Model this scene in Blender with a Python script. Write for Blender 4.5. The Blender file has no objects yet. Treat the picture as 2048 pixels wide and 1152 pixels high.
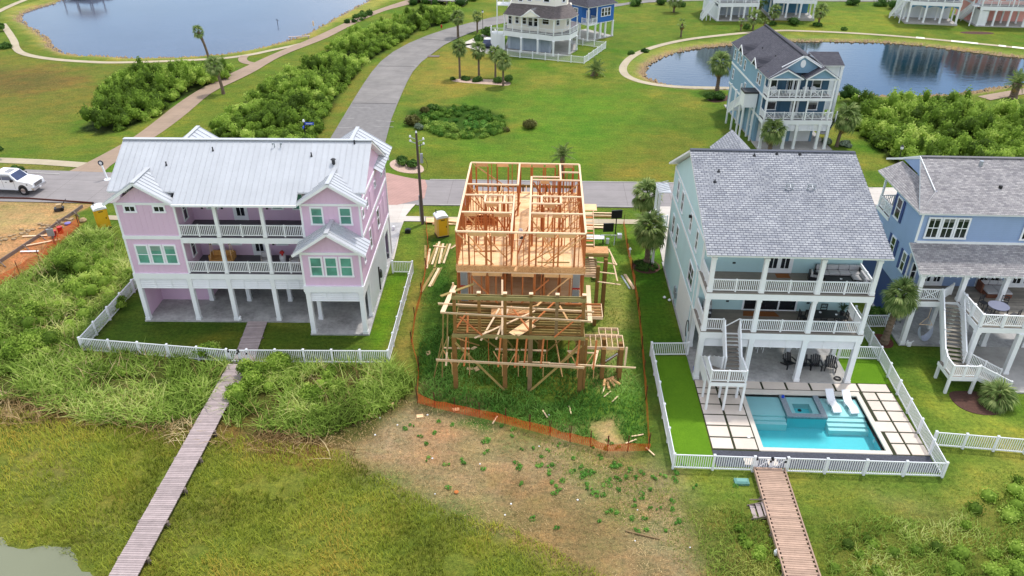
import bpy, bmesh, math, random
import numpy as np
from mathutils import Vector, Matrix

S = bpy.context.scene
COL = S.collection
rnd = random.Random(7)
rng = np.random.default_rng(7)
R = math.radians

# ---------------------------------------------------------------- camera
cd = bpy.data.cameras.new('camera')
cam = bpy.data.objects.new('camera', cd)
COL.objects.link(cam)
def cam_matrix(pitch, roll, yaw, h):
    cp, sp, cy, sy = math.cos(pitch), math.sin(pitch), math.cos(yaw), math.sin(yaw)
    f = Vector((-sy*cp, cy*cp, -sp)); r = Vector((cy, sy, 0)); d = f.cross(r)
    cr, sr = math.cos(roll), math.sin(roll)
    rr = cr*r + sr*d; dd = -sr*r + cr*d
    m = Matrix.Identity(4)
    for i in range(3):
        m[i][0] = rr[i]; m[i][1] = -dd[i]; m[i][2] = -f[i]
    m[2][3] = h
    return m
cam.matrix_world = cam_matrix(R(30.9167), R(-0.2603), R(2.0438), 33.0)
cd.sensor_width = 36.0
cd.lens = 27.04
cd.clip_end = 3000
S.camera = cam

# ---------------------------------------------------------------- sky, sun, exposure
W = bpy.data.worlds.new("World"); S.world = W
W.use_nodes = True
wn = W.node_tree.nodes; wl = W.node_tree.links
for n in list(wn): wn.remove(n)
sky = wn.new('ShaderNodeTexSky'); sky.sky_type = 'NISHITA'; sky.sun_disc = False
SUN_EL, SUN_AZ = 64.0, 37.0          # azimuth from +Y towards +X
sky.sun_elevation = R(SUN_EL); sky.sun_rotation = R(SUN_AZ)
sky.altitude = 0; sky.air_density = 1.0; sky.dust_density = 0.5; sky.ozone_density = 1.0
bg = wn.new('ShaderNodeBackground'); bg.inputs['Strength'].default_value = 0.15
wo = wn.new('ShaderNodeOutputWorld')
# broken fair-weather cloud over the blue: an even noise field on the sky dome
ct = wn.new('ShaderNodeTexCoord'); cm = wn.new('ShaderNodeMapping'); cm.inputs['Scale'].default_value = (1, 1, 2.6); cm.inputs['Location'].default_value = (3.1, 0.3, 0)
cn = wn.new('ShaderNodeTexNoise'); cn.inputs['Scale'].default_value = 2.2; cn.inputs['Detail'].default_value = 7; cn.inputs['Roughness'].default_value = 0.58
cr = wn.new('ShaderNodeValToRGB'); cr.color_ramp.elements[0].position = 0.42; cr.color_ramp.elements[1].position = 0.62
cx = wn.new('ShaderNodeMix'); cx.data_type = 'RGBA'
wl.new(ct.outputs['Generated'], cm.inputs[0]); wl.new(cm.outputs[0], cn.inputs['Vector']); wl.new(cn.outputs[0], cr.inputs[0])
cx.inputs[7].default_value = (10.5, 10.3, 10.0, 1)
cq = wn.new('ShaderNodeMath'); cq.operation = 'MULTIPLY'; cq.inputs[1].default_value = 0.92
wl.new(cr.outputs[0], cq.inputs[0]); wl.new(cq.outputs[0], cx.inputs[0]); wl.new(sky.outputs[0], cx.inputs[6])
wl.new(cx.outputs[2], bg.inputs['Color']); wl.new(bg.outputs[0], wo.inputs['Surface'])
sd = bpy.data.lights.new('sun', 'SUN'); sd.energy = 2.2; sd.angle = R(3.5); sd.color = (1.0, 0.96, 0.9)
sun = bpy.data.objects.new('sun', sd); COL.objects.link(sun)
ce = math.cos(R(SUN_EL))
sv = Vector((ce*math.sin(R(SUN_AZ)), ce*math.cos(R(SUN_AZ)), math.sin(R(SUN_EL))))
sun.rotation_euler = sv.to_track_quat('Z', 'Y').to_euler()
sun.location = sv*80
S.view_settings.view_transform = 'Standard'
S.view_settings.look = 'None'
S.view_settings.exposure = 0.5
S.view_settings.gamma = 1.0
S.view_settings.use_curve_mapping = False
S.render.engine = 'CYCLES'
try: S.cycles.transparent_max_bounces = 12
except Exception: pass

# ---------------------------------------------------------------- helpers
def lin(r, g, b, k=1.0):
    f = lambda c: (c/12.92 if c <= 0.04045 else ((c+0.055)/1.055)**2.4)
    return (f(r/255)*k, f(g/255)*k, f(b/255)*k, 1.0)

def tag(o, label=None, cat=None, group=None, kind=None):
    if label: o['label'] = label
    if cat: o['category'] = cat
    if group: o['group'] = group
    if kind: o['kind'] = kind
    return o

def new_mat(name):
    m = bpy.data.materials.new(name); m.use_nodes = True
    nt = m.node_tree
    for n in list(nt.nodes): nt.nodes.remove(n)
    out = nt.nodes.new('ShaderNodeOutputMaterial'); p = nt.nodes.new('ShaderNodeBsdfPrincipled')
    nt.links.new(p.outputs[0], out.inputs[0])
    return m, nt, p, out

def ramp(nt, fac, stops):
    r = nt.nodes.new('ShaderNodeValToRGB'); el = r.color_ramp.elements
    while len(el) > 1: el.remove(el[-1])
    el[0].position = stops[0][0]; el[0].color = stops[0][1]
    for p, c in stops[1:]:
        e = el.new(p); e.color = c
    nt.links.new(fac, r.inputs[0])
    return r.outputs[0]

def noise(nt, vec, scale, detail=4, rough=0.6):
    n = nt.nodes.new('ShaderNodeTexNoise'); n.inputs['Scale'].default_value = scale
    n.inputs['Detail'].default_value = detail; n.inputs['Roughness'].default_value = rough
    nt.links.new(vec, n.inputs['Vector']); return n.outputs[0]

def mapping(nt, vec, scale=(1, 1, 1), rot=(0, 0, 0)):
    n = nt.nodes.new('ShaderNodeMapping'); n.inputs['Scale'].default_value = scale; n.inputs['Rotation'].default_value = rot
    nt.links.new(vec, n.inputs['Vector']); return n.outputs[0]

def mix(nt, fac, a, b, mode='MIX'):
    n = nt.nodes.new('ShaderNodeMix'); n.data_type = 'RGBA'; n.blend_type = mode
    for i, v in ((0, fac), (6, a), (7, b)):
        if hasattr(v, 'is_output'): nt.links.new(v, n.inputs[i])
        else: n.inputs[i].default_value = v
    return n.outputs[2]

def maths(nt, op, a, b=0.0):
    n = nt.nodes.new('ShaderNodeMath'); n.operation = op
    for i, v in ((0, a), (1, b)):
        if hasattr(v, 'is_output'): nt.links.new(v, n.inputs[i])
        else: n.inputs[i].default_value = v
    return n.outputs[0]

def mrange(nt, v, a, b, c, d):
    n = nt.nodes.new('ShaderNodeMapRange'); nt.links.new(v, n.inputs[0])
    for i, x in zip((1, 2, 3, 4), (a, b, c, d)): n.inputs[i].default_value = x
    return n.outputs[0]

def bump(nt, p, h, strength=0.3, dist=0.02):
    b = nt.nodes.new('ShaderNodeBump'); b.inputs['Strength'].default_value = strength
    b.inputs['Distance'].default_value = dist
    nt.links.new(h, b.inputs['Height']); nt.links.new(b.outputs[0], p.inputs['Normal'])

def tc(nt, which='Object'):
    return nt.nodes.new('ShaderNodeTexCoord').outputs[which]

def geopos(nt):
    return nt.nodes.new('ShaderNodeNewGeometry').outputs['Position']

def val(nt, x):
    """value 1 +- noise as grey colour for multiply"""
    return x

MATS = {}
def paint(name, col, rough=0.6, var=0.12, scale=1.5, fine=12.0, rand=0.0, metal=0.0, bmp=0.0, streak=False, spec=0.4):
    if name in MATS: return MATS[name]
    m, nt, p, out = new_mat(name)
    v = geopos(nt)
    if streak: v1 = mapping(nt, v, (scale*2, scale*2, scale*0.35))
    else: v1 = mapping(nt, v, (scale, scale, scale))
    n1 = noise(nt, v1, 1.0, 5)
    n2 = noise(nt, v, fine, 3)
    a = maths(nt, 'ADD', maths(nt, 'MULTIPLY', n1, 0.7), maths(nt, 'MULTIPLY', n2, 0.3))
    f = mrange(nt, a, 0.3, 0.7, 1-var, 1+var)
    if rand:
        oi = nt.nodes.new('ShaderNodeObjectInfo').outputs['Random']
        f = maths(nt, 'MULTIPLY', f, mrange(nt, oi, 0, 1, 1-rand, 1+rand))
    cc = nt.nodes.new('ShaderNodeCombineColor')
    for i in range(3): nt.links.new(f, cc.inputs[i])
    c = mix(nt, 1.0, tuple(col), cc.outputs[0], 'MULTIPLY')
    nt.links.new(c, p.inputs['Base Color'])
    p.inputs['Roughness'].default_value = rough; p.inputs['Metallic'].default_value = metal
    p.inputs['Specular IOR Level'].default_value = spec
    if bmp: bump(nt, p, n2, bmp, 0.01)
    MATS[name] = m
    return m

class MB:
    def __init__(s): s.v = []; s.f = []; s.uv = None
    def add(s, vs, fs):
        n = len(s.v); s.v += [tuple(q) for q in vs]; s.f += [tuple(i+n for i in f) for f in fs]; return s
    def box(s, x0, x1, y0, y1, z0, z1):
        if x0 > x1: x0, x1 = x1, x0
        if y0 > y1: y0, y1 = y1, y0
        if z0 > z1: z0, z1 = z1, z0
        return s.add([(x0,y0,z0),(x1,y0,z0),(x1,y1,z0),(x0,y1,z0),(x0,y0,z1),(x1,y0,z1),(x1,y1,z1),(x0,y1,z1)],
                     [(0,3,2,1),(4,5,6,7),(0,1,5,4),(1,2,6,5),(2,3,7,6),(3,0,4,7)])
    def beam(s, p, q, w=0.1, h=0.1, up=(0,0,1)):
        p = Vector(p); q = Vector(q); d = (q-p).normalized(); u = Vector(up)
        if abs(d.dot(u)) > 0.98: u = Vector((0,1,0))
        sx = d.cross(u).normalized()*w/2; sz = sx.cross(d).normalized()*h/2
        vs = []
        for c in (p, q):
            vs += [c-sx-sz, c+sx-sz, c+sx+sz, c-sx+sz]
        return s.add(vs, [(0,1,2,3),(7,6,5,4),(0,4,5,1),(1,5,6,2),(2,6,7,3),(3,7,4,0)])
    def cyl(s, p, q, r0, r1=None, n=8, cap=True):
        r1 = r0 if r1 is None else r1
        p = Vector(p); q = Vector(q); d = (q-p).normalized()
        a = d.orthogonal().normalized(); b = d.cross(a)
        vs = []
        for c, r in ((p, r0), (q, r1)):
            for i in range(n):
                t = 2*math.pi*i/n; vs.append(c+(a*math.cos(t)+b*math.sin(t))*r)
        fs = [(i, (i+1) % n, n+(i+1) % n, n+i) for i in range(n)]
        if cap: fs += [tuple(range(n-1, -1, -1)), tuple(range(n, 2*n))]
        return s.add(vs, fs)
    def lathe(s, prof, n=12, c=(0,0,0)):
        vs = []; fs = []
        for r, z in prof:
            for i in range(n):
                t = 2*math.pi*i/n; vs.append((c[0]+r*math.cos(t), c[1]+r*math.sin(t), c[2]+z))
        for k in range(len(prof)-1):
            for i in range(n):
                j = (i+1) % n; fs.append((k*n+i, k*n+j, (k+1)*n+j, (k+1)*n+i))
        fs.append(tuple(range(n-1, -1, -1))); fs.append(tuple(range((len(prof)-1)*n, len(prof)*n)))
        return s.add(vs, fs)
    def poly(s, pts): return s.add(pts, [tuple(range(len(pts)))])
    def prism(s, pts, z0, z1):
        n = len(pts)
        a = sum(pts[i][0]*pts[(i+1)%n][1]-pts[(i+1)%n][0]*pts[i][1] for i in range(n))
        if a < 0: pts = pts[::-1]
        vs = [(x,y,z0) for x,y in pts]+[(x,y,z1) for x,y in pts]
        fs = [tuple(range(n-1,-1,-1)), tuple(range(n,2*n))]+[(i,(i+1)%n,n+(i+1)%n,n+i) for i in range(n)]
        return s.add(vs, fs)
    def slab(s, pts, t):
        """thick plate: polygon in 3D, extruded by -t along its normal"""
        P = [Vector(q) for q in pts]; nrm = (P[1]-P[0]).cross(P[2]-P[0]).normalized()
        if nrm.z < 0: P = P[::-1]; nrm = -nrm
        n = len(P); vs = P+[q-nrm*t for q in P]
        fs = [tuple(range(n)), tuple(range(2*n-1,n-1,-1))]+[(i,n+i,n+(i+1)%n,(i+1)%n) for i in range(n)]
        return s.add(vs, fs)
    def mesh(s, name, mat=None, smooth=False):
        me = bpy.data.meshes.new(name); me.from_pydata(s.v, [], s.f)
        if s.uv:
            uvl = me.uv_layers.new(name='UVMap'); uvl.data.foreach_set('uv', [c for uv in s.uv for c in uv])
        if mat: me.materials.append(mat)
        if smooth: me.polygons.foreach_set('use_smooth', [True]*len(me.polygons))
        me.update(); return me
    def build(s, name, mat=None, parent=None, loc=(0,0,0), rz=0, smooth=False):
        return link(name, s.mesh(name, mat, smooth), parent, loc, rz)

def link(name, me, parent=None, loc=(0,0,0), rz=0, mw=None):
    o = bpy.data.objects.new(name, me); COL.objects.link(o)
    if mw is not None: o.matrix_local = mw
    else: o.location = loc; o.rotation_euler = (0,0,rz)
    if parent: o.parent = parent
    return o

def thing(name, label, cat, loc=(0,0,0), rz=0, group=None):
    o = bpy.data.objects.new(name, None); COL.objects.link(o); o.empty_display_size = 0.3
    o.location = loc; o.rotation_euler = (0,0,rz)
    return tag(o, label, cat, group)

def copy_tree(o, parent=None, loc=None, rz=None, label=None):
    c = o.copy(); COL.objects.link(c); c.parent = parent
    if loc is not None: c.location = loc
    if rz is not None: c.rotation_euler = (0,0,rz)
    if label: c['label'] = label
    for ch in list(o.children): copy_tree(ch, c)
    return c

# ---------------------------------------------------------------- materials
WHITE   = paint('white_paint', (0.78,0.79,0.80,1), 0.5, 0.05, 0.6, 9, streak=True)
VINYL   = paint('white_vinyl', (0.80,0.81,0.84,1), 0.35, 0.04, 0.5, 7)
PINK    = paint('pink_siding', lin(220,188,212,0.94), 0.6, 0.05, 0.5, 8, streak=True)
TEAL    = paint('pale_teal_stucco', lin(182,212,216,0.95), 0.7, 0.05, 0.4, 8, streak=True)
SLATEB  = paint('dusty_blue_siding', lin(124,158,180,0.95), 0.6, 0.07, 0.5, 8, streak=True)
SLATED  = paint('deep_blue_shutter', lin(60,96,122,0.9), 0.6, 0.06)
BRBLUE  = paint('bright_blue_siding', lin(40,105,185,0.9), 0.6, 0.06)
CREAM   = paint('cream_siding', lin(238,232,218,1), 0.6, 0.05, 0.5, 8, streak=True)
GREYW   = paint('grey_white_panel', lin(196,206,218,0.9), 0.6, 0.05)
SHUT    = paint('dark_blue_shutter', lin(42,66,132,0.85), 0.5, 0.06)
CONC    = paint('concrete', lin(178,174,168,0.85), 0.85, 0.22, 0.7, 5, bmp=0.2)
CONCD   = paint('weathered_slab_concrete', lin(176,174,172,0.85), 0.85, 0.42, 0.5, 4, bmp=0.2)
DECKG   = paint('grey_composite_deck', lin(110,106,112,0.8), 0.7, 0.12, 2.0, 10, rand=0.1)
DECKT   = paint('taupe_deck', lin(138,130,120,0.85), 0.7, 0.12, 2.0, 10, rand=0.1)
DECKW   = paint('weathered_deck_board', lin(140,133,122,0.85), 0.8, 0.25, 1.5, 9, rand=0.22)
DARK    = paint('dark_grey_metal', lin(48,48,52), 0.5, 0.1)
BLACK   = paint('black_plastic', lin(26,26,30), 0.45, 0.1)
NEWW    = paint('new_pine', lin(226,176,120,0.9), 0.75, 0.14, 2.5, 14, rand=0.14)
NEWP    = paint('pale_pine_plate', lin(238,206,168,0.9), 0.75, 0.08, 2.0, 12, rand=0.06)
NEWO    = paint('orange_fir_stud', lin(196,116,62,0.85), 0.75, 0.14, 2.5, 14, rand=0.16)
TREAT   = paint('treated_timber', lin(160,138,80,0.85), 0.8, 0.2, 2.0, 10, rand=0.12)
TREATB  = paint('treated_brown_post', lin(146,108,56,0.8), 0.8, 0.22, 2.0, 10, rand=0.12)
GREENT  = paint('green_treated_rim', lin(158,146,92,0.8), 0.8, 0.15, 2.0, 10)
GREYP   = paint('weathered_grey_post', lin(144,120,84,0.8), 0.85, 0.25, 2.5, 12)
POLEW   = paint('pole_wood', lin(98,86,78,0.8), 0.9, 0.3, 3.0, 14, streak=True)
DOCKL   = paint('mauve_grey_dock_board', lin(176,160,158,0.85), 0.85, 0.16, 2.5, 14, rand=0.17)
DOCKR   = paint('tan_dock_board', lin(184,154,134,0.85), 0.85, 0.16, 2.5, 14, rand=0.17)
DOCKS   = paint('grey_dock_timber', lin(126,112,104,0.8), 0.9, 0.2, 2.5, 14)
BARK    = paint('palm_bark', lin(122,104,88,0.8), 0.95, 0.35, 3.0, 16, bmp=0.6)
METALR  = paint('white_metal_roof', (0.48,0.495,0.52,1), 0.45, 0.09, 0.35, 5, rand=0.025, metal=0.15)
YELL    = paint('yellow_plastic', lin(228,178,40,0.95), 0.45, 0.06)
YELLT   = paint('sun_faded_cream_plastic', lin(226,196,130,0.95), 0.5, 0.06)
OFFW    = paint('translucent_white_plastic', (0.75,0.76,0.78,1), 0.4, 0.04)
CARW    = paint('white_car_paint', (0.78,0.79,0.82,1), 0.22, 0.02, spec=0.6)
RUBBER  = paint('tyre_rubber', lin(32,31,31), 0.85, 0.1)
CHROME  = paint('chrome', (0.6,0.6,0.62,1), 0.2, 0.03, metal=0.9)
CUSH    = paint('grey_cushion_fabric', lin(190,188,190,0.85), 0.9, 0.08)
WICK    = paint('brown_wicker', lin(126,80,60,0.8), 0.8, 0.2, 4, 20)
MAT_BR  = paint('coir_mat', lin(150,92,48,0.8), 0.95, 0.12)
TURFJ   = paint('dark_joint_turf', lin(66,70,44,0.6), 0.95, 0.2, 2, 15)
PAVER   = paint('pale_paver', lin(222,208,194,0.9), 0.85, 0.08, 0.8, 9, rand=0.05)
COPING  = paint('limestone_coping', lin(216,208,196,0.9), 0.8, 0.08, 0.8, 9)
GRAVD   = paint('dark_gravel', lin(78,80,90,0.8), 0.95, 0.45, 9, 40, bmp=0.6)
MULCH   = paint('brown_mulch', lin(96,66,56,0.7), 0.95, 0.4, 8, 35, bmp=0.6)
MULCHR  = paint('red_mulch', lin(110,60,48,0.7), 0.95, 0.4, 8, 35, bmp=0.6)
ROCKP   = paint('pink_river_rock', lin(196,168,150,0.85), 0.9, 0.3, 6, 30, bmp=0.5)
ROCK    = paint('tan_riprap', lin(186,158,120,0.8), 0.9, 0.25, 2, 12, rand=0.2, bmp=0.4)
BLUEP   = paint('blue_sign_paint', lin(40,80,200,0.9), 0.4, 0.05)
REDP    = paint('red_plastic', lin(200,40,34,0.85), 0.45, 0.06)
SILV    = paint('galvanised', lin(176,182,188,0.8), 0.4, 0.1, metal=0.4)
TEALB   = paint('teal_green_lid', lin(110,160,150,0.85), 0.6, 0.08)

def stripes_mat(name, base, dark, scale, axis='UV', rough=0.7):
    m, nt, p, out = new_mat(name)
    return m, nt, p

# OSB / plywood
def osb():
    m, nt, p, out = new_mat('oriented_strand_board')
    v = geopos(nt)
    vo = nt.nodes.new('ShaderNodeTexVoronoi'); vo.inputs['Scale'].default_value = 16
    nt.links.new(mapping(nt, v, (1,2.4,1.5), (0,0,0.5)), vo.inputs['Vector'])
    n = noise(nt, v, 1.2, 4)
    f = maths(nt, 'ADD', maths(nt, 'MULTIPLY', vo.outputs['Color'], 0.5), maths(nt,'MULTIPLY', n, 0.7))
    c = ramp(nt, f, [(0.25, lin(176,118,70,0.85)), (0.6, lin(216,160,104,0.9)), (0.9, lin(236,190,136,0.9))])
    nt.links.new(c, p.inputs['Base Color']); p.inputs['Roughness'].default_value = 0.8
    return m
OSB = osb()
def plyfloor():
    m, nt, p, out = new_mat('subfloor_sheathing')
    v = geopos(nt)
    n = noise(nt, mapping(nt, v, (0.6,1.4,1)), 1.3, 5)
    st = noise(nt, mapping(nt, v, (1.2,16,1), (0,0,0.1)), 1.6, 3)
    f = maths(nt, 'ADD', maths(nt,'MULTIPLY',n,0.7), maths(nt,'MULTIPLY',st,0.35))
    c = ramp(nt, f, [(0.3, lin(196,138,88,0.9)), (0.45, lin(232,188,136,0.92)), (0.7, lin(246,214,168,0.95))])
    nt.links.new(c, p.inputs['Base Color']); p.inputs['Roughness'].default_value = 0.8
    return m
PLY = plyfloor()

def glass_mat(name, col, rough=0.08):
    m, nt, p, out = new_mat(name)
    n = noise(nt, geopos(nt), 0.8, 3)
    c = ramp(nt, n, [(0.3, tuple(x*0.6 for x in col[:3])+(1,)), (0.7, tuple(x*1.3 for x in col[:3])+(1,))])
    oi = nt.nodes.new('ShaderNodeObjectInfo').outputs['Random']      # a half drawn blind in some rooms, none in others
    sz = nt.nodes.new('ShaderNodeSeparateXYZ'); nt.links.new(tc(nt, 'Generated'), sz.inputs[0])
    bl = maths(nt, 'GREATER_THAN', sz.outputs[2], mrange(nt, oi, 0, 1, .35, 1.5))
    c = mix(nt, maths(nt, 'MULTIPLY', bl, .3), c, (.5,.5,.47,1))
    nt.links.new(c, p.inputs['Base Color'])
    p.inputs['Roughness'].default_value = rough; p.inputs['Specular IOR Level'].default_value = 0.6
    return m
GLASS  = glass_mat('dark_window_glass', lin(30,34,40))
GLASSG = glass_mat('green_tinted_screen_glass', lin(96,160,142,0.9), 0.3)
GLASSC = glass_mat('car_glass', lin(40,52,84))

def shingle(name, cols, bw=0.42, rh=0.145, dark=0.35, mort=0.012):
    """cols: list of colours mixed per tab; UV in metres"""
    m, nt, p, out = new_mat(name)
    uv = tc(nt, 'UV')
    br = nt.nodes.new('ShaderNodeTexBrick')
    br.offset = 0.5; br.squash = 1.0
    br.inputs['Scale'].default_value = 1.0; br.inputs['Brick Width'].default_value = bw
    br.inputs['Row Height'].default_value = rh; br.inputs['Mortar Size'].default_value = mort
    br.inputs['Mortar Smooth'].default_value = 0.3; br.inputs['Bias'].default_value = dark*2-1
    br.inputs['Color1'].default_value = cols[0]; br.inputs['Color2'].default_value = cols[1]
    br.inputs['Mortar'].default_value = cols[2]
    nt.links.new(uv, br.inputs['Vector'])
    # a second, offset layer of short dark tabs
    b2 = nt.nodes.new('ShaderNodeTexBrick'); b2.offset = 0.37; b2.offset_frequency = 3
    b2.inputs['Scale'].default_value = 1.0; b2.inputs['Brick Width'].default_value = bw*0.62
    b2.inputs['Row Height'].default_value = rh; b2.inputs['Mortar Size'].default_value = 0.0
    b2.inputs['Bias'].default_value = -0.1
    b2.inputs['Color1'].default_value = (1,1,1,1); b2.inputs['Color2'].default_value = (0.80,0.81,0.84,1); b2.inputs['Mortar'].default_value = (1,1,1,1)
    nt.links.new(uv, b2.inputs['Vector'])
    c = mix(nt, 1.0, br.outputs['Color'], b2.outputs['Color'], 'MULTIPLY')
    n = noise(nt, mapping(nt, uv, (1,1,1)), 0.5, 6, 0.65)
    g = ramp(nt, n, [(0.25, (0.82,0.82,0.82,1)), (0.75, (1.16,1.15,1.14,1))])
    c = mix(nt, 1.0, c, g, 'MULTIPLY')
    n3 = noise(nt, uv, 30, 2)
    c = mix(nt, 1.0, c, ramp(nt, n3, [(0.3, (0.88,0.88,0.88,1)), (0.7, (1.1,1.1,1.1,1))]), 'MULTIPLY')
    nt.links.new(c, p.inputs['Base Color']); p.inputs['Roughness'].default_value = 0.9
    p.inputs['Specular IOR Level'].default_value = 0.2
    return m
SH_TEAL = shingle('blue_grey_shingle', [lin(178,180,184,0.84), lin(152,155,163,0.8), lin(100,104,116,0.75)], 0.36, 0.2, 0.4, 0.022)
SH_BLUE = shingle('taupe_grey_shingle', [lin(184,180,178,0.88), lin(150,146,148,0.82), lin(130,128,132,0.8)], 0.3, 0.15, 0.5)
SH_DARK = shingle('charcoal_shingle', [lin(98,97,104,0.85), lin(82,81,90,0.85), lin(70,70,78,0.8)], 0.3, 0.15, 0.5)
SH_BROWN = shingle('brown_grey_shingle', [lin(136,126,122,0.8), lin(112,104,102,0.8), lin(98,92,92,0.8)], 0.3, 0.15, 0.5)

def lap(name, col, pitch=0.17):
    m, nt, p, out = new_mat(name)
    v = geopos(nt)
    s = nt.nodes.new('ShaderNodeSeparateXYZ'); nt.links.new(v, s.inputs[0])
    fr = maths(nt, 'FRACT', maths(nt, 'DIVIDE', s.outputs[2], pitch))
    g = ramp(nt, fr, [(0.0, (0.82,0.82,0.84,1)), (0.1, (1,1,1,1)), (1.0, (1.03,1.03,1.03,1))])
    n = noise(nt, mapping(nt, v, (1,1,0.3)), 0.8, 4)
    c = mix(nt, 1.0, tuple(col), g, 'MULTIPLY')
    c = mix(nt, 1.0, c, ramp(nt, n, [(0.3, (0.94,0.94,0.94,1)), (0.7, (1.06,1.06,1.06,1))]), 'MULTIPLY')
    nt.links.new(c, p.inputs['Base Color']); p.inputs['Roughness'].default_value = 0.6
    bump(nt, p, fr, 0.6, 0.03)
    return m
LAPBLUE = lap('periwinkle_lap_siding', lin(150,172,210,0.92))
LAPPINK = lap('coral_lap_siding', lin(236,168,160,0.95))
LAPWHITE = lap('white_lap_siding', (0.7,0.73,0.76,1))
LAPNAVY = lap('steel_blue_lap_siding', lin(70,126,160,0.9))

# ---------------------------------------------------------------- ground zones (world metres)
def vnoise(x, y, s, seed=0):
    x = x/s; y = y/s
    xi = np.floor(x).astype(np.int64); yi = np.floor(y).astype(np.int64); xf = x-xi; yf = y-yi
    def h(a, b):
        n = (a*374761393+b*668265263+seed*1442695041) & 0x7fffffff
        n = (n ^ (n >> 13))*1274126177 & 0x7fffffff
        return ((n ^ (n >> 16)) & 0xffff)/65535.0
    u = xf*xf*(3-2*xf); v = yf*yf*(3-2*yf)
    return (h(xi,yi)*(1-u)+h(xi+1,yi)*u)*(1-v)+(h(xi,yi+1)*(1-u)+h(xi+1,yi+1)*u)*v
def fbm(x, y, s, o=4, seed=0):
    t = 0; a = 1; k = 0
    for i in range(o):
        t = t+a*vnoise(x, y, s/2**i, seed+i*7); k += a; a *= 0.55
    return t/k
def sdf(x, y, poly):
    """signed distance, negative inside"""
    d = np.full(x.shape, 1e9); ins = np.zeros(x.shape, bool)
    n = len(poly)
    for i in range(n):
        x0, y0 = poly[i]; x1, y1 = poly[(i+1) % n]
        ex, ey = x1-x0, y1-y0; L = ex*ex+ey*ey+1e-9
        t = np.clip(((x-x0)*ex+(y-y0)*ey)/L, 0, 1)
        d = np.minimum(d, np.hypot(x-x0-t*ex, y-y0-t*ey))
        c = ((y0 > y) != (y1 > y)) & (x < (x1-x0)*(y-y0)/((y1-y0)+1e-12)+x0)
        ins ^= c
    return np.where(ins, -d, d)
def smooth_poly(pts, it=2, closed=True):
    for _ in range(it):
        q = []
        n = len(pts)
        for i in range(n if closed else n-1):
            a = pts[i]; b = pts[(i+1) % n]
            q.append((a[0]*.75+b[0]*.25, a[1]*.75+b[1]*.25)); q.append((a[0]*.25+b[0]*.75, a[1]*.25+b[1]*.75))
        if not closed: q = [pts[0]]+q+[pts[-1]]
        pts = q
    return pts

POND_L = smooth_poly([(-106.20,159.14),(-107.20,162.58),(-106.74,167.30),(-105.74,171.74),(-108.30,182.21),(-113.86,215.08),(-112.45,278.91),(-75.69,281.55),(-35.79,204.28),(-38.74,177.98),(-40.45,168.00),(-42.33,156.16),(-44.26,143.29),(-46.55,138.55),(-50.20,133.30),(-53.51,130.37),(-57.21,128.84),(-60.97,127.65),(-65.78,127.07),(-69.23,127.21),(-73.84,127.95),(-77.33,128.09),(-80.88,129.58),(-83.89,132.18),(-86.88,135.61),(-89.13,139.25),(-91.94,142.24),(-96.00,146.96),(-100.18,151.07),(-103.44,154.53)], 1)
POND_R = smooth_poly([(15.93,121.62),(16.63,125.18),(18.19,128.98),(21.11,133.71),(25.12,137.73),(30.84,140.56),(35.70,142.68),(41.49,144.51),(47.07,145.20),(56.09,145.31),(61.44,145.22),(68.55,142.98),(74.06,139.67),(77.94,137.10),(81.71,135.28),(87.19,132.64),(84.64,124.06),(77.53,120.91),(73.26,119.07),(67.78,116.43),(62.95,113.90),(58.20,112.92),(52.05,111.87),(47.05,111.86),(42.35,112.85),(35.34,113.74),(29.60,114.21),(23.70,114.16),(20.10,114.75),(17.43,117.25)], 1)
MURK = smooth_poly([(-30.00,27.27),(-28.36,27.28),(-27.18,27.12),(-26.15,27.23),(-25.17,26.94),(-23.81,26.41),(-22.41,25.77),(-21.32,24.90),(-20.34,22.93),(-27.70,22.63)], 1)
POOLHOLE = [(14.1,36.2),(22.1,36.2),(22.1,42.0),(14.1,42.0)]

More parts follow.
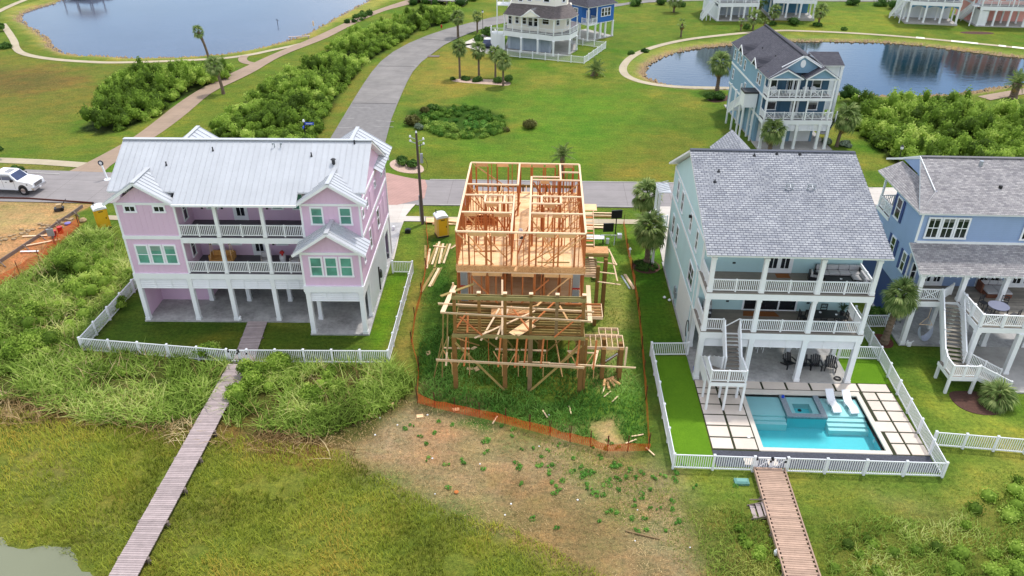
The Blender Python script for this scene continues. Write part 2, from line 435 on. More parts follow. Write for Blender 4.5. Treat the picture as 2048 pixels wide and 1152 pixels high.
LAWN   = lin(112,136,52,0.64)
zones = [
 # (polygon, colour, edge softness m, strength)
 ([(-111.81,132.79),(-94.13,133.04),(-77.41,122.04),(-66.92,119.01),(-61.33,106.10),(-60.59,95.19),(-65.29,92.99),(-84.64,96.03)], lin(132,126,60,0.7), 6, .8),
 ([(-109.31,129.41),(-86.97,121.53),(-76.27,118.52),(-68.81,111.99),(-73.34,106.69),(-89.30,102.33)], lin(122,100,62,0.72), 5, .7),
 ([(-83.91,95.04),(-66.99,95.88),(-55.25,91.21),(-51.22,88.15),(-53.48,83.01),(-63.72,84.14),(-75.45,83.57)], lin(128,130,56,0.75), 4, .6),
 ([(-61.61,80.74),(-51.32,80.01),(-52.41,76.75),(-59.54,77.41)], lin(140,132,72,0.75), 1.5, .8),
 ([(-47.80,126.10),(-41.83,148.30),(-32.65,140.82),(-36.42,115.00),(-37.84,92.44),(-40.18,85.28),(-46.50,90.16)], lin(120,132,52,0.75), 3, .6),
 ([(-28.68,89.25),(-27.74,110.26),(-26.79,128.83),(-22.99,149.35),(-23.21,127.41),(-25.81,111.62),(-25.89,95.91),(-25.11,88.55)], lin(134,130,60,0.72), 2, .8),
 ([(-19.59,137.81),(-7.26,138.49),(-5.37,116.61),(-8.88,112.49),(-16.87,106.00),(-19.73,110.67),(-19.10,127.63)], lin(150,138,66,0.75), 4, .75),
 ([(-18.28,86.34),(-13.15,88.27),(-4.53,85.37),(1.31,79.59),(-4.13,77.64),(-11.76,77.56),(-15.92,79.49)], lin(124,126,50,0.72), 3, .6),
 ([(4.92,87.46),(16.40,93.24),(18.07,88.09),(14.32,78.10),(6.76,78.43)], lin(132,128,56,0.75), 4, .75),
 ([(5.37,119.93),(12.15,117.52),(15.84,110.03),(12.12,100.85),(4.82,102.61),(1.44,109.30)], lin(122,136,52,0.75), 5, .5),
 ([(-1.43,109.15),(11.62,111.03),(10.30,87.72),(3.60,82.64),(-6.64,82.15),(-13.38,89.99),(-2.28,88.80)], lin(98,142,42,0.76), 6, .6),
 ([(61.12,172.86),(76.10,173.73),(69.58,154.52),(57.84,150.54),(49.36,153.39)], lin(146,156,60,0.75), 5, .6),
 ([(15.42,170.21),(33.08,182.24),(27.34,152.16),(16.46,147.44)], lin(118,130,52,0.75), 4, .6),
 # bands round the ponds
 ([(-113.24,163.77),(-109.35,173.79),(-111.44,185.82),(-103.64,158.32),(-87.05,137.84),(-77.85,129.07),(-65.24,127.75),(-50.20,133.30),(-42.90,152.53),(-39.92,175.63),(-32.52,184.30),(-34.74,171.52),(-39.09,157.27),(-43.20,139.49),(-49.30,130.60),(-63.84,124.62),(-76.97,125.82),(-87.64,134.11),(-101.26,149.25)], lin(166,164,86,0.75), 1.6, .8),
 ([(11.82,123.14),(15.19,132.06),(21.95,140.08),(36.62,146.96),(48.42,150.02),(65.71,146.99),(83.52,138.43),(91.08,135.12),(87.28,128.60),(81.88,135.29),(64.79,144.64),(47.07,145.20),(35.62,142.30),(21.11,133.71),(17.09,127.97),(15.88,120.48),(16.58,116.40),(14.49,118.18)], lin(150,160,80,0.72), 1.5, .8),
 # lot of the pink house
 ([(-32.50,45.49),(-32.98,55.01),(-29.15,49.00),(-22.17,49.31),(-16.78,47.62),(-12.65,47.80),(-12.45,49.74),(-12.15,57.22),(-10.56,57.03),(-10.37,44.57),(-16.92,44.53),(-27.83,44.31)], lin(88,112,38,0.7), .4, .9),
 ([(-12.63,47.66),(-12.77,54.91),(-12.35,57.12),(-10.74,57.02),(-10.66,45.80),(-11.99,45.43)], lin(104,144,36,0.78), .8, .85),
 ([(-33.02,48.83),(-30.08,48.96),(-22.17,49.31),(-21.53,47.41),(-30.96,47.00)], lin(64,92,30,0.7), .8, .55),  # darker strip: the house's cast shadow painted into the grass along its front
 ([(-25.49,45.79),(-21.71,47.94),(-20.81,45.23),(-28.05,44.79)], lin(132,134,52,0.75), 2, .6),
 # strip between pink lot and building site
 ([(-10.59,45.80),(-10.43,57.30),(-10.82,66.53),(-10.06,64.44),(-8.96,52.85),(-8.53,45.89),(-7.92,40.69),(-9.62,42.26)], lin(152,140,74,0.75), 1.2, .85),
 ([(-13.23,66.42),(-11.06,66.52),(-10.09,59.55),(-11.08,57.27),(-12.23,57.65)], lin(116,142,50,0.78), 1, .6),
 # building site weeds
 ([(-10.53,64.42),(-7.94,64.54),(-5.51,41.33),(3.16,40.63),(6.23,41.29),(7.09,36.86),(1.13,37.54),(-3.50,39.57),(-7.72,40.70),(-8.87,47.16),(-9.17,54.42)], lin(70,110,40,0.7), .8, .85),
 ([(5.50,65.15),(8.09,65.27),(8.44,56.86),(8.16,46.62),(7.09,36.86),(3.66,37.18),(4.19,56.67)], lin(110,146,56,0.76), 1.0, .85),
 ([(3.77,47.07),(6.16,49.16),(6.37,42.95),(4.60,42.31),(3.28,43.97)], lin(176,154,108,0.8), 1.2, .8),
 ([(5.62,55.90),(7.16,56.80),(7.36,50.61),(5.58,49.14)], lin(170,158,96,0.8), 1.6, .6),
 ([(3.71,38.13),(5.19,38.68),(6.04,35.69),(4.20,35.61)], lin(206,168,130,0.8), .8, .95),
 ([(3.34,56.63),(4.82,56.70),(4.31,50.48),(3.53,50.44)], lin(150,140,90,0.8), .8, .6),
 # lawn left of pale-teal house
 ([(8.90,65.31),(11.49,62.42),(10.87,52.97),(11.21,47.39),(8.61,47.28),(8.22,50.65)], lin(78,122,32,0.72), .6, .9),  # dark green has the teal house's shadow worked into the lawn colour
 ([(8.57,66.88),(11.39,66.48),(11.14,61.44),(8.70,60.40)], lin(120,162,50,0.8), 1, .8),
 ([(7.50,46.59),(8.59,45.89),(8.69,36.02),(8.48,34.50),(7.13,34.44),(7.86,40.83)], lin(84,112,50,0.7), .8, .8),
 # lawn right of pool fence
 ([(24.78,47.34),(30.99,48.25),(36.74,45.42),(32.11,37.01),(26.31,37.67),(24.88,43.75)], lin(98,132,46,0.72), 1, .8),
 ([(27.35,45.60),(28.09,41.70),(31.74,39.32),(31.11,38.11),(26.52,38.15),(26.40,41.63)], lin(142,160,66,0.75), 1.2, .7),
 # foreground: green slope under fences
 ([(3.59,35.81),(8.45,34.28),(24.19,34.20),(32.74,37.04),(30.14,32.41),(23.36,31.02),(16.34,31.46),(9.62,31.56),(6.71,33.39)], lin(126,144,62,0.75), 2, .9),
 ([(23.80,33.30),(30.87,36.96),(29.49,34.34),(24.36,29.66),(22.80,31.00)], lin(164,164,76,0.75), 2, .8),
 ([(20.01,32.37),(22.60,32.48),(26.43,32.26),(23.76,28.96),(20.57,30.91)], lin(186,162,112,0.8), 2, .55),
 ([(7.05,33.81),(7.74,33.43),(8.16,32.18),(7.72,32.16)], lin(206,180,136,0.85), .6, .8),
 # dry tan flat
 ([(-12.38,40.50),(-7.95,40.42),(-3.41,38.32),(1.44,36.62),(4.50,35.62),(7.01,33.40),(8.20,31.50),(9.61,28.38),(10.30,24.18),(3.50,23.91),(1.08,27.37),(-4.49,30.23),(-8.82,32.33),(-13.06,35.10),(-13.64,37.39)], lin(176,152,124,0.78), 2.8, .95),
 ([(-6.52,37.22),(-2.04,36.94),(-0.07,33.10),(-4.61,31.34),(-8.38,33.16)], lin(160,134,98,0.76), 3, .6),
 ([(-1.79,32.23),(3.39,31.67),(6.41,28.25),(7.14,24.05),(2.52,23.87),(-0.50,27.63),(-4.49,30.23)], lin(144,124,82,0.74), 3, .8),
 ([(3.59,35.81),(4.79,31.35),(6.93,30.34),(8.54,31.89),(6.85,34.64)], lin(150,128,92,0.8), 1, .6),
 ([(-4.09,38.68),(-2.61,38.55),(-2.69,37.29),(-4.98,37.76)], lin(84,120,52,0.75), .5, .95),
 ([(2.36,35.98),(3.59,35.81),(4.65,33.30),(6.33,29.96),(4.71,30.25),(2.60,33.62)], lin(120,138,66,0.75), 1, .5),
 # marsh
 ([(-41.19,37.20),(-35.63,38.97),(-29.70,37.44),(-24.53,36.93),(-20.33,37.01),(-15.79,35.89),(-12.50,35.35),(-9.48,32.71),(-6.24,30.71),(-1.62,28.76),(1.85,26.46),(3.25,23.90),(-30.35,22.52)], lin(128,136,58,0.70), 1.2, 1.0),
 ([(-30.14,34.16),(-27.35,33.63),(-26.18,31.41),(-27.60,30.76),(-30.54,32.23)], lin(140,136,88,0.7), 2, .5),
 ([(-25.66,29.35),(-23.69,30.54),(-22.37,28.41),(-23.93,27.66)], lin(134,130,80,0.7), 2, .4),
 ([(-21.60,29.15),(-18.71,30.37),(-17.47,28.62),(-20.29,27.48)], lin(132,126,72,0.7), 2, .4),
 # reed beds
 ([(-51.36,50.98),(-45.26,54.46),(-42.92,57.16),(-44.16,64.46),(-41.06,64.60),(-39.50,63.10),(-33.13,53.76),(-32.93,44.52),(-20.96,43.51),(-20.29,39.63),(-21.15,36.60),(-24.42,36.70),(-30.94,37.89),(-41.19,37.20)], lin(96,104,50,0.66), .6, 1.0),
 ([(-20.86,43.22),(-10.25,43.86),(-7.82,40.69),(-9.00,38.57),(-10.16,36.13),(-13.06,35.10),(-15.79,35.89),(-20.05,37.12),(-20.82,40.13)], lin(104,100,54,0.66), .8, 1.0),
 ([(-36.28,40.01),(-31.64,39.14),(-24.53,36.93),(-20.60,36.86),(-21.23,35.21),(-27.49,36.33),(-34.11,36.52)], lin(112,86,58,0.65), 1, .7),
 ([(-20.69,37.09),(-16.06,36.81),(-11.31,35.62),(-13.33,33.79),(-19.06,35.30)], lin(124,96,66,0.68), 1, .8),
 ([(8.99,31.16),(14.17,31.75),(13.21,24.30),(8.84,24.12)], lin(112,118,54,0.7), 1.5, .9),
 ([(16.22,31.09),(30.36,32.80),(25.88,24.82),(14.67,24.36)], lin(124,126,58,0.7), 1.5, .9),
 # sandy lot
 ([(-63.25,69.91),(-55.26,70.53),(-44.93,69.78),(-45.72,67.39),(-46.31,62.27),(-46.94,57.16),(-47.71,48.19)], lin(190,154,112,0.72), .3, 1.0),
 ([(-61.58,67.58),(-51.35,69.24),(-46.33,68.52),(-47.31,64.86),(-55.71,59.37)], lin(202,170,124,0.76), 2, .7),
 ([(-46.94,57.16),(-46.31,62.27),(-45.70,67.16),(-43.96,65.01),(-44.06,61.47),(-43.74,57.49),(-44.96,53.97),(-45.70,47.58),(-47.71,48.19)], lin(188,128,90,0.8), .4, .95),
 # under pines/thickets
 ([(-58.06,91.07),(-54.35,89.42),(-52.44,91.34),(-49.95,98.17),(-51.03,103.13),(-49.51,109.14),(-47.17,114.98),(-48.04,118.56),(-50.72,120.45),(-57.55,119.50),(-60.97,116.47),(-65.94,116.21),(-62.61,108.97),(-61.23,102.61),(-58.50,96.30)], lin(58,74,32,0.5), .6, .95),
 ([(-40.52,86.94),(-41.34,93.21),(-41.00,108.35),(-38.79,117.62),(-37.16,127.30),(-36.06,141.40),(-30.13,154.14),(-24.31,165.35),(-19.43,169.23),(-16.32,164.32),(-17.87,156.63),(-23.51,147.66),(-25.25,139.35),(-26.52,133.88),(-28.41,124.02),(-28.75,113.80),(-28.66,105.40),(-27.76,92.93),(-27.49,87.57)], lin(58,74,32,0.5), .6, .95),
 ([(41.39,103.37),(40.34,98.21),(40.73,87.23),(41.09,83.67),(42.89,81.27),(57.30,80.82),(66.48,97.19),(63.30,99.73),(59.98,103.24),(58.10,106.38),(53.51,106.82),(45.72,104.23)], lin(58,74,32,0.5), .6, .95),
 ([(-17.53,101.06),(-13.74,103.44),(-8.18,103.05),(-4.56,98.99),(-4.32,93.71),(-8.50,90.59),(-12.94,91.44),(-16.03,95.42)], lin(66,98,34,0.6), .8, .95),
]
def axis(parts):
    out = [parts[0][0]]
    for a, b, s in parts:
        n = max(1, int(round((b-a)/s))); out += [a+(b-a)*(i+1)/n for i in range(n)]
    return np.array(out)
gx = axis([(-900,-300,100),(-300,-140,10),(-140,-60,1.2),(-60,45,0.42),(45,110,0.9),(110,300,8),(300,900,100)])
gy = axis([(-80,14,6),(14,75,0.42),(75,135,0.6),(135,200,1.0),(200,340,5),(340,1500,80)])
GX, GY = np.meshgrid(gx, gy)
gcol = np.zeros(GX.shape+(3,)); gcol[:] = LAWN[:3]
br = fbm(GX, GY, 9, 4, 3)[..., None]
gcol = gcol*(1-np.clip((br-.52)*3.2,0,.75))+np.array(lin(140,142,62,0.74)[:3])*np.clip((br-.52)*3.2,0,.75)
b2 = fbm(GX, GY, 5, 3, 33)[..., None]
gcol = gcol*(1-np.clip((b2-.58)*4,0,.6))+np.array(lin(84,132,36,0.7)[:3])*np.clip((b2-.58)*4,0,.6)
edge_n = (fbm(GX, GY, 2.2, 4, 11)-.5)
edge_c = (fbm(GX, GY, 6.0, 4, 21)-.5)
for poly, col, soft, st in zones:
    xs = [p[0] for p in poly]; ys = [p[1] for p in poly]; mg = soft*2+2
    i0, i1 = np.searchsorted(gx, [min(xs)-mg, max(xs)+mg]); j0, j1 = np.searchsorted(gy, [min(ys)-mg, max(ys)+mg])
    sl = (slice(j0, j1), slice(i0, i1))
    d = sdf(GX[sl], GY[sl], poly)
    if soft > .5: d = d+edge_n[sl]*soft*1.6+edge_c[sl]*soft*1.2
    w = np.clip(.5-d/(2*soft), 0, 1); w = (w*w*(3-2*w)*st)[..., None]
    gcol[sl] = gcol[sl]*(1-w)+np.array(col[:3])*w
gz = (fbm(GX, GY, 7, 3, 5)-.5)*.10
for P_, dep in ((POND_L, .9), (POND_R, .9)):
    d = sdf(GX, GY, P_)+edge_n*0.9
    w = np.clip(.5-(d+.0)/2.0, 0, 1); w = w*w*(3-2*w)
    gz = gz*(1-w)-dep*w
    r = np.exp(-((d-.5)/.7)**2)[..., None]*.85
    gcol = gcol*(1-r)+np.array(lin(176,154,116,0.72)[:3])*r
marsh_d = sdf(GX, GY, [(-41.19,37.20),(-35.63,38.97),(-29.70,37.44),(-24.53,36.93),(-20.33,37.01),(-15.79,35.89),(-12.50,35.35),(-9.48,32.71),(-6.24,30.71),(-1.62,28.76),(1.85,26.46),(3.25,23.90),(-30.35,22.52)])
mw = np.clip(-marsh_d/4, 0, 1)
murk = np.clip(.5-(sdf(GX, GY, MURK)+edge_n*2.5)/1.2, 0, 1)
pud = np.zeros(GX.shape)
for pp in ("80,905 160,920 160,975 100,990 30,950", ):
    pass
for poly in ([(-28.81,32.93),(-27.85,32.84),(-27.59,32.36),(-28.13,32.25)],):
    pud = np.maximum(pud, np.clip(.5-(sdf(GX, GY, poly)+edge_n*2.2)/1.0, 0, 1))
gz = gz*(1-mw)+mw*(-.04+(fbm(GX,GY,2.0,3,44)-.5)*.10)
gz = gz-.28*murk-.05*pud*mw
flat = np.zeros(GX.shape)     # keep the built-up middle flat
core = np.clip((np.minimum(np.minimum(GX+34, 40-GX), np.minimum(GY-33, 100-GY)))/3, 0, 1)
gz = gz*(1-core)-.004*core
nyy, nxx = GX.shape
gv = np.stack([GX, GY, gz], -1).reshape(-1, 3)
ii = np.arange(nyy*nxx).reshape(nyy, nxx)
gf = np.stack([ii[:-1,:-1], ii[:-1,1:], ii[1:,1:], ii[1:,:-1]], -1).reshape(-1, 4)
inp = ((GX > 14.06) & (GX < 22.17) & (GY > 36.16) & (GY < 42.2)).ravel()
gf = gf[~inp[gf].any(axis=1)]           # the ground is open where the pool is sunk

def np_mesh(name, v, f, mat, cols=None, tint=None, smooth=False):
    """v (n,3), f (m,k) -> mesh built through foreach_set"""
    me = bpy.data.meshes.new(name); k = f.shape[1]
    me.vertices.add(len(v)); me.vertices.foreach_set('co', v.astype(np.float32).ravel())
    me.loops.add(f.size); me.loops.foreach_set('vertex_index', f.astype(np.int32).ravel())
    me.polygons.add(len(f)); me.polygons.foreach_set('loop_start', np.arange(0, f.size, k, dtype=np.int32))
    me.polygons.foreach_set('loop_total', np.full(len(f), k, dtype=np.int32))
    if smooth: me.polygons.foreach_set('use_smooth', np.ones(len(f), bool))
    me.update(calc_edges=True)
    if cols is not None:
        a = me.attributes.new('zone', 'FLOAT_COLOR', 'POINT')
        c4 = np.ones((len(v), 4), np.float32); c4[:, :3] = cols; a.data.foreach_set('color', c4.ravel())
    if tint is not None:
        a = me.attributes.new('tint', 'FLOAT', 'POINT'); a.data.foreach_set('value', tint.astype(np.float32))
    me.materials.append(mat)
    return me

def ground_mat():
    m, nt, p, out = new_mat('grass_and_soil')
    at = nt.nodes.new('ShaderNodeAttribute'); at.attribute_name = 'zone'
    v = geopos(nt)
    n1 = noise(nt, v, 0.55, 6, 0.7)
    n2 = noise(nt, v, 4.0, 5, 0.7)
    n3 = noise(nt, v, 22.0, 3, 0.6)
    g1 = ramp(nt, n1, [(0.3, (0.78,0.82,0.76,1)), (0.5, (1,1,1,1)), (0.7, (1.24,1.15,1.06,1))])
    n6 = noise(nt, v, 0.11, 4, 0.6); g6 = ramp(nt, n6, [(0.35, (0.84,0.92,0.84,1)), (0.65, (1.16,1.06,1.04,1))])
    g2 = ramp(nt, n2, [(0.3, (0.58,0.62,0.56,1)), (0.5, (1,1,1,1)), (0.7, (1.4,1.32,1.22,1))])
    g3 = ramp(nt, n3, [(0.25, (0.5,0.52,0.5,1)), (0.5, (1,1,1,1)), (0.75, (1.55,1.48,1.36,1))])
    n4 = noise(nt, mapping(nt, v, (1.0,1.5,1)), 0.22, 8, 0.68); n5 = noise(nt, mapping(nt, v, (.5,3.2,1), (0,0,.35)), 0.8, 4, .6)
    g4 = ramp(nt, n4, [(0.4, (0.86,1.0,0.9,1)), (0.52, (1,1,1,1)), (0.62, (1.16,1.02,0.98,1)), (.72, (1.26,1.03,1.0,1))])
    g5 = ramp(nt, n5, [(0.35, (0.9,0.92,0.9,1)), (0.65, (1.1,1.07,1.05,1))])
    c = mix(nt, 1.0, at.outputs['Color'], g1, 'MULTIPLY')
    c = mix(nt, 1.0, c, g2, 'MULTIPLY')
    c = mix(nt, 1.0, c, g3, 'MULTIPLY'); c = mix(nt, 1.0, c, g4, 'MULTIPLY'); c = mix(nt, 1.0, c, g5, 'MULTIPLY'); c = mix(nt, 1.0, c, g6, 'MULTIPLY')
    nt.links.new(c, p.inputs['Base Color']); p.inputs['Roughness'].default_value = 1.0
    p.inputs['Specular IOR Level'].default_value = 0.1
    h = maths(nt, 'ADD', n3, maths(nt, 'MULTIPLY', n2, 1.5))
    bump(nt, p, h, 0.8, 0.08)
    return m
GROUND = ground_mat()
o = link('ground', np_mesh('ground', gv, gf, GROUND, cols=gcol.reshape(-1, 3), smooth=True)); tag(o, kind='structure')
def ground_z(x, y):
    i = np.clip(np.searchsorted(gx, x)-1, 0, nxx-1); j = np.clip(np.searchsorted(gy, y)-1, 0, nyy-1)
    return gz[j, i]

def water_mat(name, col, rough, bscale, bstr, ior=1.33, stretch=(1,1,1), coat=0.0):
    m, nt, p, out = new_mat(name)
    v = geopos(nt)
    n = noise(nt, mapping(nt, v, stretch), bscale, 4, 0.6)
    n2 = noise(nt, v, 0.08, 3)
    c = mix(nt, n2, tuple(x*.8 for x in col[:3])+(1,), tuple(x*1.2 for x in col[:3])+(1,))
    nt.links.new(c, p.inputs['Base Color']); p.inputs['Roughness'].default_value = rough
    p.inputs['IOR'].default_value = ior
    bump(nt, p, n, bstr, 0.05)
    return m
WAT_L = water_mat('lagoon_water', lin(96,106,126,0.72), 0.12, 1.4, 0.25)
WAT_R = water_mat('clear_pond_water', lin(34,50,48,0.4), 0.03, 1.1, 0.3, 2.1, (0.6,1.6,1))
WAT_R.node_tree.nodes['Principled BSDF'].inputs['Specular Tint'].default_value = (.26,.58,1,1)
WAT_M = water_mat('murky_marsh_water', lin(134,138,112,0.75), 0.2, 3.0, 0.08)
def sheet(name, pts, z, mat, grow=0.0, kind='structure', parent=None):
    o = MB().poly([(x, y, z) for x, y in pts]).build(name, mat, parent)
    if not parent: tag(o, kind=kind)
    return o
def grow_poly(pts, g):
    cx = sum(p[0] for p in pts)/len(pts); cy = sum(p[1] for p in pts)/len(pts)
    return [(cx+(x-cx)*(1+g), cy+(y-cy)*(1+g)) for x, y in pts]
def water_sheet(name, poly, z, mat):
    xs = [p[0] for p in poly]; ys = [p[1] for p in poly]
    return sheet(name, [(min(xs)-4,min(ys)-4),(max(xs)+4,min(ys)-4),(max(xs)+4,max(ys)+4),(min(xs)-4,max(ys)+4)], z, mat)
water_sheet('lagoon_water', POND_L, -.30, WAT_L)
water_sheet('pond_water', POND_R, -.30, WAT_R)
mx = [p[0] for p in MURK]
sheet('marsh_water', [(-60,15),(8,15),(-4,26),(-14,37),(-60,40)], -.115, WAT_M)

# ---------------------------------------------------------------- roads and paths
def road_mat(name, base, joint=None, rot=0, jw=4.5, jl=4.5, stain=0.25):
    m, nt, p, out = new_mat(name)
    v = geopos(nt)
    n1 = noise(nt, v, 0.35, 6, 0.65); n2 = noise(nt, mapping(nt, v, (0.25,2.0,1), (0,0,rot)), 0.9, 5, 0.7); n3 = noise(nt, v, 25, 2)
    c = mix(nt, 1.0, tuple(base), ramp(nt, n1, [(0.3, (1-stain,)*3+(1,)), (0.7, (1+stain*.7,)*3+(1,))]), 'MULTIPLY')
    c = mix(nt, 1.0, c, ramp(nt, n2, [(0.3, (0.9,0.89,0.88,1)), (0.7, (1.09,1.08,1.07,1))]), 'MULTIPLY')
    c = mix(nt, 1.0, c, ramp(nt, n3, [(0.3, (0.93,)*3+(1,)), (0.7, (1.07,)*3+(1,))]), 'MULTIPLY')
    if joint:
        br = nt.nodes.new('ShaderNodeTexBrick'); br.offset = 0.0
        br.inputs['Scale'].default_value = 1; br.inputs['Brick Width'].default_value = jw; br.inputs['Row Height'].default_value = jl
        br.inputs['Mortar Size'].default_value = 0.02; br.inputs['Color1'].default_value = (1,1,1,1); br.inputs['Color2'].default_value = (0.95,0.95,0.96,1)
        br.inputs['Mortar'].default_value = joint
        nt.links.new(mapping(nt, v, (1,1,1), (0,0,rot)), br.inputs['Vector'])
        c = mix(nt, 1.0, c, br.outputs['Color'], 'MULTIPLY')
    nt.links.new(c, p.inputs['Base Color']); p.inputs['Roughness'].default_value = 0.9
    bump(nt, p, n3, 0.2, 0.01)
    return m
STREET = road_mat('pale_street_concrete', lin(178,171,170,0.57), (0.6,0.58,0.56,1), 0, 4.6, 3.15, 0.12)
ROAD2  = road_mat('grey_road_concrete', lin(160,155,151,0.60), (0.66,0.64,0.62,1), R(20), 6.5, 3.2, 0.22)
PATHM  = road_mat('tan_path_concrete', lin(176,152,130,0.72), (0.8,0.78,0.74,1), 0, 1.5, 1.5, 0.12)
PATHP  = road_mat('pale_path_concrete', lin(196,182,154,0.76), (0.82,0.8,0.76,1), 0, 1.5, 1.5, 0.12)
DRIVE  = road_mat('pale_driveway_concrete', lin(214,206,196,0.8), (0.84,0.82,0.8,1), 0, 3.4, 3.4, 0.1)
BRICKP = road_mat('pink_brick_paving', lin(186,148,138,0.85), (0.8,0.76,0.74,1), R(30), 0.42, 0.22, 0.12)

def strip(name, centre, w, z, mat, kind='structure', closed=False, thick=0.0):
    pts = [Vector((x, y)) for x, y in centre]; L = []; Rr = []
    n = len(pts)
    for i in range(n):
        a = pts[max(0, i-1)]; b = pts[min(n-1, i+1)]; d = (b-a).normalized(); nrm = Vector((-d.y, d.x))
        ww = w if not isinstance(w, (list, tuple)) else w[i]
        L.append(pts[i]+nrm*ww/2); Rr.append(pts[i]-nrm*ww/2)
    m = MB(); vs = [(p.x, p.y, z) for p in L]+[(p.x, p.y, z) for p in Rr]
    m.add(vs, [(i, n+i, n+i+1, i+1) for i in range(n-1)])
    return tag(m.build(name, mat), kind=kind)
def edge_sheet(name, left, right, z, mat):
    """strip between two edge polylines resampled to the same count"""
    def res(p, n=40):
        d = [0]
        for i in range(1, len(p)): d.append(d[-1]+math.hypot(p[i][0]-p[i-1][0], p[i][1]-p[i-1][1]))
        out = []
        for k in range(n):
            t = d[-1]*k/(n-1); i = 1
            while i < len(p)-1 and d[i] < t: i += 1
            f = (t-d[i-1])/max(1e-6, d[i]-d[i-1])
            out.append((p[i-1][0]+(p[i][0]-p[i-1][0])*f, p[i-1][1]+(p[i][1]-p[i-1][1])*f))
        return out
    a = res(smooth_poly(left, 2, False)); b = res(smooth_poly(right, 2, False)); n = len(a)
    m = MB(); m.add([(x, y, z) for x, y in a]+[(x, y, z) for x, y in b], [(i, n+i, n+i+1, i+1) for i in range(n-1)])
    return tag(m.build(name, mat), kind='structure')

sheet('street', [(-160,69.8),(-54.8,69.85),(-44.3,69.9),(-20,70.95),(-10.9,71.1),(10.3,71.35),(36,71.6),(140,73.5),(140,80.5),(36,77.6),(13.5,77.8),(-11.7,77.45),(-30,77.4),(-48.2,77.9),(-60,78.4),(-160,79.5)], .060, STREET)
edge_sheet('side_road', [(-27.56,75.18),(-25.50,84.04),(-25.66,89.57),(-26.40,111.59),(-26.45,123.51),(-25.54,132.22),(-22.30,142.54),(-17.36,151.79),(-12.07,158.34),(-9.02,162.78),(-2.49,168.14),(10.30,173.08),(17.01,176.74),(26.65,184.21),(48.52,191.67),(141.81,194.76)],
                        [(-18.56,78.64),(-19.04,88.50),(-19.97,109.42),(-20.15,122.94),(-18.52,130.91),(-16.90,139.06),(-13.58,146.99),(-9.34,154.42),(-4.33,159.24),(1.68,164.37),(12.25,170.02),(17.42,175.12),(23.84,179.39),(46.57,183.04),(63.90,181.76),(136.07,186.02)], .066, ROAD2)
sheet('brick_apron', smooth_poly([(-23.99,78.10),(-17.14,79.43),(-15.18,78.38),(-13.41,77.62),(-11.91,77.41),(-11.62,70.97),(-22.05,70.49)], 1), .072, BRICKP)
edge_sheet('walking_path', [(-52.36,77.18),(-51.66,79.25),(-51.35,80.62),(-50.38,85.78),(-49.77,90.00),(-50.23,105.48),(-48.59,115.73),(-46.41,124.91),(-45.07,130.49),(-41.56,141.48),(-39.59,149.69),(-37.51,158.76),(-34.04,168.90),(-31.20,175.58),(-27.79,183.36)],
                           [(-48.05,76.96),(-48.40,80.76),(-47.94,84.09),(-47.27,89.77),(-46.97,97.49),(-47.46,108.02),(-46.18,112.63),(-44.58,119.31),(-43.89,126.63),(-42.35,132.34),(-38.94,141.24),(-37.50,148.96),(-33.48,165.84),(-28.82,172.95),(-25.22,181.12)], .056, PATHM)
strip('pond_path', smooth_poly([(-104.16,149.96),(-100.25,145.04),(-96.65,140.39),(-93.04,135.64),(-90.63,131.81),(-87.51,128.21),(-83.29,125.81),(-78.17,124.17),(-73.64,123.47),(-69.96,123.05),(-63.56,124.00),(-57.88,125.25),(-52.22,126.82),(-49.73,128.58),(-48.08,130.00),(-46.60,132.11),(-43.33,135.80),(-41.91,138.07)], 2, False), 1.2, .052, PATHP)
strip('pond_path', smooth_poly([(-108.95,144.55),(-111.04,156.93),(-113.04,166.93),(-113.92,175.83)], 2, False), 1.4, .052, PATHP)
strip('pond_path', smooth_poly([(-49.48,128.59),(-49.32,126.66),(-48.36,124.81),(-47.08,123.95),(-46.34,123.68)], 2, False), 1.4, .054, PATHM)
strip('loop_path', smooth_poly([(100.21,131.44),(88.07,138.68),(84.85,140.96),(74.25,145.92),(66.49,149.01),(58.12,151.38),(49.12,152.54),(45.41,152.75),(39.30,150.74),(33.15,147.96),(27.12,144.87),(22.05,140.82),(18.01,136.29),(15.13,131.39),(13.43,126.23),(12.96,122.62),(13.31,119.50),(14.89,116.85),(17.17,115.12),(20.73,114.01),(25.14,113.98),(29.54,113.95),(35.15,112.98),(40.66,112.02),(44.29,111.72),(47.17,110.19)], 2, False), 1.25, .050, PATHP)
strip('loop_path', smooth_poly([(63.46,110.78),(66.50,112.37),(71.05,114.57),(78.01,117.73),(89.95,121.55)], 2, False), 2.0, .054, PATHM)
strip('sidewalk', [(-71.11,80.90),(-61.70,80.89),(-56.24,80.54),(-51.24,79.87)], 1.5, .054, PATHP)
sheet('driveway', [(-15.52,71.03),(-12.37,71.18),(-12.63,70.21),(-12.96,68.44),(-12.98,64.94),(-12.78,62.29),(-12.62,59.44),(-13.68,59.39),(-15.82,71.02)], .066, DRIVE)
sheet('sidewalk', [(-13.14,68.32),(-10.96,68.35),(-10.81,67.24),(-13.20,67.19)], .052, DRIVE)
sheet('sidewalk', [(-10.96,68.33),(10.87,68.64),(10.76,67.64),(-10.81,67.22)], .048, PATHP)
sheet('sidewalk', [(-42.80,67.18),(-41.27,67.14),(-40.60,66.16),(-42.13,66.25)], .05, PATHP)
sheet('driveway', smooth_poly([(10.35,71.63),(14.47,71.82),(16.28,62.63),(13.33,58.36),(11.17,59.60),(11.26,62.41),(11.23,64.39),(11.17,67.00),(10.90,68.86),(10.73,70.46)], 1), .064, DRIVE)
sheet('driveway', [(-15.41,135.89),(-8.86,150.99),(-6.55,142.26),(-8.29,133.49),(-9.05,132.09),(-14.49,138.09)], .05, DRIVE)
